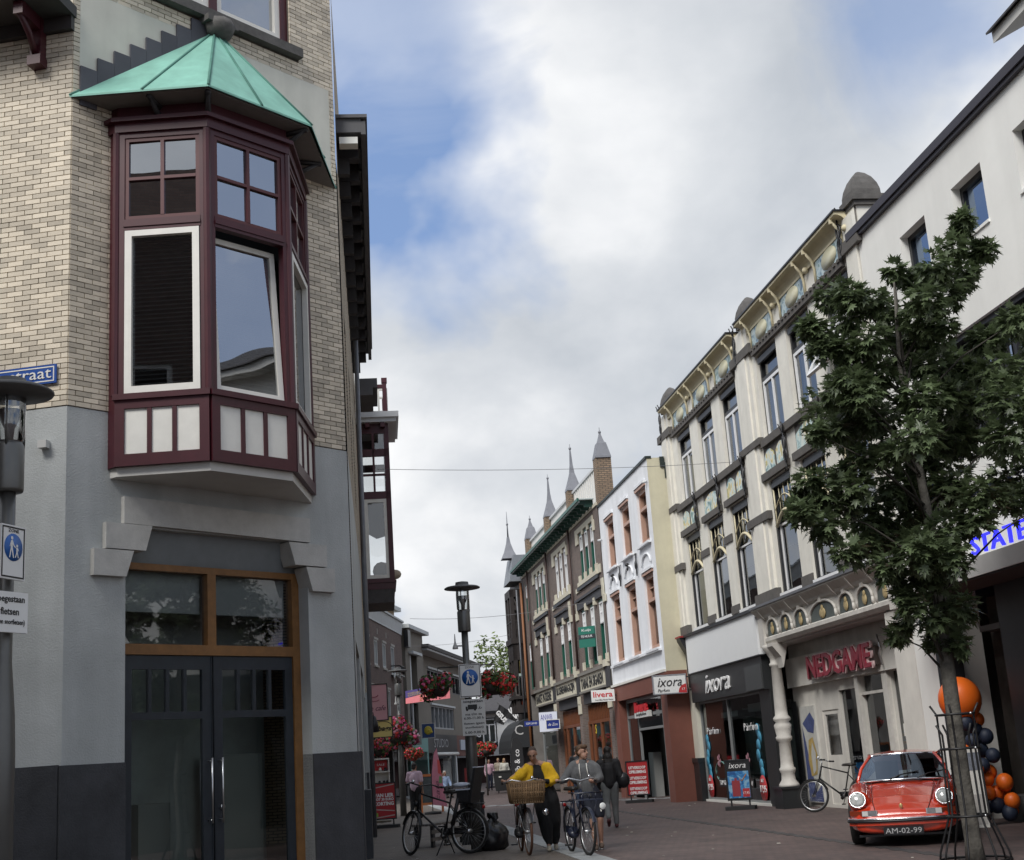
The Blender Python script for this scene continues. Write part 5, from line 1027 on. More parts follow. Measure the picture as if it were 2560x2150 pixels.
for (a,b_,c,d) in ((4.5,12,6.4,7.7),(5.2,13.5,3.9,5.4),(13.5,19,6.4,7.7)):
    n=int((b_-a)/1.25); q = MB(); q.frame(a,b_,c,d,0.1,0.05,0.2)
    for k in range(1,n): xx=a+(b_-a)*k/n; q.box(xx-0.05,xx+0.05,0.05,0.2,c+0.1,d-0.1)
    w_ = q.build('window_band', DKFR if c > 5 else mat('pale_strip', (0.35,0.36,0.36), 0.7), L4); pane(w_,a,b_,c,d,0.16,GLASSM)
    q = MB(); q.box(a-0.2,b_+0.2,-0.12,0,d,d+0.12); q.build('lintel_strip', mat('weathered_white', (0.55,0.57,0.56), 0.7), w_)
    for k in (1,3): q = MB(); q.box(a+k*1.3,a+k*1.3+0.9,0.25,0.3,c,d); q.build('curtain', CURTAIN, w_)
q = MB(); q.box(0,12.5,-0.3,0.1,2.35,3.5); q.build('shop_fascia', mat('black_shop', (0.012,0.012,0.014), 0.5), L4); q = MB(); q.box(12.5,20,-0.3,0.1,2.1,3.5); q.build('shop_fascia', mat('brick_red_fascia', (0.14,0.06,0.045), 0.7), L4)
text('lettering', 'STUDIO', mat('grey_sign_letters', (0.35,0.35,0.35), 0.6), L4, (6.5,-0.32,2.95), 0.7, fit=(5.0,0.55))
q = MB(); q.tube([(3.5,-0.5,2.25),(11.5,-0.5,2.25)],0.11,8); q.build('rolled_awning', WHITEP, L4)
q = MB(); q.box(13.5,17.0,-0.4,-0.3,2.5,3.2); q.build('pale_board', mat('pale_board', (0.42,0.47,0.52), 0.6), L4)
q = MB(); q.box(0,20,-0.02,0.3,0,2.35); q.build('shop_front', mat('black_shop', (0.012,0.012,0.014), 0.5), L4); pane(L4,0.5,19.5,0.2,2.2,-0.05,GLASSD)
for a in (2.2,12.3): q = MB(); q.box(a,a+0.4,-0.2,-0.06,0,2.3); q.build('pillar', mat('weathered_white', (0.55,0.57,0.56), 0.7), L4)
# white corner house closing the view
E5 = thing('end_house', 'white house with dark tiled hip roof closing the view down the street', 'building', (-7.0,107,0), -0.10)
WF = mat('far_white', (0.74,0.74,0.73), 0.8, var=0.03)
q = MB(); wallholes(q,0,16,2.6,5.4,[(3.1,4.15,3.0,4.85,0.15),(1.5,2.4,3.0,4.85,0.15),(6.5,7.5,3.0,4.85,0.15)]); shell(q,0,16,0,5.4,9); q.quad((0.1,0.8,0),(15.9,0.8,0),(15.9,0.8,5.3),(0.1,0.8,5.3)); q.build('wall', WF, E5)
q = MB(); q.add([(-0.5,-0.5,5.4),(16.5,-0.5,5.4),(16.5,9.5,5.4),(-0.5,9.5,5.4),(5.0,4.5,7.5),(12,4.5,7.5)], [(0,1,5,4),(1,2,5),(2,3,4,5),(3,0,4)])
rf5 = q.build('roof', mat('dark_tiles', (0.05,0.047,0.05), 0.7, var=0.3, vscale=6), E5)
q = MB(); q.box(-0.6,16.6,-0.65,0.1,5.22,5.42); q.build('gutter', BLACK, rf5); q = MB(); q.box(7.4,8.0,4.0,4.6,7,8.2); q.build('chimney', BRN, rf5)
for a,b_ in ((3.1,4.15),(1.5,2.4),(6.5,7.5)):
    q = MB(); q.frame(a,b_,3.0,4.85,0.09,0.0,0.1); q.box((a+b_)/2-0.05,(a+b_)/2+0.05,0.0,0.1,3.09,4.35); q.box(a+0.09,b_-0.09,0.0,0.1,4.35,4.43); w_=q.build('window', WPVC, E5); q = MB(); q.frame(a-0.08,b_+0.08,2.92,4.93,0.08,-0.03,-0.001); q.box(a-0.1,b_+0.1,-0.1,0,2.68,2.9); q.build('window_surround', BLACK, w_); pane(w_,a+0.1,b_-0.1,3.1,4.75,0.06,GLASSD)
q = MB(); q.box(-1.5,5.2,-1.0,0.1,2.0,2.6); q.build('shop_sign_band', mat('far_white_band', (0.65,0.64,0.62), 0.6), E5); text('lettering', 'MODE', mat('bright_red', (0.55,0.02,0.03), 0.5), E5, (0.9,-1.02,2.3), 0.4, fit=(1.6,0.3))
q = MB(); q.box(5.4,9.5,-0.9,0.1,2.05,2.75); q.build('grey_sign_band', mat('grey_band', (0.28,0.28,0.28), 0.6), E5)
for a in (6.9,9.2): q = MB(); q.box(a,a+1.5,-1.0,-0.9,2.15,2.7); q.build('sign_panel', WHITEP, E5)
q = MB(); q.box(5.2,5.9,-0.5,-0.1,0,2.05); q.build('white_column', WHITEP, E5); q = MB(); q.box(0,16,-0.05,0.2,0,2.05); q.build('shop_front', mat('dark_red_brown_shop', (0.05,0.02,0.018), 0.7), E5)
q = MB(); q.box(5.3,12,-1.8,-0.2,3.0,3.05); q.box(5.3,12,-1.85,-1.78,2.75,3.3); q.build('dark_balcony', mat('dark_fascia', (0.06,0.058,0.056), 0.6), E5)
def far_tree(x,y,h,r,label,n=1400,seed=1):
    rnd = random.Random(seed); t = thing('broadleaf_tree', label, 'tree', (x,y,0))
    q = MB(); q.tube([(0,0,0),(0.1,0,h*0.4),(0,0.1,h*0.75)], [0.22,0.17,0.07], 7); q.build('trunk', mat('bark', (0.09,0.075,0.06), 0.9, var=0.25, vscale=10, bump=0.4), t)
    cl = [(rnd.uniform(-r,r)*0.65, rnd.uniform(-r,r)*0.65, h-r+rnd.uniform(-r,r)*0.75, rnd.uniform(0.4,0.6)*r) for _ in range(9)]; q = MB()
    for _ in range(n):
        cx,cy,cz,cr = rnd.choice(cl); v = Vector((rnd.gauss(0,1),rnd.gauss(0,1),rnd.gauss(0,1))).normalized()*cr*rnd.uniform(0.6,1.05)
        p_ = Vector((cx,cy,cz))+v; a = Vector((rnd.gauss(0,1),rnd.gauss(0,1),rnd.gauss(0,0.6))).normalized(); b_ = a.orthogonal().normalized(); s_ = rnd.uniform(0.14,0.26)
        q.add([p_-a*s_,p_+b_*s_*0.5,p_+a*s_,p_-b_*s_*0.5], [(0,1,2,3)])
    q.build('crown', mat('light_foliage', (0.085,0.12,0.025), 0.6, island=0.35), t, kind='stuff'); return t
far_tree(-2.0,122,12.0,3.6,'light green tree rising behind the white house roof at the end of the street',2200,3)
far_tree(1.6,128,10.5,3.2,'darker green tree half hidden behind the timber house tower',1500,5)

# ================================================================== lamps
LAMPM = mat('lamp_metal', (0.13,0.13,0.125), 0.4, 0.6, var=0.1); LAMPD = mat('lamp_disc', (0.10,0.10,0.10), 0.5, 0.3)
def make_lamp(label, loc):
    t = thing('street_lamp', label, 'street lamp', loc, 0, 'disc-topped street lamps')
    q = MB(); q.lathe([(0.105,0.0),(0.105,1.9),(0.095,2.2),(0.065,2.6),(0.062,4.02)], 14); q.build('pole', LAMPM, t)
    q = MB(); q.lathe([(0.115,3.93),(0.12,3.95),(0.12,4.30),(0.10,4.34)], 14); q.build('lamp_housing', LAMPM, t)
    q = MB(); q.lathe([(0.10,4.32),(0.12,4.36),(0.125,4.62),(0.12,4.70)], 14, cap=False); q.build('glass_cylinder', glassmat('lamp_glass', (0.88,0.9,0.9), 0.12), t)
    q = MB(); q.lathe([(0.03,4.34),(0.04,4.45),(0.10,4.58),(0.10,4.6),(0.03,4.6)], 12); q.build('reflector', BLACK, t)
    q = MB(); 
    for a in (0.3,2.4,4.5): q.tube([(0.12*math.cos(a),0.12*math.sin(a),4.3),(0.12*math.cos(a),0.12*math.sin(a),4.72)], 0.009, 5)
    q.build('cage_rod', LAMPM, t, kind='stuff')
    q = MB(); q.lathe([(0.0,4.70),(0.12,4.70),(0.335,4.735),(0.34,4.75),(0.30,4.775),(0.13,4.80),(0.12,4.86),(0.0,4.88)], 28); q.build('lamp_disc', LAMPD, t)
    q = MB(); q.box(-0.02,0.02,-0.16,-0.06,3.66,3.69); q.lathe([(0.055,3.62),(0.05,3.66),(0.018,3.73),(0.006,3.90)], 8, (-0.0,-0.19,0)); q.build('sensor', mat('pale_sensor', (0.5,0.5,0.48), 0.5), t, rot=(0,0,-PI/2.3))
    return t
lamp1 = make_lamp('street lamp rising behind the parked black bicycle, carrying signs and flower baskets', (-1.14,24.8,0))
lamp2 = dup(lamp1, (-4.02,10.2,-0.06), 0.4, 'nearest street lamp, cut by the left picture edge before the grey wall')
lamp3 = dup(lamp1, (-4.45,45.5,0), 0.9, 'farther street lamp beside the pink cafe sign with a flower bowl round its pole')
SGW = mat('sign_white', (0.74,0.74,0.72), 0.45); SGK = mat('sign_black', (0.012,0.012,0.012), 0.5); SGB = mat('sign_blue_round', (0.012,0.10,0.36), 0.4)
def pict(parent, cx, cz, s, y, m):              # adult and child walking hand in hand
    def P(pts): 
        q = MB(); q.add([(cx+x*s,y,cz+z*s) for x,z in pts], [tuple(range(len(pts)))]); return q
    out = MB()
    for pts in ([(-0.42,0.05),(-0.30,0.45),(-0.12,0.48),(0.02,0.18),(0.20,0.02),(0.17,-0.05),(-0.03,0.08),(-0.12,0.22),(-0.11,-0.05),(0.04,-0.70),(-0.06,-0.72),(-0.22,-0.15),(-0.36,-0.72),(-0.46,-0.70),(-0.32,-0.05),(-0.30,0.22),(-0.37,0.02)],
                [(0.26,0.0),(0.40,0.02),(0.52,-0.18),(0.47,-0.22),(0.40,-0.12),(0.40,-0.3),(0.52,-0.66),(0.44,-0.68),(0.33,-0.4),(0.22,-0.68),(0.14,-0.66),(0.26,-0.3),(0.26,-0.12),(0.20,0.02)]):
        o = P(pts); out.add(o.v, o.f)
    for hx,hz,hr in ((-0.2,0.62,0.12),(0.33,0.13,0.10)):
        out.add([(cx+(hx+hr*math.cos(a*PI/5))*s, y, cz+(hz+hr*math.sin(a*PI/5))*s) for a in range(10)], [tuple(range(10))])
    return out.build('pictogram', m, parent)
def zone_sign(label, loc, rot, w, h):
    t = thing('zone_sign', label, 'traffic sign', loc, rot, 'pedestrian zone signs')
    q = MB(); q.box(-w/2,w/2,-0.012,0.012,-h/2,h/2); q.build('plate', SGW, t)
    q = MB(); q.frame(-w/2+0.012,w/2-0.012,-h/2+0.012,h/2-0.012,0.012,-0.0145,-0.012); q.build('border', SGK, t)
    text('lettering', 'ZONE', SGK, t, (0,-0.015,h*0.40), 0.1, fit=(w*0.42,h*0.06), extrude=0.001)
    q = MB(); q.lathe([(0,0),(w*0.37,0),(w*0.37,0.002),(0,0.002)], 24); q.build('blue_disc', SGB, t, (0,-0.013,h*0.09), (PI/2,0,0))
    pict(t, 0, h*0.09, w*0.40, -0.018, SGW); q = MB(); q.box(-0.03,0.03,0.012,0.06,-0.02,0.02); q.build('clamp', STEEL, t); return t
zone_sign('pedestrian zone sign on the central lamp above the opening-times sign', (-1.08,24.62,3.02), 0.0, 0.40,0.605)
zone_sign('pedestrian zone sign on the nearest lamp at the left edge, turned sideways', (-3.92,10.06,3.36), 1.28, 0.29,0.42)
t = thing('hours_sign', 'white access-times sign with lorry symbol below the zone sign on the central lamp', 'traffic sign', (-1.05,24.62,2.36), 0.0)
q = MB(); q.box(-0.215,0.215,-0.012,0.012,-0.325,0.325); q.build('plate', mat('grey_white_sign', (0.60,0.60,0.58), 0.5), t)
for s_,z,w,h in (('toegestaan',0.275,0.36,0.055),('ma t/m za',0.055,0.30,0.045),('6.00-11.00 h',-0.015,0.36,0.045),('fietsen (geen',-0.115,0.37,0.05),('snorfietsen)',-0.185,0.33,0.05),('5.00-9.00 h',-0.27,0.35,0.045)): text('lettering', s_, SGK, t, (0,-0.014,z), 0.05, fit=(w,h), extrude=0.001, bold=0.001)
q = MB(); q.box(-0.10,0.07,-0.016,-0.012,0.14,0.225); q.box(-0.14,-0.105,-0.016,-0.012,0.14,0.195); q.lathe([(0,0),(0.02,0),(0.02,0.003),(0,0.003)],10)
for x in (-0.115,0.03): q.add([(x+0.022*math.cos(a*PI/5),-0.017,0.135+0.022*math.sin(a*PI/5)) for a in range(10)], [tuple(range(10))])
q.add([(0.09,-0.016,0.14),(0.11,-0.016,0.14),(0.13,-0.016,0.19),(0.12,-0.016,0.19)], [(0,1,2,3)]); q.add([(0.12,-0.016,0.14),(0.14,-0.016,0.14),(0.16,-0.016,0.17),(0.15,-0.016,0.17)], [(0,1,2,3)])
q.v = [(x,y,z) if True else 0 for x,y,z in q.v]; q.build('lorry_symbol', SGK, t, kind='stuff')
t = thing('cycling_sign', 'white cycling-allowed sign on the nearest lamp below its zone sign', 'traffic sign', (-3.93,10.05,2.90), 1.12)
q = MB(); q.box(-0.18,0.18,-0.012,0.012,-0.155,0.155); q.build('plate', SGW, t)
for s_,z,w,h in (('toegestaan',0.09,0.29,0.06),('fietsen',0.005,0.18,0.055),('(geen snorfietsen)',-0.08,0.30,0.05)): text('lettering', s_, SGK, t, (0,-0.014,z), 0.05, fit=(w,h), extrude=0.001, bold=0.001)
# small fittings on the nearest lamp's side of the street
q = MB(); q.box(-0.06,0.06,-0.05,0.05,-0.05,0.05); o = q.build('wall_box', mat('pale_sensor', (0.5,0.5,0.48), 0.5), None, (-6.05,16.49,5.9), -0.17); tag(o, 'small grey junction box on the grey side wall behind the nearest lamp', 'junction box')
# ================================================================== flower baskets
FLC = [mat('red_petal', (0.50,0.03,0.025), 0.6, island=0.3), mat('pink_petal', (0.48,0.06,0.16), 0.6, island=0.3), mat('pale_pink_petal', (0.60,0.30,0.38), 0.6, island=0.3)]
LEAFG = mat('basket_leaf', (0.045,0.085,0.02), 0.6, island=0.35)
def flower_basket(label, loc, r, weights, cat='flower basket', name='flower_basket', n=420, seed=0, flat=0.75):
    rnd = random.Random(seed); t = thing(name, label, cat, loc, 0, 'hanging flower baskets and bowls')
    q = MB(); q.lathe([(r*0.25,-r*0.55),(r*0.5,-r*0.35),(r*0.6,-r*0.05),(r*0.55,-r*0.02)], 14); q.build('bowl', mat('dark_basket', (0.03,0.025,0.02), 0.8), t)
    cl = [(rnd.uniform(-0.6,0.6)*r, rnd.uniform(-0.6,0.6)*r, rnd.uniform(-0.45,0.35)*r*flat, rnd.uniform(0.4,0.55)*r) for _ in range(9)]
    def scatter(k, m, nm, size, petals):
        q = MB()
        for _ in range(k):
            cx,cy,cz,cr = rnd.choice(cl); v = Vector((rnd.gauss(0,1),rnd.gauss(0,1),rnd.gauss(0,1))).normalized(); p_ = Vector((cx,cy,cz))+v*cr*rnd.uniform(0.75,1.08)
            nrm = (v+Vector((rnd.gauss(0,0.4),rnd.gauss(0,0.4),rnd.gauss(0,0.4)))).normalized(); a = nrm.orthogonal().normalized(); b_ = nrm.cross(a); s_ = size*rnd.uniform(0.7,1.3)
            if petals:
                vs = [p_+nrm*s_*0.3]+[p_+(a*math.cos(i*PI/3)+b_*math.sin(i*PI/3))*s_*(1.0 if i%2 else 0.75) for i in range(6)]; q.add(vs, [(0,1+i,1+(i+1)%6) for i in range(6)])
            else: q.add([p_-a*s_,p_+b_*s_*0.6+nrm*s_*0.2,p_+a*s_,p_-b_*s_*0.6+nrm*s_*0.2], [(0,1,2,3)])
        q.build(nm, m, t, kind='stuff')
    scatter(int(n*0.9), LEAFG, 'foliage', r*0.13, False)
    for w,m,nm in zip(weights, FLC, ('red_flowers','pink_flowers','pale_flowers')):
        if w: scatter(int(n*w), m, nm, r*0.10, True)
    return t
for args in (('red and pink flower basket left of the signs on the central lamp', (-1.68,24.8,2.98), 0.36, (0.35,0.3,0.12)), ('bright red flower basket right of the signs on the central lamp', (-0.62,24.8,2.94), 0.36, (0.75,0.05,0.03)),
             ('large pink flower bowl round the farther lamp pole, beside the yellow sign', (-4.45,45.5,2.70), 0.72, (0.45,0.7,0.3)), ('smaller pink flower bowl lowest at the left, above the shoe shelf', (-4.62,40.6,2.18), 0.42, (0.6,0.4,0.1)),
             ('red flower basket under the square blue sign on the left', (-4.3,48.5,2.05), 0.36, (0.9,0.15,0.03)), ('distant red flower basket seen behind the central lamp pole', (-2.35,66,2.15), 0.55, (1.0,0.05,0.0))):
    flower_basket(*args, seed=len(args[0]), n=520)
q = MB(); q.tube([(-1.45,24.8,3.3),(-0.83,24.8,3.3)], 0.018, 6); q.tube([(-1.68,24.8,3.3),(-1.68,24.8,3.0)], 0.006, 4); q.tube([(-0.62,24.8,3.3),(-0.62,24.8,3.0)], 0.006, 4); q.tube([(-1.68,24.8,3.3),(-0.62,24.8,3.3)], 0.014, 5)
q.v = [(x+1.14,y-24.8,z) for x,y,z in q.v]; q.build('basket_arm', LAMPM, lamp1)
q = MB(); q.tube([(-2.35,66,0),(-2.35,66,2.2)], 0.05, 6); o = q.build('basket_post', LAMPM); tag(o, 'slim post carrying the distant red flower basket', 'post')
q = MB(); q.tube([(-4.3,48.5,0),(-4.3,48.5,2.0)], 0.05, 6); o = q.build('basket_post', LAMPM); tag(o, 'slim post carrying the red flower basket under the blue sign', 'post')
q = MB(); q.tube([(-4.62,40.6,0),(-4.62,40.6,2.1)], 0.05, 6); o = q.build('basket_post', LAMPM); tag(o, 'slim post behind the shoe shelf carrying the lowest flower bowl', 'post')
# ================================================================== overhead wires
def wire(label, a, b_, sag, r=0.006):
    pts = [Vector(a).lerp(Vector(b_), i/14)-Vector((0,0,sag*4*(i/14)*(1-i/14))) for i in range(15)]
    q = MB(); q.tube(pts, r, 4); o = q.build('overhead_wire', mat('grey_wire', (0.16,0.16,0.17), 0.6)); tag(o, label, 'wire', 'wires strung across the street')
wire('upper wire strung across the street from the maroon bay to the tile building', (-3.3,31,8.55), (5.9,34.4,8.85), 0.1)
wire('middle wire strung across the street below the roofs, past the lamp head', (-4.5,52,7.2), (2.9,50.6,7.3), 0.25, 0.008)
wire('lowest and farthest wire, behind the lamp and tree top', (-6.5,72,7.9), (0.0,71,8.2), 0.2, 0.008)

# unseen house across the side street, added to shade the corner and darken its reflections
OH = thing('opposite_house', 'brown brick house across the side street, out of view, added to shade the corner and reflect in its windows', 'building', (-5.6,7.6,0), math.radians(170))
q = MB(); oh = [(1.5+i*2.6,2.9+i*2.6,z,z+2.0,0.2) for i in range(5) for z in (1.0,4.6,8.0)]
wallholes(q,0,15,0,14.3,oh); shell(q,0,15,0,14.3,9); q.quad((0.1,1,0),(14.9,1,0),(14.9,1,12),(0.1,1,12)); q.build('wall', BRB, OH)
for a,b_,c,d,_ in oh: q = MB(); q.frame(a,b_,c,d,0.1,0.05,0.15); w_ = q.build('window', WPVC, OH); pane(w_,a+0.1,b_-0.1,c+0.1,d-0.1,0.12,GLASS)
# ================================================================== boards, signs and goods along the street
def aboard(label, loc, rot, w, h, face, z0=0.22, name='advertising_board', base=True):
    t = thing(name, label, 'sign board', loc, rot)
    q = MB(); q.frame(-w/2,w/2,z0,z0+h,0.035,-0.04,0.04); q.build('board_frame', BLACK, t)
    q = MB(); q.box(-w/2+0.03,w/2-0.03,-0.025,0.025,z0+0.03,z0+h-0.03); q.build('poster', face, t)
    if base:
        q = MB(); q.slab([(-w*0.55,-0.26),(w*0.55,-0.26),(w*0.62,-0.14),(w*0.62,0.14),(w*0.55,0.26),(-w*0.55,0.26),(-w*0.62,0.14),(-w*0.62,-0.14)], 0.0, 0.085); q.build('base', mat('black_rubber', (0.02,0.02,0.021), 0.7), t)
        for x in (-w*0.36,w*0.36): q = MB(); q.box(x-0.02,x+0.02,-0.02,0.02,0.085,z0+0.02); q.build('leg', BLACK, t)
    return t
PRED = mat('poster_red', (0.42,0.018,0.022), 0.5); 
t = aboard('red clearance-sale board with white lettering standing before the livera shop', (3.22,43.2,0), -0.12, 0.72,1.06, PRED)
for k in range(3):
    z = 1.07-k*0.32; text('lettering', 'UITVERKOOP', WT, t, (0,-0.03,z), 0.1, fit=(0.54,0.09), extrude=0.002, bold=0.003); text('lettering', 'OPRUIMING', WT, t, (0,-0.03,z-0.13), 0.1, fit=(0.54,0.10), extrude=0.002, bold=0.004)
t = aboard('black pavement board with perfume advert and ixora lettering before the perfume shop', (5.02,34.0,0), -0.2, 0.62,0.98, mat('poster_black', (0.012,0.012,0.014), 0.5))
text('lettering', 'ixora', WT, t, (0,-0.03,1.06), 0.2, fit=(0.42,0.13), shear=0.25, extrude=0.002)
q = MB(); q.box(-0.26,0.26,-0.03,-0.026,0.28,0.92); q.build('advert', majolica('advert_blue', [(0.35,(0.02,0.08,0.25)),(0.5,(0.04,0.22,0.5)),(0.62,(0.25,0.45,0.6))], 6.0), t)
q = MB(); q.box(-0.17,0.03,-0.036,-0.03,0.32,0.70); q.box(-0.10,-0.04,-0.036,-0.03,0.70,0.76); q.build('bottle_print', mat('bottle_red', (0.30,0.04,0.05), 0.4), t)
q = MB(); q.box(0.08,0.25,-0.036,-0.03,0.30,0.50); q.build('price_panel', RDc, t); text('price', '17,95', WT, t, (0.165,-0.038,0.39), 0.1, fit=(0.15,0.07), extrude=0.001)
q = MB(); q.tube([(0.02,-0.035,0.74),(0.08,-0.035,0.68),(0.2,-0.035,0.84)], 0.012, 4); q.build('tick_mark', mat('orange_print', (0.5,0.2,0.05), 0.5), t)
t = aboard('red discount board with white VAN LIER lettering beside the shoe shelf', (-4.17,37.3,0), 0.10, 0.67,0.98, PRED)
for s_,z,h in (('VAN LIER',0.86,0.10),('TOT 30 EURO',0.755,0.075),('KORTING',0.64,0.10)): text('lettering', s_, WT, t, (0,-0.03,z), 0.1, fit=(0.53,h), extrude=0.002, bold=0.004)
for z0,z1 in ((1.06,1.14),(0.50,0.44),(0.27,0.33)): q = MB(); q.add([(-0.28,-0.029,z0-0.015),(0.28,-0.029,z1-0.015),(0.28,-0.029,z1+0.012),(-0.28,-0.029,z0+0.012)], [(0,1,2,3)]); q.build('tape_print', mat('pale_print', (0.5,0.42,0.40), 0.6), t)
q = MB(); q.box(-0.27,-0.17,-0.03,-0.026,0.30,0.40); q.build('green_logo', mat('lime_print', (0.25,0.45,0.06), 0.5), t)
# shoe shelf
t = thing('shoe_shelf', 'white shelf with shoes and a red sale sign behind the red discount board', 'shelf', (-4.48,39.6,0), 0.1)
q = MB(); q.box(-0.25,0.25,0.12,0.16,0.05,1.86); q.box(-0.25,-0.22,-0.12,0.12,1.1,1.86); q.box(0.22,0.25,-0.12,0.12,1.1,1.86); q.box(-0.25,0.25,-0.14,0.12,1.82,1.86)
q.build('shelf_back', WHITEP, t)
for z in (0.12,0.45,0.78,1.10,1.46): q = MB(); q.box(-0.26,0.26,-0.16,0.12,z,z+0.035); q.build('shelf_board', WHITEP, t)
q = MB(); q.box(-0.19,0.19,0.0,0.02,1.52,1.80); q.build('sale_card', PRED, t); text('lettering', 'SALE', WT, t, (0,-0.01,1.68), 0.1, fit=(0.22,0.06), extrude=0.002)
for x,z,m_ in ((-0.02,1.53,WHITEP),(0.13,1.52,NAVY),(-0.05,1.16,BLACK),(0.08,1.16,BLACK),(0.17,1.16,BLACK),(-0.15,0.84,WHITEP),(0.1,0.5,BLACK)):
    q = MB(); q.ball((x,-0.06,z),(0.05,0.10,0.035),8,5); q.ball((x,0.0,z+0.035),(0.04,0.05,0.04),8,5); o = q.build('shoe', m_); tag(o, {(-0.05,1.16):'black shoe on the second shelf board, left of three',(0.08,1.16):'black shoe on the second shelf board, middle of three',(0.17,1.16):'black shoe on the second shelf board, right of three',1.53:'white shoe on top of the shelf in front of the sale card',1.52:'dark blue shoe on top of the shelf beside the white shoe',0.84:'white shoe low at the left of the white shoe shelf',0.5:'black shoe near the bottom of the white shoe shelf'}[(x,z) if z == 1.16 else z], 'shoe', 'shoes on the white shelf'); o.location = (-4.48,39.6,0); o.rotation_euler = (0,0,0.1)
# chalk board and pink feather flag
t = thing('chalkboard', 'orange framed chalkboard standing behind the parked black bicycle', 'sign board', (-3.62,47.2,0), 0.08)
q = MB(); q.frame(-0.40,0.40,0.25,1.28,0.08,-0.03,0.03); q.box(-0.40,-0.32,-0.03,0.03,0,0.25); q.box(0.32,0.40,-0.03,0.03,0,0.25); q.build('board_frame', mat('orange_wood', (0.45,0.15,0.05), 0.6, var=0.1), t)
q = MB(); q.box(-0.32,0.32,-0.012,0.012,0.33,1.20); q.build('slate_panel', mat('chalk_slate', (0.07,0.085,0.09), 0.8, var=0.3, vscale=7), t)
t = thing('feather_flag', 'pink feather flag with dark script standing beside the chalkboard', 'flag', (-3.28,45.3,0), 0.05)
q = MB(); q.tube([(-0.18,0,0.0),(-0.18,0,1.2),(-0.10,0,1.9),(0.02,0,2.12)], 0.015, 5); q.build('pole', BLACK, t)
q = MB(); P_ = [(-0.17,0.30),(0.30,0.22),(0.20,0.9),(0.14,1.5),(0.04,2.12),(-0.06,1.95),(-0.16,1.3)]; q.prism(P_, -0.006, 0.006); fl = q.build('flag_cloth', mat('rose_cloth', (0.42,0.16,0.22), 0.8, var=0.12, vscale=6), t)
q = MB(); q.prism([(0.05,1.3),(0.16,1.25),(0.12,1.7),(0.04,1.75)], -0.012, -0.006); q.build('red_print', mat('red_print', (0.42,0.06,0.06), 0.7), t); q = MB(); q.prism([(0.06,0.98),(0.17,0.98),(0.16,1.2),(0.08,1.2)], -0.012, -0.006); q.build('green_print', mat('green_print', (0.12,0.22,0.10), 0.7), t)
text('lettering', 'cafe', mat('dark_script', (0.10,0.03,0.06), 0.7), t, (0.0,-0.01,0.75), 0.3, rot=(PI/2,PI/2*-1,0), fit=(0.6,0.14), shear=0.3, extrude=0.001)
q = MB(); q.lathe([(0.28,0.0),(0.28,0.07),(0.05,0.10)], 14, (-0.18,0,0)); q.build('base', mat('black_rubber', (0.02,0.02,0.021), 0.7), t)
# projecting signs
def hang_sign(name, label, loc, w, h, face, rot=0.0, frame=None, th=0.05):
    t = thing(name, label, 'shop sign', loc, rot); q = MB(); q.box(-w/2,w/2,-th,th,-h/2,h/2); q.build('sign_box', face, t)
    if frame: q = MB(); q.frame(-w/2-0.015,w/2+0.015,-h/2-0.015,h/2+0.015,0.03,-th-0.012,th+0.012); q.build('sign_frame', frame, t)
    return t
t = hang_sign('shop_sign', 'white projecting ixora Parfum sign with red disc on the white house', (4.25,40.9,3.47), 1.0, 0.55, mat('lit_white_sign', (0.74,0.75,0.74), 0.45), 0.0, STEEL, 0.09)
text('lettering', 'ixora', SGK, t, (0.0,-0.10,0.07), 0.3, fit=(0.74,0.26), shear=0.3, extrude=0.003); text('lettering', 'Parfum', mat('grey_letters', (0.1,0.1,0.1), 0.6), t, (-0.20,-0.10,-0.17), 0.1, fit=(0.36,0.09), shear=0.3, extrude=0.003)
q = MB(); q.add([(0.5,-0.105,-0.28)]+[(0.5-0.25*math.sin(a*PI/16),-0.105,-0.28+0.02+0.25*math.cos(a*PI/16)) for a in range(0,9)], [tuple(range(10))]); q.build('red_disc', RDc, t); text('price', '17', WT, t, (0.41,-0.11,-0.16), 0.1, fit=(0.09,0.06), extrude=0.001)
q = MB(); q.tube([(0.5,0,0.2),(0.74,0.0,0.2)], 0.02, 5); q.tube([(0.5,0,-0.2),(0.74,0.0,-0.2)], 0.02, 5); q.build('bracket', BLACK, t)
t = hang_sign('shop_sign', 'white projecting livera sign with red letters between the brick house and white house', (2.62,48.6,3.59), 0.84, 0.42, mat('lit_white_sign', (0.74,0.75,0.74), 0.45), 0.0, None, 0.08)
text('lettering', 'livera', mat('bright_red', (0.55,0.02,0.03), 0.5), t, (0,-0.085,0.05), 0.3, fit=(0.70,0.20), extrude=0.003, bold=0.004); text('lettering', 'Voor Elke Mooie Vrouw', SGK, t, (0.03,-0.085,-0.14), 0.1, fit=(0.66,0.055), extrude=0.003)
q = MB(); q.tube([(0.43,0,0.0),(0.62,0,0.0)], 0.02, 5); q.build('bracket', BLACK, t)
BLU = mat('royal_blue_sign', (0.012,0.03,0.20), 0.4)
t = hang_sign('shop_sign', 'dark blue GSM LAND sign at the corner of the timber house', (-0.02,62,3.13), 0.66, 0.23, BLU); text('lettering', 'GSM LAND', WT, t, (0,-0.055,0), 0.1, fit=(0.5,0.09), extrude=0.003)
t = hang_sign('shop_sign', 'blue shop sign with white script in front of the white banner', (0.92,60,2.98), 0.60, 0.40, BLU, 0, WHITEP); text('lettering', 'de Zon', WT, t, (0,-0.055,0), 0.1, fit=(0.42,0.12), shear=0.3, extrude=0.003)
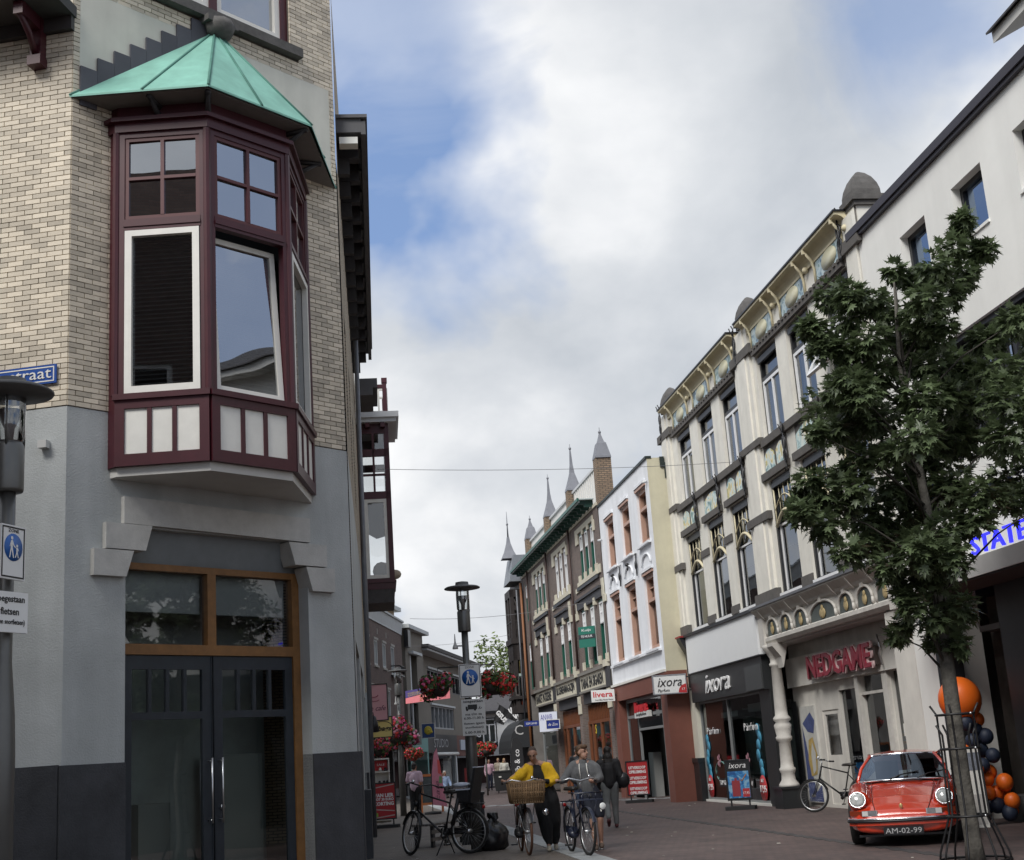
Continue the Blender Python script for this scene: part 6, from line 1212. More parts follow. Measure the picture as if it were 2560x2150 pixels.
t = hang_sign('shop_sign', 'white shop banner with blue lettering above the blue sign', (0.75,60.6,3.12), 0.85, 0.85, mat('pale_blue_white', (0.60,0.63,0.72), 0.6), -0.3); text('lettering', 'ANWB', mat('violet_letters', (0.08,0.08,0.30), 0.5), t, (-0.08,-0.055,0.2), 0.1, fit=(0.55,0.25), extrude=0.003)
t = hang_sign('shop_sign', 'pink projecting cafe sign with a cup and dark script lettering', (-4.66,41,3.53), 0.62, 1.08, mat('pink_sign', (0.62,0.34,0.38), 0.5), 0.03, BLACK)
text('lettering', 'e cafe', mat('dark_script', (0.10,0.03,0.06), 0.7), t, (0.02,-0.055,-0.17), 0.2, fit=(0.46,0.15), shear=0.35, extrude=0.002); q = MB(); q.tube([(0.13*math.cos(a*PI/8)-0.1,-0.058,0.22+0.06*math.sin(a*PI/8)) for a in range(8,17)], 0.010, 4); q.tube([(0.16*math.cos(a*PI/8)-0.1,-0.058,0.08+0.04*math.sin(a*PI/8)) for a in range(8,17)], 0.007, 4); q.build('cup_print', mat('wine_print', (0.30,0.04,0.10), 0.6), t, kind='stuff')
t = hang_sign('shop_sign', 'yellow projecting sign with black italic letters below the pink cafe sign', (-4.68,42.2,2.82), 0.64, 0.62, mat('pale_yellow_sign', (0.64,0.55,0.20), 0.5), 0.03, BLACK); text('lettering', 'bags', SGK, t, (0.08,-0.055,-0.06), 0.2, fit=(0.44,0.20), shear=0.3, extrude=0.002, bold=0.006)
q = MB(); q.tube([(0.30*math.cos(a*PI/12),-0.055,0.02+0.16*math.sin(a*PI/12)) for a in range(0,13)], 0.010, 4); q.build('oval_print', SGK, t)
t = thing('wall_lantern', 'black bell-shaped wall lantern in front of the yellow sign', 'lantern', (-4.52,38.6,2.80)); q = MB(); q.lathe([(0.0,0.26),(0.07,0.22),(0.12,0.05),(0.16,-0.20),(0.10,-0.22)], 12); q.build('lantern_shade', BLACK, t); q = MB(); q.tube([(0,0,0.24),(0,0,0.33),(-0.3,0,0.33)], 0.02, 5); q.build('arm', BLACK, t)
t = hang_sign('shop_sign', 'square blue sign with a yellow shell on the left side of the street', (-6.08,79,3.55), 0.74, 0.82, mat('shell_blue', (0.03,0.07,0.20), 0.5), 0.0, STEEL); q = MB(); q.ball((0,-0.06,0.02),(0.23,0.05,0.25),14,8); q.ball((0.05,-0.09,0.02),(0.06,0.05,0.06),8,6); q.ball((0.14,-0.06,-0.08),(0.14,0.05,0.09),8,6); q.build('shell_emblem', mat('shell_yellow', (0.60,0.46,0.05), 0.5), t, kind='stuff')
t = hang_sign('shop_sign', 'square black UGG sign with white letters above the shoe shop', (-4.02,93,3.42), 1.22, 1.14, SGK, 0.0, STEEL); text('lettering', 'UGG', WT, t, (0,-0.06,0.02), 0.5, fit=(0.95,0.42), extrude=0.003, bold=0.02)
# purple and pink promotional banner slung below the lamp
t = thing('promotion_banner', 'purple and pink pointed banner with yellow print slung across the left side', 'banner', (-5.6,60.5,4.45), 0.06)
q = MB(); q.prism([(0,0.12),(0,0.44),(1.75,0.62),(1.75,0.50)], -0.01, 0.01); q.build('purple_cloth', mat('purple_cloth', (0.09,0.07,0.24), 0.8), t)
q = MB(); vs=[]; 
for i in range(9):
    x=2.0*i/8; vs += [(x,-0.02-0.06*math.sin(PI*i/8),0.11+0.19*x if x<1.75 else 0.46),(x,-0.12-0.1*math.sin(PI*i/8),-0.13+0.06*x)]
q.add(vs, [(2*i,2*i+1,2*i+3,2*i+2) for i in range(8)]); q.build('pink_cloth', mat('salmon_cloth', (0.55,0.16,0.18), 0.8, var=0.1), t)
for z in (0.33,0.24): text('lettering', 'KOOPZONDAG', mat('yellow_print', (0.55,0.42,0.12), 0.6), t, (0.42,-0.014,z+0.02), 0.1, rot=(PI/2,-0.12,0), fit=(0.62,0.07), extrude=0.002)
text('lettering', 'ZUTPHEN', mat('orange_print', (0.5,0.2,0.05), 0.5), t, (1.05,-0.20,0.12), 0.1, rot=(PI/2,-0.15,0), fit=(0.9,0.2), extrude=0.002)
# black flags on poles, black feather banner, container
for nm,px_,pz,lab in (('flag',-1.70,4.6,'black and white flag on a slanted pole left of the hooded awning'),('flag',-0.95,4.75,'second black and white flag, nearest the hooded awning')):
    t = thing('flag', lab, 'flag', (px_,82,pz), 0.0, 'black flags by the hooded awning'); q = MB(); q.tube([(-0.35,0,0.42),(0.6,0.2,-0.35)], 0.025, 5); q.build('pole', BLACK, t)
    q = MB(); vs=[]; 
    for i in range(7):
        u=i/6; x=-0.2+0.62*u; zt=0.30-0.55*u; vs += [(x,0.03*math.sin(i*1.6),zt),(x-0.45,0.03*math.sin(i*1.6+0.8),zt-0.95+0.25*u)]
    q.add(vs, [(2*i,2*i+1,2*i+3,2*i+2) for i in range(6)]); q.build('flag_cloth', mat('flag_black', (0.012,0.012,0.014), 0.8), t)
    text('lettering', 'GSUS' if px_ < -1.2 else 'SS', WT, t, (-0.12,-0.06,-0.42), 0.4, rot=(PI/2,0.9,0), fit=(0.8,0.3), extrude=0.002, bold=0.02)
t = thing('feather_flag', 'black feather banner with white vertical lettering beside the brick house', 'flag', (-0.82,66,0), -0.05)
q = MB(); q.prism([(-0.32,0.2),(0.20,0.2),(0.30,1.6),(0.26,2.3),(0.05,2.62),(-0.18,2.55),(-0.30,1.9)], -0.01, 0.01); q.build('flag_cloth', mat('flag_black', (0.012,0.012,0.014), 0.8), t); q = MB(); q.tube([(-0.33,0,0),(-0.32,0,1.9),(-0.18,0,2.58)], 0.015, 5); q.build('pole', BLACK, t)
text('lettering', 'mib & co', WT, t, (-0.02,-0.015,1.4), 0.3, rot=(PI/2,-PI/2,0), fit=(1.3,0.26), extrude=0.002)
t = thing('waste_container', 'large black wheeled waste container far down the street', 'container', (-1.62,69,0), 0.05); q = MB(); q.add([(-0.42,-0.35,0.1),(0.42,-0.35,0.1),(0.42,0.35,0.1),(-0.42,0.35,0.1),(-0.52,-0.42,1.02),(0.52,-0.42,1.02),(0.52,0.42,1.02),(-0.52,0.42,1.02)], [(0,3,2,1),(0,1,5,4),(1,2,6,5),(2,3,7,6),(3,0,4,7),(4,5,6,7)]); q.build('bin_body', mat('bin_black', (0.02,0.021,0.022), 0.6), t); q = MB(); q.box(-0.55,0.55,-0.45,0.45,1.02,1.09); q.build('bin_lid', mat('bin_black', (0.02,0.021,0.022), 0.6), t); 
for x in (-0.32,0.32): q = MB(); q.tube([(x,-0.25,0.08),(x+0.06,-0.25,0.08)], 0.08, 8); q.build('wheel', BLACK, t)
q = MB(); q.box(-0.25,-0.12,-0.43,-0.42,0.75,0.82); q.build('sticker', WHITEP, t)
for x,y,lab in ((-2.55,84,'white and black poster board behind the distant pink shirted person'),(-3.95,84,'red and black poster board seen left of the central lamp pole')):
    aboard(lab, (x,y,0), 0.0, 0.9,1.1, mat('poster_red_dark', (0.25,0.03,0.03), 0.6) if x < -3 else mat('poster_pale', (0.42,0.42,0.42), 0.6))
# to-let board in the brick house window
t = thing('letting_board', 'green to-let board in the middle first floor window of the brick house', 'sign board', tuple(Vector((3.03,49.35,0))+Vector((0.15177,-0.98842,0))*(-2.45)+Vector((-0.98842,-0.15177,0))*0.30+Vector((0,0,6.05))), math.atan2(-0.98842,0.15177)+0.9)
q = MB(); q.box(-0.36,0.36,-0.02,0.02,-0.45,0.35); q.build('board', mat('letting_green', (0.01,0.14,0.10), 0.5), t); q = MB(); q.box(-0.36,0.36,-0.03,-0.02,-0.12,0.05); q.build('dark_band', NAVY, t); text('lettering', 'TE HUUR', WT, t, (0,-0.035,-0.03), 0.1, fit=(0.5,0.09), extrude=0.002); text('lettering', 'Kuijs', WT, t, (0,-0.025,0.2), 0.1, fit=(0.4,0.12), extrude=0.002)
# litter bin on the lamp, bench, rubbish bag
t = thing('litter_bin', 'dark boxy litter bin fixed behind the central lamp pole', 'litter bin', (-1.20,25.16,0), 0.05); q = MB(); q.box(-0.22,0.22,-0.17,0.17,0.12,0.98); q.box(-0.06,0.06,-0.06,0.06,0,0.12); q.build('bin_body', mat('bin_grey', (0.035,0.036,0.038), 0.55, var=0.15), t); q = MB(); q.box(-0.24,0.24,-0.19,0.19,0.98,1.03); q.box(-0.15,0.15,-0.178,-0.17,0.72,0.86); q.build('bin_lid', BLACK, t)
t = thing('bench', 'weathered slatted wooden bench behind the parked black bicycle', 'bench', (-2.0,27.6,0), 1.15)
GW = mat('grey_wood', (0.16,0.145,0.13), 0.8, var=0.25, vscale=9)
for k in range(6): q = MB(); q.box(-0.75,0.75,-0.24+k*0.082,-0.17+k*0.082,0.41,0.45); q.build('slat', GW, t)
for x in (-0.62,0.62):
    for y in (-0.18,0.18): q = MB(); q.box(x-0.04,x+0.04,y-0.03,y+0.03,0,0.41); q.build('leg', mat('bin_grey', (0.035,0.036,0.038), 0.55), t)
for k in range(2): q = MB(); q.box(-0.7,0.7,-0.22,-0.19,0.12+k*0.14,0.19+k*0.14); q.build('front_slat', GW, t)
bagv = MB(); prof = [(0.05,0.0),(0.20,0.0),(0.25,0.06),(0.265,0.18),(0.25,0.30),(0.20,0.40),(0.11,0.47),(0.045,0.51),(0.05,0.55),(0.10,0.60),(0.02,0.60)]
bagv.lathe(prof, 30); vs = []
for x,y,z in bagv.v:
    a = math.atan2(y,x); k = 1+0.10*math.sin(3*a+z*5)+0.07*math.sin(7*a-z*12)+0.16*mnoise.noise(Vector((x*7,y*7,z*7))); vs.append((x*k*1.05+0.05*z,y*k*0.85,z*(1+0.10*math.sin(2*a))))
bagv.v = vs
o = bagv.build('rubbish_bag', mat('black_plastic', (0.010,0.010,0.012), 0.28), None, (-0.86,24.95,0)); tag(o, 'full black plastic rubbish bag beside the rear wheel of the parked bicycle', 'rubbish bag')
# balloons and display stand by the white building
t = thing('balloon_column', 'column of orange and navy balloons by the dark shop at the right', 'balloons', (7.45,22.9,0))
OR = mat('orange_balloon', (0.72,0.135,0.012), 0.45, sub=0.05); NV = mat('navy_balloon', (0.014,0.022,0.045), 0.6)
def BALL(x,z,r,m_,y=0.0): q = MB(); q.ball((x,y,z),(r,r,r*1.06),18,12); q.build('balloon', m_, t)
BC = [(-0.20,2.05,0.355,OR),(0.07,1.70,0.12,OR),(-0.20,1.66,0.13,NV),(0.0,1.55,0.125,NV),(0.15,1.42,0.13,NV),(-0.12,1.36,0.12,NV),(0.06,1.20,0.13,NV),(0.20,1.10,0.12,NV),(-0.2,1.2,0.1,OR),(0.15,0.83,0.125,OR),(0.31,0.66,0.14,OR),(0.06,0.72,0.12,OR),(0.20,0.48,0.13,OR),(0.38,0.36,0.13,OR),(0.36,0.55,0.10,OR),(0.16,0.30,0.13,NV),(0.32,0.17,0.13,NV),(0.46,0.19,0.09,OR),(0.0,0.95,0.12,NV),(0.05,0.5,0.11,OR),(0.0,0.25,0.12,NV),(-0.1,0.9,0.1,OR)]
for i,(x,z,r,m_) in enumerate(BC): BALL(x,z,r,m_,0.12*math.sin(i*2.3))
t = thing('display_stand', 'white display column with a grey notice panel before the balloons', 'display stand', (7.12,22.4,0), -0.25)
q = MB(); q.box(-0.15,0.15,-0.1,0.1,0.0,1.27); q.build('stand_body', WHITEP, t); q = MB(); q.box(-0.115,0.13,-0.106,-0.1,0.90,1.18); q.build('notice', mat('notice_grey', (0.20,0.22,0.26), 0.5, var=0.3, vscale=20), t); q = MB(); q.box(-0.13,0.13,-0.104,-0.1,0.05,0.52); q.build('lower_panel', mat('pale_panel', (0.5,0.48,0.45), 0.6), t)
# ================================================================== maple street tree in its iron guard
TB = Vector((5.21,16.73,0))
MAPX = thing('maple_tree', 'young maple street tree with dark lobed leaves in an iron guard at right', 'tree', tuple(TB))
BARK = mat('grey_bark', (0.095,0.088,0.075), 0.9, var=0.35, vscale=9, bump=0.8, bscale=25)
q = MB(); q.tube([(0,0,-0.02),(0.0,0,0.25),(-0.02,0,1.0),(-0.01,0.01,1.9),(0.0,0.0,2.8),(0.06,0.03,3.8),(0.02,0.1,5.0),(-0.05,0.05,6.2),(0.02,0,7.4)], [0.125,0.10,0.095,0.092,0.085,0.07,0.05,0.03,0.012], 10)
q.build('trunk', BARK, MAPX)
CL = [ # leaf clumps relative to the trunk foot: x, y, z, radius, leaves
(1.13,0.15,8.29,0.14,40), (1.11,0.29,8.19,0.15,42), (1.44,0.35,7.91,0.15,42), (1.37,0.53,7.95,0.17,47), (0.14,0.29,7.66,0.15,42), (0.32,0.51,7.63,0.13,38),
(0.39,-0.57,7.38,0.21,58), (0.83,-0.04,7.82,0.19,52), (0.53,0.53,7.56,0.21,58), (0.95,0.18,7.44,0.22,61), (1.2,0.48,7.64,0.15,42), (0.13,-0.86,6.85,0.24,68),
(0.24,-0.11,6.81,0.26,75), (0.6,-0.3,7.05,0.2,55), (-0.83,-0.04,7.26,0.22,61), (-0.73,-0.58,7.04,0.22,61), (-0.42,-0.34,7.04,0.22,61), (-0.72,-0.26,6.85,0.21,58),
(0.02,0.5,7.17,0.2,55), (-1.21,-0.37,6.69,0.18,49), (-1.29,-0.39,6.76,0.13,38), (-1.13,-0.4,6.44,0.2,55), (-1.01,0.2,6.73,0.16,44), (-0.82,-0.35,6.39,0.22,61),
(-0.58,-0.65,6.39,0.24,68), (0.23,0.96,6.96,0.25,72), (0.47,0.73,6.75,0.27,81), (0.45,-0.25,6.64,0.23,63), (1.63,0.55,6.84,0.2,55), (1.21,0.05,6.52,0.19,52),
(1.15,0.21,6.58,0.2,55), (1.41,-0.35,6.64,0.22,61), (0.26,0.88,6.58,0.27,81), (0.42,0.35,6.28,0.3,92), (0.92,0.93,6.43,0.3,92), (1.2,0.78,6.29,0.3,92),
(1.03,-0.47,5.94,0.3,92), (-0.55,-0.34,6.05,0.27,81), (-0.98,-0.75,5.86,0.24,68), (-0.85,-0.79,5.69,0.24,68), (-1.01,-0.26,5.83,0.18,49), (-0.68,0.12,5.76,0.2,55),
(-0.99,0.04,5.44,0.17,47), (-1.33,-0.25,5.35,0.13,38), (-0.73,0.38,5.65,0.18,49), (-0.54,-0.02,5.54,0.2,55), (-0.02,-0.44,5.67,0.31,96), (0.37,-0.09,5.72,0.3,92),
(0.88,0.38,5.83,0.31,96), (0.88,-0.98,5.46,0.32,101), (1.92,0.95,6.24,0.3,92), (-0.28,-1.05,5.02,0.29,87), (0.59,0.47,5.36,0.31,96), (1.03,0.67,5.37,0.31,96),
(0.79,-1.06,4.97,0.32,101), (1.76,0.55,5.46,0.3,92), (-1.46,-0.04,4.77,0.18,49), (-1.7,-0.46,4.31,0.17,47), (-1.47,0.26,4.59,0.17,47), (-1.29,0.1,4.6,0.22,61),
(-1.03,0.25,4.46,0.23,64), (-1.37,-0.22,4.14,0.22,61), (-0.85,0.03,4.66,0.23,64), (-0.56,0.53,4.36,0.27,79), (-1.16,-0.47,3.78,0.2,55), (-0.62,0.47,3.99,0.24,68),
(-0.18,0.57,4.73,0.29,87), (-0.23,0.71,4.11,0.29,87), (-0.74,-0.56,3.54,0.22,61), (0.2,0.89,4.54,0.31,96), (-0.43,-0.91,3.66,0.29,87), (0.05,-0.38,3.91,0.31,96),
(0.42,0.18,4.6,0.31,96), (0.27,0.83,5.07,0.29,87), (0.61,-0.39,4.37,0.3,92), (1.4,0.84,4.78,0.3,92), (1.21,0.05,4.31,0.22,61), (0.42,-0.44,4.07,0.25,72),
(-0.14,-0.43,3.42,0.25,72), (-0.43,-0.39,3.35,0.18,49), (-0.57,-0.51,3.18,0.13,38), (-0.03,-0.79,3.55,0.25,72), (0.12,0.23,3.18,0.23,64), (0.3,0.6,2.91,0.2,55),
(-0.24,-0.41,2.87,0.16,44), (-0.51,-0.54,3.04,0.15,42), (-0.41,0.58,2.77,0.13,38), (-0.45,0.04,2.88,0.12,36), (0.13,-0.11,2.58,0.17,47), (0.15,-0.32,3,0.2,55),
(-0.07,0.11,2.66,0.14,40), (1.79,0.64,4.81,0.32,101), (1.77,-0.14,5.17,0.32,101), (1.75,-0.21,5.85,0.29,87), (1.39,-0.98,4.29,0.27,81), (2.16,0.82,6.64,0.25,72),
(-0.49,-0.56,4.97,0.15,42), (-0.7,-0.01,5.01,0.2,55), (-0.93,0.41,4.9,0.19,52), (-0.71,1.4,6.08,0.42,80), (0.39,1.47,4.15,0.42,80), (-0.04,0.76,5.84,0.42,80),
(-0.35,1.1,6.2,0.42,80), (0.87,1.67,4.94,0.42,80), (0.07,1.4,5,0.42,80), (-0.36,1.04,4.24,0.42,80), (-0.17,1.69,6.11,0.42,80), (0.38,1.15,4.68,0.42,80),
(-0.8,0.9,5.7,0.42,80), (0.91,1,5.71,0.42,80), (0.7,1.36,5.43,0.42,80), (0.67,1,5.52,0.42,80), (-0.38,1.13,5.67,0.42,80)]
LEAF5 = [(0,0),(0.30,-0.10),(0.20,0.12),(0.52,0.18),(0.26,0.34),(0.42,0.62),(0.14,0.50),(0,1.0),(-0.14,0.50),(-0.42,0.62),(-0.26,0.34),(-0.52,0.18),(-0.20,0.12),(-0.30,-0.10)]
rnd = random.Random(11)
def leaf_vs(p_, up, fwd, s_):
    x = fwd.cross(up).normalized(); y = fwd.normalized(); z = x.cross(y)
    return [p_+x*(a*s_)+y*(b_*s_)-z*(0.25*s_*(a*a+0.35*b_*b_)) for a,b_ in LEAF5]
LF = [(0,1,2),(0,2,4),(2,3,4),(0,4,6),(4,5,6),(0,6,7),(0,7,8),(0,8,10),(8,9,10),(0,10,12),(10,11,12),(0,12,13)]
lm = MB(); lm.add([Vector(v) for v in leaf_vs(Vector((0,0,0)),Vector((0,0,1)),Vector((0,1,0)),1.0)], LF)
MAPL = mat('maple_leaf', (0.098,0.132,0.064), 0.42, island=0.45, var=0.25, vscale=1.1)
def translucent(mt, k):                            # let light through thin leaves
    t = mt.node_tree; n = t.nodes; l = t.links; b = n['Principled BSDF']; o_ = [x for x in n if x.type == 'OUTPUT_MATERIAL'][0]
    tr = n.new('ShaderNodeBsdfTranslucent'); mx = n.new('ShaderNodeMixShader'); mx.inputs[0].default_value = k
    sck = b.inputs['Base Color'].links[0].from_socket; l.new(sck, tr.inputs[0]); l.new(b.outputs[0], mx.inputs[1]); l.new(tr.outputs[0], mx.inputs[2]); l.new(mx.outputs[0], o_.inputs[0])
translucent(MAPL, 0.35)
lme5 = setm(lm.mesh('leaf'), MAPL)
fol = MB(); leaves = []
for cx,cy,cz,cr,n in CL:
    c_ = Vector((cx,cy,cz))
    # twig from trunk toward the clump
    for _ in range(int(n*2.6)):
        d = Vector((rnd.gauss(0,1),rnd.gauss(0,1),rnd.gauss(0,0.8))).normalized(); rr = cr*(rnd.random()**0.45)
        p_ = c_+d*rr
        fwd = (d+Vector((rnd.gauss(0,0.5),rnd.gauss(0,0.5),-0.35+rnd.gauss(0,0.35)))).normalized()
        up = (Vector((0,0,1))+d*0.35+Vector((rnd.gauss(0,0.35),rnd.gauss(0,0.35),0))).normalized()
        if fwd.cross(up).length < 0.2: continue
        leaves.append((p_,up,fwd,rnd.uniform(0.085,0.165)))
leaves.sort(key=lambda l: l[0].y)
near = [l for l in leaves if l[0].y < -0.35]; rnd.shuffle(near); near = near[:290]; ns = set(id(l) for l in near)
for l in leaves:
    p_,up,fwd,s_ = l
    if id(l) in ns:
        x = fwd.cross(up).normalized(); y = fwd.normalized(); z = x.cross(y); M4 = Matrix(((x.x,y.x,z.x,p_.x),(x.y,y.y,z.y,p_.y),(x.z,y.z,z.z,p_.z),(0,0,0,1)))
        o = inst('leaf', lme5, MAPX); o.matrix_local = M4 @ Matrix.Diagonal((s_,s_,s_,1))
    else: fol.add(leaf_vs(p_,up,fwd,s_), LF)
fol.build('foliage', MAPL, MAPX, kind='stuff')
br = MB()
for cx,cy,cz,cr,n in CL:
    if rnd.random() < 0.3:
        z0 = max(2.2, min(6.3, cz-0.35*math.hypot(cx,cy)-0.5)); a = Vector((0,0.02,z0)); b_ = Vector((cx,cy,cz)); mid = a.lerp(b_,0.5)+Vector((0,0,0.12)); br.tube([a,mid,b_], [0.020,0.012,0.004], 5)
br.build('branches', mat('twig_bark', (0.045,0.04,0.033), 0.9), MAPX, kind='stuff')
GI = mat('guard_iron', (0.016,0.016,0.017), 0.45, 0.3)
gd = thing('tree_guard', 'black iron tree guard of flared bars and hoops round the maple trunk', 'tree guard', tuple(TB), 0.3)
for k in range(8):
    a = 2*PI*k/8; c_,s_ = math.cos(a),math.sin(a); top = 1.86 if k%2 else 1.62
    q = MB(); q.tube([(0.42*c_,0.42*s_,0.0),(0.40*c_,0.40*s_,0.12),(0.235*c_,0.235*s_,0.55),(0.22*c_,0.22*s_,1.3),(0.22*c_,0.22*s_,top-0.12),(0.29*c_,0.29*s_,top)], 0.013, 6); q.build('bar', GI, gd)
for z,r in ((1.74,0.232),(1.33,0.232),(0.54,0.25),(0.03,0.42)):
    q = MB(); q.tube([(r*math.cos(a*PI/8),r*math.sin(a*PI/8),z) for a in range(16)], 0.016, 6, closed=True); q.build('hoop', GI, gd)
for z in (1.74,1.33,0.54): q = MB(); q.ball((0.05,-0.25,z),0.018,6,5); q.build('bolt', STEEL, gd)

# ================================================================== parked red coupe
TS = bpy.data.scenes.new('workshop')
def solve(me, mods):
    o = bpy.data.objects.new('w', me); TS.collection.objects.link(o)
    for typ,kw in mods:
        md = o.modifiers.new(typ, typ)
        for k,v in kw.items(): setattr(md, k, v)
    TS.view_layers[0].update()
    with bpy.context.temp_override(scene=TS, view_layer=TS.view_layers[0]): dg = bpy.context.evaluated_depsgraph_get()
    dg.update(); out = bpy.data.meshes.new_from_object(o.evaluated_get(dg), depsgraph=dg); bpy.data.objects.remove(o); return out
def blob(name, mb, vox, m_, parent, it=4, fac=0.5, kind=None, disp=0.0, dsc=9.0):
    me = solve(mb.mesh('tmp'), [('REMESH', dict(mode='VOXEL', voxel_size=vox, use_smooth_shade=True)), ('SMOOTH', dict(iterations=it, factor=fac))])
    if disp:
        for v in me.vertices:
            c = v.co; v.co += v.normal*disp*(mnoise.noise(Vector((c.x*dsc,c.y*dsc,c.z*dsc*0.45)))+0.5*mnoise.noise(Vector((c.x*dsc*2.3,c.y*dsc*2.3,c.z*dsc*0.9))))
    me.name = name; me.materials.clear(); me.materials.append(m_); me.polygons.foreach_set('use_smooth', [True]*len(me.polygons)); return inst(name, me, parent, kind=kind)
car = thing('parked_car', 'shiny red classic rear-engined coupe with round headlights parked before the games shop', 'car', (5.8,21.6,0), math.radians(-18)); car.scale = (1.02,1.02,1.02)
CRED = mat('red_car_paint', (0.56,0.042,0.014), 0.22, coat=1.0)
q = MB()
secs = [(-2.02,0.52,0.20,0.40,0.44),(-1.98,0.64,0.18,0.46,0.50),(-1.80,0.72,0.17,0.52,0.575),(-1.5,0.76,0.16,0.60,0.665),(-1.1,0.78,0.16,0.68,0.76),(-0.7,0.785,0.16,0.74,0.845),(-0.2,0.785,0.16,0.76,0.88),(0.6,0.79,0.16,0.77,0.88),(1.2,0.80,0.17,0.76,0.86),(1.7,0.74,0.20,0.68,0.74),(2.0,0.60,0.25,0.55,0.60)]
NS = 20; vs = []
for y,w,zb,zs,zt in secs:
    for k in range(NS):
        a = 2*PI*k/NS; ca,sa = math.cos(a),math.sin(a); ex = 0.5
        x = w*math.copysign(abs(ca)**0.55, ca); zc = (zb+zs)/2
        z = zc+(zs-zc)*math.copysign(abs(sa)**0.55, sa) if sa < 0 else zc+((zs-zc)*abs(sa)**0.55 if abs(ca) > 0.85 else (zs-zc)+(zt-zs)*max(0,1-(abs(x)/w)**2.2))
        vs.append((x,y,z))
k_ = len(secs); fs = [(i*NS+j,i*NS+(j+1)%NS,(i+1)*NS+(j+1)%NS,(i+1)*NS+j) for i in range(k_-1) for j in range(NS)]+[tuple(range(NS-1,-1,-1)),tuple(range((k_-1)*NS,k_*NS))]
q.add(vs, fs)
for s_ in (-1,1):
    ch = [(0.585*s_,-1.72,0.615,0.155),(0.60*s_,-1.45,0.66,0.155),(0.62*s_,-1.05,0.70,0.16),(0.64*s_,-0.6,0.71,0.15),(0.66*s_,0.2,0.70,0.12)]
    for a,b_ in zip(ch,ch[1:]): q.capsule(a[:3],a[3],b_[:3],b_[3],14)
    ch = [(0.66*s_,0.5,0.62,0.15),(0.65*s_,1.1,0.64,0.20),(0.62*s_,1.6,0.58,0.18)]
    for a,b_ in zip(ch,ch[1:]): q.capsule(a[:3],a[3],b_[:3],b_[3],14)
bodym = solve(q.mesh('tmp'), [('REMESH', dict(mode='VOXEL', voxel_size=0.018, use_smooth_shade=True)), ('SMOOTH', dict(iterations=6, factor=0.5))])
cut = MB()
for s_ in (-1,1):
    for y in (-1.22,1.05): cut.tube([(0.50*s_,y,0.315),(1.0*s_,y,0.315)] if s_ > 0 else [(-1.0,y,0.315),(-0.50,y,0.315)], 0.345, 24)
co = bpy.data.objects.new('cut', cut.mesh('cut')); TS.collection.objects.link(co)
bodym = solve(bodym, [('BOOLEAN', dict(operation='DIFFERENCE', object=co, solver='EXACT'))]); bpy.data.objects.remove(co)
bodym.materials.clear(); bodym.materials.append(CRED); bodym.polygons.foreach_set('use_smooth', [True]*len(bodym.polygons)); bodym.name = 'body'; inst('body', bodym, car)
TYRE = mat('tyre_rubber', (0.012,0.012,0.012), 0.8); CHROME = mat('chrome', (0.75,0.76,0.78), 0.12, 1.0)
for s_ in (-1,1):
    for y in (-1.22,1.05):
        q = MB(); q.lathe([(0.20,-0.08),(0.295,-0.085),(0.315,-0.05),(0.315,0.05),(0.295,0.085),(0.20,0.08)], 24); w_ = q.build('wheel', TYRE, car, (0.69*s_,y,0.315), (0,PI/2,0)); q = MB(); q.lathe([(0.0,-0.03),(0.19,-0.02),(0.205,-0.075),(0.205,0.075),(0.19,0.02),(0.0,0.03)], 20); q.build('rim', CHROME, w_)
q = MB(); q.slab([(-0.62,-1.9),(0.62,-1.9),(0.62,1.8),(-0.62,1.8)], 0.14, 0.17); q.build('underside', BLACK, car)
for s_ in (-1,1):
    tl = 0.42
    q = MB(); q.lathe([(0.085,-0.02),(0.120,0.0),(0.122,0.03),(0.110,0.045),(0.102,0.035)], 24, cap=False); hl = q.build('headlight', CHROME, car, (0.592*s_,-1.835,0.635), (PI/2-tl+0.05,0,0))
    q = MB(); q.lathe([(0.104,0.022),(0.09,0.042),(0.05,0.055),(0.0,0.06)], 20); q.build('lens', mat('headlight_lens', (0.42,0.44,0.43), 0.12, coat=1.0, var=0.3, vscale=22), hl)
    q = MB(); q.box(0.33*s_,0.54*s_,-2.02,-1.93,0.425,0.50); q.build('horn_grille', CHROME, car); q = MB()
    for k in range(4): q.box(0.345*s_,0.455*s_,-2.026,-2.02,0.435+k*0.016,0.443+k*0.016)
    q.build('grille_slot', NAVY, car, kind='stuff')
    q = MB(); q.box(0.46*s_,0.535*s_,-2.028,-2.02,0.433,0.492); q.build('fog_lens', mat('pale_lens', (0.6,0.6,0.58), 0.15), car)
    q = MB(); q.add([(0.54*s_,-2.01,0.43),(0.54*s_,-2.01,0.495),(0.72*s_,-1.86,0.50),(0.72*s_,-1.86,0.435)], [(0,1,2,3)]); q.build('turn_signal', mat('amber_lens', (0.20,0.035,0.015), 0.2), car)
    q = MB(); q.tube([(0.70*s_,-0.55,0.86),(0.74*s_,-0.58,0.93)], 0.012, 6); q.ball((0.76*s_,-0.60,0.97),(0.06,0.03,0.05),10,8); q.build('mirror', CHROME, car) if s_ > 0 else None
q = MB(); pts = [(-0.77,-1.66),(-0.74,-1.86),(-0.62,-2.02),(-0.3,-2.10),(0,-2.115),(0.3,-2.10),(0.62,-2.02),(0.74,-1.86),(0.77,-1.66)]
vs = []
for x,y in pts: vs += [(x,y,0.30),(x,y,0.40),(x*0.93,y+0.10,0.415),(x*0.93,y+0.1,0.29)]
n_=len(pts); q.add(vs, [(4*i+j,4*(i+1)+j,4*(i+1)+(j+1)%4,4*i+(j+1)%4) for i in range(n_-1) for j in range(4)]+[(0,1,2,3),(4*n_-1,4*n_-2,4*n_-3,4*n_-4)]); q.build('bumper', CRED, car)
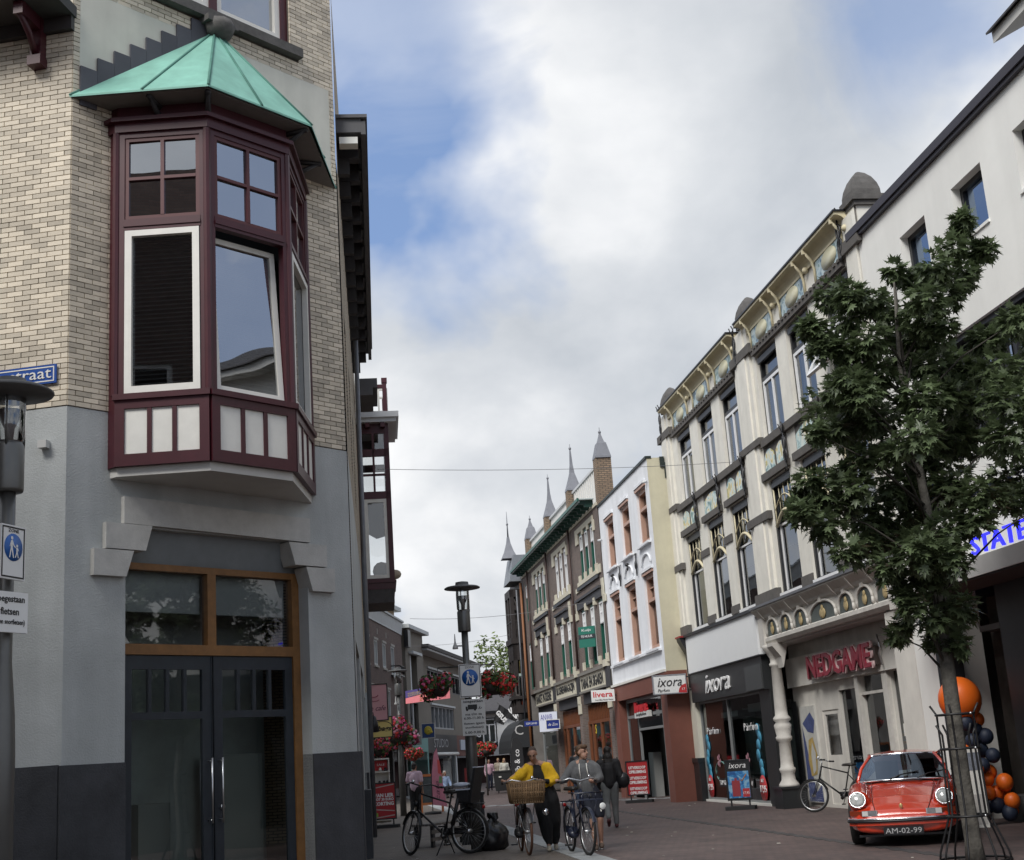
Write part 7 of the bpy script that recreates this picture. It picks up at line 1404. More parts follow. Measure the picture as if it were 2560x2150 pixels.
q = MB(); q.tube([(x*1.005,y-0.008,0.385) for x,y in pts], 0.014, 6); q.build('bumper_trim', CHROME, car)
q = MB(); q.tube([(x*1.006,y-0.012,0.355) for x,y in pts], 0.017, 6); q.build('bumper_rubber', BLACK, car)
q = MB(); q.box(-0.27,0.27,-2.09,-2.07,0.17,0.275); q.build('number_plate', mat('plate_black', (0.01,0.01,0.012), 0.4), car); text('plate_lettering', 'AM-02-99', mat('plate_white', (0.45,0.45,0.45), 0.4), car, (0,-2.094,0.222), 0.1, fit=(0.49,0.072), extrude=0.002)
q = MB(); q.ball((0,-1.99,0.545),(0.025,0.012,0.035),10,8); q.build('bonnet_badge', mat('gold_badge', (0.6,0.45,0.2), 0.3, 0.5), car)
q = MB(); q.tube([(-0.36,-1.99,0.50),(-0.40,-1.7,0.60),(-0.44,-1.1,0.765),(-0.45,-0.75,0.84),(-0.2,-0.70,0.865),(0.2,-0.70,0.865),(0.45,-0.75,0.84),(0.44,-1.1,0.765),(0.40,-1.7,0.60),(0.36,-1.99,0.50)], 0.006, 4); q.build('bonnet_gap', mat('dark_red_gap', (0.08,0.004,0.003), 0.6), car)
q = MB(); q.box(-0.28,0.28,-0.80,-0.76,0.838,0.858); q.build('bonnet_vent', BLACK, car)
# cabin: windscreen, roof, side glass, pillars
def scr(u, v):  # windscreen surface
    w = 0.665-0.13*v-0.06*v**6+0.015*math.sin(PI*v); y = -0.72+0.60*v; z = 0.865+0.365*v; x = u*w; return Vector((x, y+0.16*(u*u)*(1-0.3*v), z-0.02*u*u))
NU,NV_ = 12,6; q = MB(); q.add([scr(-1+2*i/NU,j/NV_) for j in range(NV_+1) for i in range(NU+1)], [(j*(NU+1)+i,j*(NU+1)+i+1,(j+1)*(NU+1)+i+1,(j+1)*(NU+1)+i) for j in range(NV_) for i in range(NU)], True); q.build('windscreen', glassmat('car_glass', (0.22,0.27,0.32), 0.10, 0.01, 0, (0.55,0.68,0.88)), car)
rim = [scr(-1+2*i/12,0) for i in range(13)]+[scr(1,j/6) for j in range(1,6)]+[scr(0.97-1.94*i/12,1) for i in range(13)]+[scr(-1,1-j/6) for j in range(1,6)]
q = MB(); q.tube(rim, 0.014, 6, closed=True); q.build('windscreen_trim', CHROME, car)
def roofp(u, v):
    y = -0.12+2.0*v; z = 1.24+0.045*math.sin(min(1,v*2.2)*PI/2)-0.44*max(0,v-0.32)**1.35*1.35; w = 0.49+0.07*math.sin(PI*min(1,v*1.1))-0.05*v; return Vector((u*w, y+0.10*u*u*(1-v), z-0.055*u*u))
q = MB(); NU,NV_=10,14; q.add([roofp(-1+2*i/NU,j/NV_) for j in range(NV_+1) for i in range(NU+1)], [(j*(NU+1)+i,j*(NU+1)+i+1,(j+1)*(NU+1)+i+1,(j+1)*(NU+1)+i) for j in range(NV_) for i in range(NU)], True); q.build('roof', CRED, car)
for s_ in (-1,1):
    q = MB(); vs=[]
    for j in range(9): v=j/8; t_ = roofp(s_,v*0.8); yb = -0.62+1.95*v; vs += [t_, Vector((0.70*s_-0.05*s_*v, yb, 0.84))]
    q.add(vs, [(2*j,2*j+1,2*j+3,2*j+2) for j in range(8)]); q.build('side_window', glassmat('car_glass', (0.25,0.30,0.33), 0.16), car)
    q = MB(); q.tube([scr(s_,0),scr(s_,0.5),scr(s_,1)], 0.028, 6); q.tube([roofp(s_,v/8) for v in range(9)], 0.022, 6); q.build('pillar', CRED, car)
q = MB(); q.box(-0.6,0.6,-0.6,1.2,0.62,0.80); q.box(-0.45,-0.1,0.3,0.45,0.7,1.12); q.box(0.1,0.45,0.3,0.45,0.7,1.12); q.box(-0.55,0.55,-0.62,-0.45,0.78,0.875); q.tube([(0.35+0.17*math.cos(a*PI/8),-0.28,0.86+0.17*math.sin(a*PI/8)) for a in range(16)], 0.013, 5, closed=True); q.build('interior', mat('black_interior', (0.018,0.017,0.017), 0.8), car, kind='stuff')
for x in (-0.18,0.22):
    q = MB(); q.tube([(x,-0.74,0.875),(x+0.16,-0.62,0.93),(x+0.42,-0.56,0.965)], 0.009, 5); q.build('wiper', BLACK, car)
# ================================================================== bicycles (local: forward +x, rear wheel contact at the origin)
RUB = mat('tyre_rubber', (0.012,0.012,0.012), 0.8); ALU = mat('brushed_alu', (0.55,0.56,0.57), 0.35, 1.0)
def make_bike(label, loc, rot, sc=1.0, frame_m=None, steer=0.0, lean=0.0, lady=False, tyre_m=None, bars='wide', lamp_h=True, rim_m=None):
    t = thing('bicycle', label, 'bicycle', loc, (lean,0,rot)); t.scale = (sc,sc,sc)
    FM = frame_m or BLACK; WB, r = 1.12, 0.345; TM = tyre_m or RUB
    sa = Vector((0.27,0,-0.96)).normalized(); hp = Vector((0.93,0,0.80)); F = Matrix.Translation(hp) @ Matrix.Rotation(-steer,4,sa) @ Matrix.Translation(-hp)
    def P(nm, m_, fr=False): 
        q = MB(); q.xf = F if fr else None; return q
    q = MB(); bb=(0.46,0,0.29); st=(0.33,0,0.78); ht=(0.885,0,0.95); hb=(0.955,0,0.70); ax=(0,0,r)
    q.tube([bb,st,(0.285,0,0.93)],0.015,8); q.tube([hb,ht],0.02,8)
    if lady: q.tube([hb,(0.75,0,0.42),bb],0.019,8); q.tube([ht,(0.7,0,0.60),(0.40,0,0.52)],0.015,8)
    else: q.tube([hb,bb],0.019,8); q.tube([ht,st],0.015,8)
    for y in (-0.05,0.05): q.tube([(bb[0],y*0.6,bb[2]),(0,y,r)],0.010,6); q.tube([(st[0],y*0.4,st[2]-0.03),(0,y,r)],0.009,6)
    q.build('frame', FM, t)
    q = P('fork',FM,True); 
    for y in (-0.05,0.05): q.tube([hb,(0.985,y,0.66),(1.06,y,0.45),(WB,y,r)],0.011,6)
    q.build('fork', FM, t)
    q = P('bar',ALU,True); q.tube([ht,(0.865,0,1.02),(0.87,0,1.07)],0.013,6); 
    W_ = 0.30; q.tube([(0.70,-W_,1.06),(0.82,-W_,1.07),(0.91,-0.18,1.11),(0.885,0,1.07),(0.91,0.18,1.11),(0.82,W_,1.07),(0.70,W_,1.06)],0.012,8); q.build('handlebar', ALU if bars != 'black' else BLACK, t)
    for y in (-W_,W_): q = P('g',0,True); q.tube([(0.69,y,1.06),(0.80,y,1.07)],0.018,8); q.build('grip', BLACK, t)
    q = P('bell',0,True); q.ball((0.89,0.14,1.13),0.028,8,6); q.build('bell', CHROME, t)
    q = MB(); q.lathe([(0.03,-0.01),(0.12,0.0),(0.13,0.02),(0.11,0.05),(0.0,0.06)],14); q.v = [((x*1.0 if x < 0 else x*1.5)+0.26, y*(0.95 if x < 0.02 else max(0.35,0.95-x*4.2)), z+0.93) for x,y,z in q.v]; q.build('saddle', mat('saddle_leather', (0.02,0.017,0.015), 0.45), t)
    for cx,fr in ((0,False),(WB,True)):
        q = MB(); q.xf = F if fr else None
        q.tube([(cx+(r-0.022)*math.cos(a*PI/18),0,r+(r-0.022)*math.sin(a*PI/18)) for a in range(36)],0.021,8,closed=True); w_ = q.build('wheel', TM, t)
        q = MB(); q.xf = F if fr else None; q.tube([(cx+(r-0.05)*math.cos(a*PI/16),0,r+(r-0.05)*math.sin(a*PI/16)) for a in range(32)],0.011,6,closed=True); q.build('rim', rim_m or ALU, w_)
        q = MB(); q.xf = F if fr else None
        for a in range(28): an_=a*2*PI/28; q.tube([(cx+0.02*math.cos(an_+1),0.025*(1 if a%2 else -1),r+0.02*math.sin(an_+1)),(cx+(r-0.05)*math.cos(an_),0,r+(r-0.05)*math.sin(an_))],0.0016,3)
        q.build('spokes', ALU, w_, kind='stuff'); q = MB(); q.xf = F if fr else None; q.tube([(cx,-0.05,r),(cx,0.05,r)],0.03 if fr else 0.035,10); q.build('hub', ALU, w_)
        q = MB(); q.xf = F if fr else None; a0,a1 = (0.10,1.05) if not fr else (0.18,0.95); n=14; vs=[]
        for i in range(n+1):
            a=PI*(a0+(a1-a0)*i/n) if not fr else PI*(a0-0.05+(a1-a0)*i/n)
            for y,rr in ((-0.028,r+0.005),(0,r+0.016),(0.028,r+0.005)): vs.append((cx+rr*math.cos(a),y,r+rr*math.sin(a)))
        q.add(vs,[(3*i+j,3*i+j+1,3*i+j+4,3*i+j+3) for i in range(n) for j in range(2)],True); q.build('mudguard', FM, t)
    q = MB(); q.slab([(0.0,-0.07),(0.56,-0.07),(0.56,-0.05),(0.0,-0.05)],0.30,0.40); q.tube([(0.46,-0.06,0.29),(0.50,-0.06,0.33)],0.09,12); q.build('chain_guard', FM, t)
    q = MB(); q.tube([(0.46,-0.10,0.29),(0.52,-0.11,0.14)],0.010,6); q.tube([(0.46,0.08,0.29),(0.40,0.11,0.44)],0.010,6); q.tube([(0.46,-0.10,0.29),(0.46,0.08,0.29)],0.014,6); q.build('crank', ALU, t)
    for c_ in ((0.52,-0.16,0.14),(0.40,0.16,0.44)): q = MB(); q.box(c_[0]-0.04,c_[0]+0.04,c_[1]-0.05,c_[1]+0.05,c_[2]-0.012,c_[2]+0.012); q.build('pedal', BLACK, t)
    q = MB(); 
    for y in (-0.06,0.0,0.06): q.tube([(-0.28,y,0.755),(0.20,y,0.755)],0.007,5)
    for x in (-0.28,-0.05,0.2): q.tube([(x,-0.06,0.755),(x,0.06,0.755)],0.007,5)
    for y in (-0.065,0.065): q.tube([(-0.12,y,0.755),(0,y,r)],0.006,5)
    q.build('rear_rack', FM, t)
    q = MB(); q.ball((-0.29,0,0.70),(0.02,0.04,0.03),8,6); q.build('rear_lamp', mat('rear_red', (0.35,0.01,0.01), 0.3), t)
    if lamp_h: q = P('l',0,True); q.lathe([(0.0,-0.05),(0.03,-0.04),(0.045,0.02),(0.043,0.03)],12); q.v=[(F @ Vector((z0+1.02,y0,0.86+x0))) if False else (x0,y0,z0) for x0,y0,z0 in q.v]
    return t, F
# parked black bicycle with child seat
rdir = math.radians(151)
bkA, FA = make_bike('tall black bicycle with a child seat parked on its stand against the central lamp', (-1.24,24.42,0), rdir, 1.13, steer=math.radians(-32), bars='black', lean=0.0)
q = MB(); q.tube([(0.44,0.05,0.27),(0.50,0.20,0.0)],0.010,6); q.tube([(0.44,-0.05,0.27),(0.42,-0.2,0.0)],0.010,6); q.build('kickstand', BLACK, bkA)
q = MB(); q.box(-0.14,0.14,-0.13,0.13,0.77,0.83); q.add([(-0.10,-0.14,0.80),(-0.10,0.14,0.80),(-0.22,0.13,1.30),(-0.22,-0.13,1.30),(-0.14,-0.14,0.80),(-0.14,0.14,0.80),(-0.26,0.13,1.30),(-0.26,-0.13,1.30)],[(0,1,2,3),(7,6,5,4),(0,3,7,4),(1,5,6,2),(3,2,6,7),(0,4,5,1)]); q.box(-0.12,0.1,-0.16,-0.12,0.80,0.97); q.box(-0.12,0.1,0.12,0.16,0.80,0.97); q.tube([(0.08,-0.15,0.85),(0.2,-0.16,0.45)],0.03,6); q.tube([(0.08,0.15,0.85),(0.2,0.16,0.45)],0.03,6); cs = q.build('child_seat', mat('seat_plastic', (0.018,0.018,0.02), 0.5), bkA)
q = MB(); q.box(-0.12,0.11,-0.17,-0.11,0.97,0.99); q.box(-0.12,0.11,0.11,0.17,0.97,0.99); q.add([(-0.19,-0.10,1.12),(-0.19,0.10,1.12),(-0.225,0.10,1.30),(-0.225,-0.10,1.30)],[(0,1,2,3)]); q.box(-0.27,-0.20,-0.12,0.12,1.30,1.315); q.build('seat_pads', mat('pad_white', (0.62,0.66,0.74), 0.6), cs, kind='stuff')
q = MB(); q.ball((0.10,0,1.05),(0.16,0.11,0.04),12,6); q.build('seat_cover', mat('pad_white', (0.62,0.66,0.74), 0.6), bkA)
q = MB(); q.xf = FA; q.lathe([(0.0,-0.05),(0.03,-0.04),(0.045,0.02),(0.0,0.03)],10,(1.02,0,0.80)); q.build('headlamp', BLACK, bkA)
q = MB(); q.tube([(0.0,-0.08,0.36),(0.30,-0.08,0.52)],0.012,5); q.build('lock_bar', ALU, bkA)
# brown-tyred bicycle with wicker basket, pushed by the woman in yellow
wd = math.atan2(-1.13,0.13)
bkW, FW = make_bike('dark bicycle with brown tyres and a large wicker basket pushed by the woman', (-0.33,24.22,0), wd, 1.10, lady=True, tyre_m=mat('brown_tyre', (0.10,0.045,0.025), 0.75), steer=0.06)
WK = mat('wicker', (0.21,0.13,0.065), 0.75, island=0.35, var=0.25, vscale=18); q = MB(); q.xf = FW
x0,x1,y0,y1,zb,zt = 0.95,1.24,-0.23,0.23,0.78,1.06
for k in range(9):
    z = zb+(zt-zb)*k/8; e = 0.03*k/8
    q.tube([(x0-e,y0-e,z),(x1+e,y0-e,z),(x1+e,y1+e,z),(x0-e,y1+e,z)],0.016,5,closed=True)
for k in range(14):
    y = y0+(y1-y0)*k/13
    for x,s_ in ((x1,1),(x0,-1)): q.tube([(x+s_*0.008,y,zb),(x+s_*0.04,y*1.08,zt)],0.013,5)
for k in range(8):
    x = x0+(x1-x0)*k/7
    for y,s_ in ((y1,1),(y0,-1)): q.tube([(x,y+s_*0.008,zb),(x,y+s_*0.04,zt)],0.013,5)
q.tube([(x0-0.035,y0-0.035,zt+0.01),(x1+0.035,y0-0.035,zt+0.01),(x1+0.035,y1+0.035,zt+0.01),(x0-0.035,y1+0.035,zt+0.01)],0.022,6,closed=True); q.box(x0,x1,y0,y1,zb-0.02,zb); bsk = q.build('wicker_basket', WK, bkW, kind='stuff')
q = MB(); q.xf = FW; q.tube([(1.0,-0.14,0.76),(WB_:=1.12,-0.06,0.36)],0.009,5); q.tube([(1.0,0.14,0.76),(1.12,0.06,0.36)],0.009,5); q.build('front_carrier', ALU, bkW)
q = MB(); q.xf = FW; q.tube([(1.14,0.28,0.62),(1.18,0.28,0.62)],0.05,12); q.build('headlamp', CHROME, bkW)
# dark blue bicycle with front carrier and lamp, pushed by the boy
bd = math.atan2(-1.16,0.24)
bkB, FB = make_bike('dark blue transport bicycle with front carrier and round lamp pushed by the boy', (0.52,23.16,0), bd, 1.08, frame_m=mat('midnight_blue', (0.010,0.014,0.032), 0.35), lady=True, steer=0.10)
q = MB(); q.xf = FB
for y in (-0.2,-0.1,0,0.1,0.2): q.tube([(0.96,y,0.80),(1.26,y,0.80),(1.27,y,0.90)],0.008,5)
for z in (0.80,0.90): q.tube([(0.94,-0.21,z),(1.27,-0.21,z),(1.27,0.21,z),(0.94,0.21,z)],0.010,5,closed=True)
q.tube([(1.15,-0.15,0.80),(1.12,-0.06,0.36)],0.009,5); q.tube([(1.15,0.15,0.80),(1.12,0.06,0.36)],0.009,5); q.build('front_carrier', mat('midnight_blue', (0.010,0.014,0.032), 0.35), bkB)
q = MB(); q.xf = FB; q.tube([(1.20,0.20,0.70),(1.27,0.20,0.70)],[0.04,0.055],12); q.build('headlamp', BLACK, bkB); q = MB(); q.xf = FB; q.tube([(1.27,0.20,0.70),(1.278,0.20,0.70)],[0.052,0.045],14); q.build('lamp_glass', mat('lamp_white', (0.7,0.72,0.7), 0.1), bkB)
# bicycle by the games shop door
bkC, FC = make_bike('black roadster bicycle leaning by the white door of the games shop, behind the car', (7.16,29.95,0), math.radians(158), 1.02, steer=-0.15, lean=0.05)

# ================================================================== people (local: facing -y, +x is image right when seen from the front)
SKIN = mat('skin', (0.42,0.24,0.17), 0.55, var=0.06, vscale=20, sub=0.08); LIP = mat('lips', (0.30,0.10,0.09), 0.5)
def capsules(mb, pts, n=12):
    for (a,ra),(b_,rb) in zip(pts,pts[1:]): mb.capsule(a,ra,b_,rb,n)
def add_head(mb, hc, yaw, tilt, s_=1.0):
    X = Matrix.Translation(hc) @ Matrix.Rotation(yaw,4,'Z') @ Matrix.Rotation(tilt,4,'X') @ Matrix.Scale(s_,4); mb.xf = X
    mb.ball((0,0.012,0.035),(0.076,0.095,0.090),16,12); mb.ball((0,-0.028,-0.045),(0.058,0.062,0.075),14,10); mb.ball((0,-0.055,-0.095),(0.028,0.028,0.022),8,6)
    mb.capsule((0,-0.092,0.022),0.010,(0,-0.110,-0.016),0.0155,8)
    for sx in (-1,1): mb.ball((0.077*sx,0.012,-0.005),(0.012,0.022,0.034),8,6); mb.ball((0.03*sx,-0.083,0.038),(0.026,0.014,0.009),8,6)
    mb.xf = None; return X
def hand(mb, wrist, d, curl_axis, thumb_dir, s_=1.0):
    wrist = Vector(wrist); d = Vector(d).normalized(); side = Vector(curl_axis).normalized(); th = Vector(thumb_dir).normalized(); dn = d.cross(side).normalized()
    palm = wrist+d*0.05*s_; mb.capsule(wrist,0.026*s_,palm+d*0.02*s_,0.034*s_,10)
    for k,l in zip((-1.5,-0.5,0.5,1.5),(0.030,0.036,0.034,0.026)):
        b0 = palm+d*0.025*s_+side*(0.017*k*s_); b1 = b0+d*l*s_; b2 = b1+(d*0.45+dn*0.9).normalized()*0.028*s_; b3 = b2+(dn*0.8-d*0.6).normalized()*0.022*s_
        capsules(mb, [(b0,0.0105*s_),(b1,0.0098*s_),(b2,0.009*s_),(b3,0.008*s_)], 7)
    t0 = wrist+d*0.025*s_+side*(0.025*s_); capsules(mb, [(t0,0.012*s_),(t0+(side+d*0.6).normalized()*0.035*s_,0.011*s_),(t0+(side*0.5+d+dn*0.6).normalized()*0.06*s_,0.009*s_)], 7)
def face(parent, X, hair_brow):
    q = MB(); q.xf = X
    for sx in (-1,1): q.ball((0.030*sx,-0.080,0.020),(0.013,0.009,0.008),8,6)
    q.build('eyes', mat('eye_dark', (0.03,0.02,0.015), 0.25), parent, kind='stuff')
    q = MB(); q.xf = X
    for sx in (-1,1): q.tube([(0.012*sx,-0.094,0.046),(0.032*sx,-0.092,0.052),(0.05*sx,-0.08,0.046)],0.005,5)
    q.build('eyebrows', hair_brow, parent, kind='stuff')
    q = MB(); q.xf = X; q.ball((0,-0.086,-0.060),(0.024,0.010,0.008),8,6); q.build('mouth', LIP, parent)
def person(label, loc, rot, J, vox=0.012, hands=True, skin=None):
    t = thing('person', label, 'person', loc, rot); b = MB(); SKm = skin or SKIN
    X = add_head(b, J['head'], J.get('yaw',0), J.get('tilt',0), J.get('hs',1.0))
    hc = Vector(J['head']); nk = Vector(J['neck'])
    capsules(b, [(hc+Vector((0,0.02,-0.06)),0.052),(nk,0.055),(Vector(J['chest']),0.11),(Vector(J['pelvis']),0.12)])
    for s_ in 'lr':
        capsules(b, [(nk,0.05),(J['sh'+s_],0.052),(J['el'+s_],0.040),(J['wr'+s_],0.027)])
        if hands: hand(b, J['wr'+s_], J['hd'+s_], J.get('hx'+s_,(1,0,0)), (1,0,0))
        else: b.ball(Vector(J['wr'+s_])+Vector(J['hd'+s_]).normalized()*0.05,(0.035,0.04,0.045),8,6)
        capsules(b, [(J['pelvis'],0.11),(J['hip'+s_],0.092),(J['kn'+s_],0.056),(Vector(J['an'+s_]),0.036)])
        an_ = Vector(J['an'+s_]); toe = an_+Vector(J.get('toe'+s_,(0,-0.14,-0.045))); b.capsule(an_,0.036,toe,0.03,8)
    blob('body', b, vox, SKm, t, it=3)
    return t, X
def shoes(t, J, m_, big=1.0, sole=None):
    for s_ in 'lr':
        an_ = Vector(J['an'+s_]); v = Vector(J.get('toe'+s_,(0,-0.14,-0.045))); q = MB(); q.capsule(an_+Vector((0,0.02,-0.035)),0.045*big,an_+v*0.55+Vector((0,0,-0.01)),0.047*big,8); q.capsule(an_+v*0.5+Vector((0,0,-0.012)),0.045*big,an_+v*1.1,0.036*big,8)
        o = blob('shoe', q, 0.012, m_, t, 2)
        if sole: q = MB(); a = an_+Vector((0,0.03,-0.07)); b_ = an_+v*1.15+Vector((0,0,-0.028)); q.capsule(a,0.02,b_,0.018,6); q.v=[(x,y,max(0.002,z)) for x,y,z in q.v]; q.build('sole', sole, o)
def hairblob(t, X, m_, balls, nm='hair', disp=0.01):
    q = MB(); q.xf = X
    for c_,r in balls: q.ball(c_,r,14,10)
    q.xf = None; return blob(nm, q, 0.009, m_, t, 2, disp=disp, dsc=22)
# --- woman in the yellow cardigan
J = dict(head=(-0.20,-0.13,1.63), tilt=0.62, yaw=-0.10, neck=(-0.16,-0.05,1.49), chest=(-0.12,-0.01,1.30), pelvis=(-0.03,0,0.98), shl=(-0.33,-0.05,1.42), shr=(0.06,-0.02,1.42), ell=(-0.52,-0.20,1.29), elr=(0.16,-0.08,1.15), wrl=(-0.66,-0.32,1.20), wrr=(-0.06,-0.28,1.17), hdl=(-0.7,-0.6,0.0), hdr=(-0.8,-0.5,0.05), hxl=(0.5,-0.7,0.1), hxr=(0.4,-0.8,0.2), hipl=(-0.12,0,0.92), hipr=(0.07,0,0.92), knl=(-0.06,-0.06,0.50), knr=(0.10,0.06,0.50), anl=(-0.02,-0.10,0.09), anr=(0.10,0.14,0.09))
wm, X = person('woman in a yellow cardigan and long black trousers pushing a bicycle with basket', (0.17,23.80,0), 0.0, J, 0.009)
BUZZ = mat('buzz_hair', (0.07,0.05,0.04), 0.85, var=0.3, vscale=60); hairblob(wm, X, BUZZ, [((0,0.022,0.047),(0.0765,0.092,0.086))], 'hair', 0.002); face(wm, X, BUZZ)
YC = mat('yellow_knit', (0.72,0.43,0.012), 0.85, var=0.07, vscale=14, bump=0.25, bscale=160); BLK = mat('black_jersey', (0.012,0.012,0.013), 0.85, var=0.2, vscale=9)
q = MB(); capsules(q, [((-0.16,-0.03,1.46),0.075),((-0.12,-0.02,1.30),0.125),((-0.07,-0.02,1.10),0.135),((-0.03,0,0.98),0.15)]); q.ball((-0.14,-0.06,1.25),(0.13,0.10,0.16)); blob('black_top', q, 0.012, BLK, wm, 3)
q = MB(); capsules(q, [((-0.20,0.02,1.45),0.07),((-0.31,-0.04,1.40),0.085),((-0.45,-0.15,1.29),0.088),((-0.58,-0.25,1.22),0.070)]); capsules(q, [((-0.11,0.02,1.45),0.07),((0.05,-0.01,1.40),0.09),((0.15,-0.06,1.20),0.095),((0.08,-0.16,1.15),0.075)])
capsules(q, [((-0.28,-0.03,1.38),0.11),((-0.27,-0.04,1.22),0.105),((-0.20,-0.06,1.09),0.085)]); capsules(q, [((0.02,-0.01,1.38),0.115),((0.06,-0.02,1.22),0.115),((0.0,-0.07,1.09),0.085)]); capsules(q, [((-0.13,0.08,1.42),0.10),((-0.10,0.09,1.12),0.13)]); capsules(q, [((-0.42,-0.10,1.22),0.06),((-0.28,-0.04,1.14),0.09)])
capsules(q, [((-0.2,-0.10,1.10),0.05),((-0.10,-0.17,1.08),0.045),((0.0,-0.10,1.10),0.05)]); capsules(q, [((-0.12,-0.17,1.07),0.032),((-0.14,-0.18,0.98),0.022)]); capsules(q, [((-0.07,-0.17,1.07),0.03),((-0.04,-0.17,0.99),0.022)])
blob('cardigan', q, 0.011, YC, wm, 3, disp=0.022, dsc=10)
q = MB(); capsules(q, [((0.07,-0.16,1.15),0.05),((-0.03,-0.26,1.17),0.036)]); capsules(q, [((-0.57,-0.25,1.22),0.045),((-0.64,-0.31,1.20),0.034)]); blob('black_cuffs', q, 0.010, BLK, wm, 2, kind='stuff')
q = MB(); capsules(q, [((-0.04,0,1.08),0.145),((-0.09,-0.01,0.88),0.140),((-0.06,-0.05,0.50),0.125),((-0.02,-0.07,0.22),0.085),((-0.01,-0.09,0.14),0.062)]); capsules(q, [((-0.01,0,1.08),0.14),((0.06,0.0,0.85),0.15),((0.09,0.05,0.50),0.135),((0.10,0.11,0.24),0.09),((0.10,0.13,0.15),0.062)]); q.ball((0.01,0,0.64),(0.16,0.13,0.28)); blob('trousers', q, 0.012, BLK, wm, 3, disp=0.022, dsc=7)
shoes(wm, J, mat('cream_shoe', (0.50,0.45,0.36), 0.7), 1.0)
# --- boy in the grey hooded sweatshirt
J = dict(head=(-0.13,-0.04,1.60), yaw=0.85, tilt=0.0, neck=(-0.14,0.0,1.46), chest=(-0.15,0.0,1.27), pelvis=(-0.06,0.02,0.95), shl=(-0.33,-0.02,1.38), shr=(0.05,-0.01,1.38), ell=(-0.46,-0.07,1.19), elr=(0.13,-0.06,1.17), wrl=(-0.55,-0.26,1.15), wrr=(0.02,-0.27,1.12), hdl=(-0.4,-0.8,0.0), hdr=(-0.5,-0.8,0.0), hxl=(0.8,-0.4,0.0), hxr=(0.8,-0.4,0.0), hipl=(-0.13,0,0.90), hipr=(0.05,0,0.90), knl=(-0.06,-0.06,0.50), knr=(0.09,0.0,0.50), anl=(-0.02,-0.08,0.09), anr=(0.08,0.14,0.10))
by_, X = person('boy in a grey hooded sweatshirt and dark shorts looking aside while pushing a bicycle', (0.95,23.22,0), 0.0, J, 0.009)
BRH = mat('brown_hair', (0.085,0.045,0.022), 0.7, var=0.3, vscale=40); hairblob(by_, X, BRH, [((0,0.03,0.06),(0.083,0.095,0.080)),((0,-0.05,0.095),(0.070,0.055,0.042)),((0,0.07,0.0),(0.066,0.05,0.06))], 'hair', 0.008); face(by_, X, BRH)
HG = mat('grey_sweat', (0.115,0.118,0.122), 0.9, var=0.15, vscale=20, bump=0.2, bscale=150)
q = MB(); capsules(q, [((-0.14,0.0,1.42),0.095),((-0.15,0,1.28),0.165),((-0.11,0,1.10),0.165),((-0.08,0.01,0.94),0.15)]); q.ball((-0.02,0,1.26),(0.12,0.12,0.17)); q.ball((-0.27,0,1.26),(0.12,0.12,0.17)); capsules(q, [((-0.28,0,1.39),0.085),((-0.36,-0.03,1.33),0.082),((-0.46,-0.07,1.19),0.072),((-0.53,-0.23,1.15),0.048)]); capsules(q, [((0.0,0,1.39),0.085),((0.08,-0.02,1.33),0.082),((0.13,-0.06,1.17),0.072),((0.04,-0.23,1.12),0.048)])
capsules(q, [((-0.24,0.06,1.42),0.07),((-0.14,0.11,1.45),0.085),((-0.04,0.06,1.42),0.07)]); blob('sweatshirt', q, 0.011, HG, by_, 3, disp=0.014, dsc=8)
q = MB(); q.tube([(-0.20,-0.12,1.42),(-0.205,-0.17,1.32),(-0.19,-0.18,1.17)],0.009,5); q.tube([(-0.08,-0.12,1.42),(-0.075,-0.17,1.32),(-0.06,-0.18,1.20)],0.009,5); q.build('drawstrings', WHITEP, by_, kind='stuff')
q = MB(); capsules(q, [((-0.08,0.01,0.97),0.145),((-0.13,0,0.85),0.115),((-0.07,-0.05,0.58),0.088)]); capsules(q, [((-0.04,0.01,0.97),0.14),((0.05,0,0.85),0.115),((0.09,0.0,0.58),0.088)]); blob('shorts', q, 0.012, mat('dark_denim', (0.022,0.026,0.040), 0.85, var=0.2), by_, 3, disp=0.012); q = MB(); q.box(0.10,0.12,-0.10,-0.088,0.62,0.72); q.build('shorts_emblem', WHITEP, by_)
shoes(by_, J, mat('brown_trainer', (0.11,0.075,0.055), 0.7), 1.05, WHITEP)
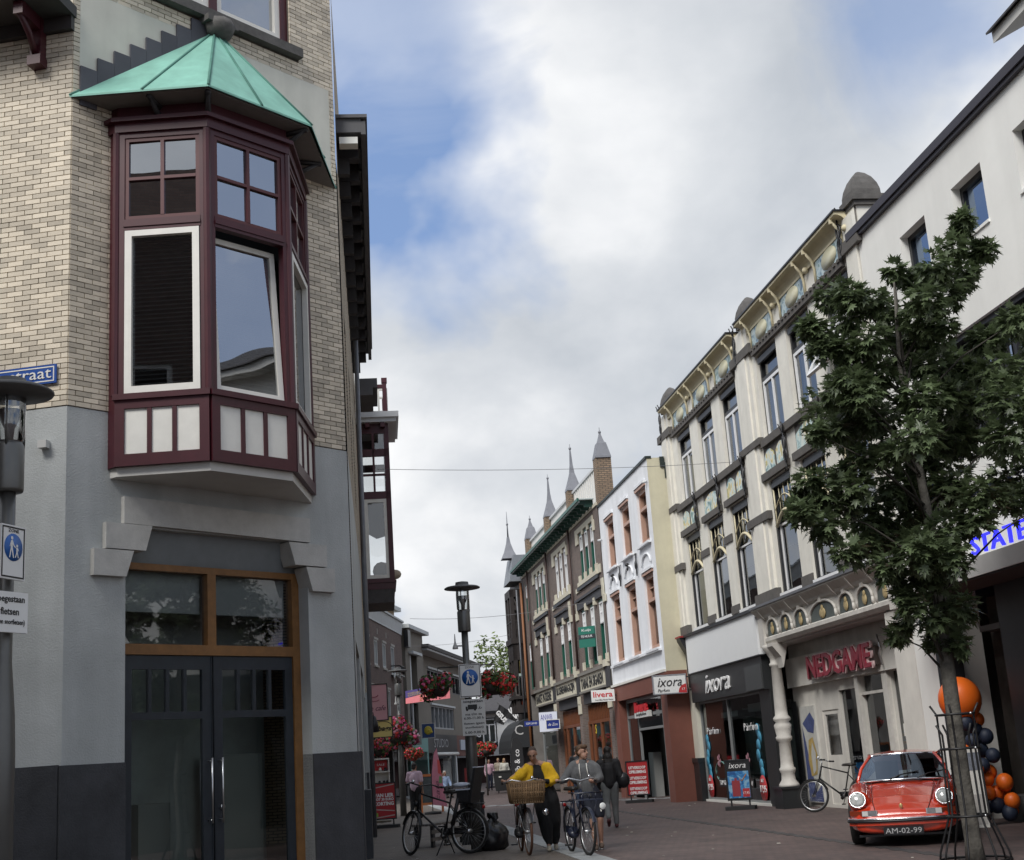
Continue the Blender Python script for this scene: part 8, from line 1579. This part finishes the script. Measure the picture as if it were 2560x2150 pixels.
# --- generic upright figures
def base_pose(h=1.0, walk=0.0, arms=0.0):
    z = lambda v: v*h
    return dict(head=(0,-0.02,z(1.60)), neck=(0,0.0,z(1.46)), chest=(0,0,z(1.27)), pelvis=(0,0,z(0.95)), shl=(-0.18,0,z(1.39)), shr=(0.18,0,z(1.39)), ell=(-0.24,0.04,z(1.10)), elr=(0.24,0.04,z(1.10)), wrl=(-0.22,-0.08-arms,z(0.86)), wrr=(0.22,-0.08-arms,z(0.86)), hdl=(0,-0.15,-1), hdr=(0,-0.15,-1), hipl=(-0.09,0,z(0.90)), hipr=(0.09,0,z(0.90)), knl=(-0.09,-walk*0.5-0.02,z(0.49)), knr=(0.09,walk*0.4-0.02,z(0.49)), anl=(-0.09,-walk,z(0.085)), anr=(0.09,walk*1.3,z(0.085+0.25*walk)))
def dress(t, J, top_m, leg_m, tw=0.16, sleeve=1.0, loose=1.0, vox=0.014, nm=('jacket','trousers')):
    q = MB(); nk = Vector(J['neck']); ch = Vector(J['chest']); pv = Vector(J['pelvis'])
    capsules(q, [(nk+Vector((0,0,-0.02)),0.075),(ch,tw),(pv+Vector((0,0,0.02)),tw*0.95)])
    for s_ in 'lr':
        sh,el,wr = Vector(J['sh'+s_]),Vector(J['el'+s_]),Vector(J['wr'+s_]); capsules(q, [(ch+Vector((0,0,0.1)),0.1),(sh,0.078*loose)]+([(el,0.068*loose),(wr,0.050*loose)] if sleeve >= 1 else [(sh.lerp(el,0.75),0.07*loose)]))
        q.ball(ch+(sh-ch)*0.5+Vector((0,0,-0.08)),(0.10,0.11,0.15))
    blob(nm[0], q, vox, top_m, t, 3, disp=0.012)
    q = MB()
    for s_ in 'lr': capsules(q, [(pv+Vector((0,0,0.03)),0.135),(J['hip'+s_],0.112),(J['kn'+s_],0.078),(Vector(J['an'+s_])+Vector((0,0,0.03)),0.056)])
    blob(nm[1], q, vox, leg_m, t, 3, disp=0.010)
def figure(label, loc, rot, top, legs, hair, J=None, long_hair=False, sleeve=1.0, vox=0.02, shoe=None, skin=None, hands=False, tw=0.16):
    J = J or base_pose(1.0, 0.12); t, X = person(label, loc, rot, J, vox, hands, skin); dress(t, J, top, legs, tw, sleeve, 1.0, max(0.014,vox*0.9))
    bl_ = [((0,0.028,0.05),(0.084,0.094,0.088)),((0,0.06,-0.01),(0.074,0.055,0.07))]
    if long_hair: bl_ += [((0,0.055,-0.09),(0.10,0.075,0.12)),((0,0.07,-0.20),(0.115,0.065,0.13)),((0,0.075,-0.30),(0.10,0.05,0.10)),((0.05,0.03,-0.12),(0.06,0.07,0.12)),((-0.05,0.03,-0.12),(0.06,0.07,0.12))]
    hairblob(t, X, hair, bl_, 'hair', 0.006); face(t, X, hair); shoes(t, J, shoe or BLK, 1.0); return t, X, J
DKH = mat('dark_hair', (0.015,0.012,0.010), 0.6, var=0.3, vscale=40)
J = base_pose(1.07, 0.10); figure('man in a black quilted jacket seen from behind between the woman and the boy', (1.28,40,0), PI, mat('black_quilt', (0.014,0.014,0.018), 0.5, bump=0.4, bscale=14), mat('blue_denim', (0.05,0.075,0.13), 0.85, var=0.2), DKH, J, vox=0.016, tw=0.19)
J = base_pose(0.985, 0.14); J['anr'] = (0.09,0.30,0.22); J['knr'] = (0.09,0.02,0.50); J['toer'] = (0,-0.06,-0.13)
gt, X, J = figure('walking woman with long dark hair, black jacket and shoulder bag seen from behind the boy', (1.58,29.5,0), PI, mat('black_coat', (0.012,0.012,0.014), 0.7, var=0.2), mat('grey_jeans', (0.16,0.17,0.17), 0.85, var=0.2), DKH, J, True, vox=0.012, shoe=mat('maroon_trainer', (0.08,0.02,0.025), 0.6), hands=True, tw=0.17)
q = MB(); q.ball((-0.30,0.02,0.98),(0.15,0.10,0.17),12,8); q.v=[(x,y,z) for x,y,z in q.v]; o = blob('shoulder_bag', q, 0.012, mat('black_leather', (0.010,0.010,0.012), 0.35), None, 2); tag(o, 'black leather shoulder bag hanging at the side of the walking woman', 'bag'); o.location = (1.58,29.5,0); o.rotation_euler = (0,0,PI)
q = MB(); q.tube([(-0.28,0.0,1.13),(-0.20,0.02,1.46),(-0.30,0.06,1.13)],0.012,5); s_ = q.build('bag_strap', mat('black_leather', (0.010,0.010,0.012), 0.35), o)
J = base_pose(0.97, 0.08); J['elr'] = (0.26,-0.02,1.09); J['wrr'] = (0.14,-0.22,1.02)
figure('waitress in a pale pink blouse and black trousers seen from behind near the farther lamp', (-3.78,42.6,0), PI-0.3, mat('pale_pink_cotton', (0.60,0.44,0.52), 0.85), BLK, DKH, J, sleeve=0.5, vox=0.014, hands=True)
figure('distant person in a pink shirt and dark trousers walking toward the viewer', (-2.55,76,0), 0.1, mat('pink_shirt', (0.58,0.38,0.46), 0.85), mat('navy_trousers', (0.02,0.025,0.05), 0.85), DKH, base_pose(0.98,0.1), vox=0.022)
figure('distant blonde woman in a white cardigan behind the black waste container', (-1.75,78,0), 0.2, mat('white_cardigan', (0.60,0.58,0.52), 0.85), mat('olive_trousers', (0.10,0.11,0.05), 0.85), mat('blonde_hair', (0.30,0.20,0.09), 0.7), base_pose(0.98,0.08), True, vox=0.022)
figure('distant person in a beige jacket left of the woman in white, behind the container', (-2.15,80,0), 0.0, mat('beige_jacket', (0.38,0.33,0.26), 0.85), mat('navy_trousers', (0.02,0.025,0.05), 0.85), mat('blonde_hair', (0.30,0.20,0.09), 0.7), base_pose(1.0,0.08), vox=0.022)
figure('distant person in dark clothes at the right above the waste container', (-1.0,79,0), 0.1, BLK, mat('navy_trousers', (0.02,0.025,0.05), 0.85), DKH, base_pose(1.03,0.08), vox=0.022)
J = base_pose(1.0); 
for k_ in list(J): 
    if k_[:2] in ('he','ne','ch','pe','sh','el','wr','hi') and k_[:2] != 'hd': v = J[k_]; J[k_] = (v[0],v[1]+0.1,v[2]-0.45)
J.update(knl=(-0.12,-0.36,0.50), knr=(0.12,-0.36,0.50), anl=(-0.12,-0.36,0.09), anr=(0.12,-0.36,0.09), wrl=(-0.14,-0.25,0.55), wrr=(0.14,-0.25,0.55), ell=(-0.24,0.02,0.70), elr=(0.24,0.02,0.70))
figure('white haired man in a light blue shirt sitting on a chair at left', (-4.35,66,0), 0.5, mat('light_blue_shirt', (0.32,0.42,0.60), 0.85), mat('dark_trousers', (0.03,0.03,0.035), 0.85), mat('white_hair', (0.55,0.54,0.50), 0.8), J, vox=0.02)
t = thing('chair', 'dark chair under the seated white haired man', 'chair', (-4.35,66,0), 0.5); q = MB(); q.box(-0.22,0.22,-0.12,0.32,0.36,0.40); q.build('seat', BLACK, t); q = MB(); q.box(-0.22,0.22,0.30,0.34,0.40,0.85); q.build('backrest', BLACK, t)
for x in (-0.2,0.2):
    for y in (-0.1,0.3): q = MB(); q.box(x-0.015,x+0.015,y-0.015,y+0.015,0,0.36); q.build('leg', BLACK, t)
bpy.data.scenes.remove(TS)
for o in SC.objects:                                   # single labels for children never needed a category
    if o.parent and 'category' in o: del o['category']
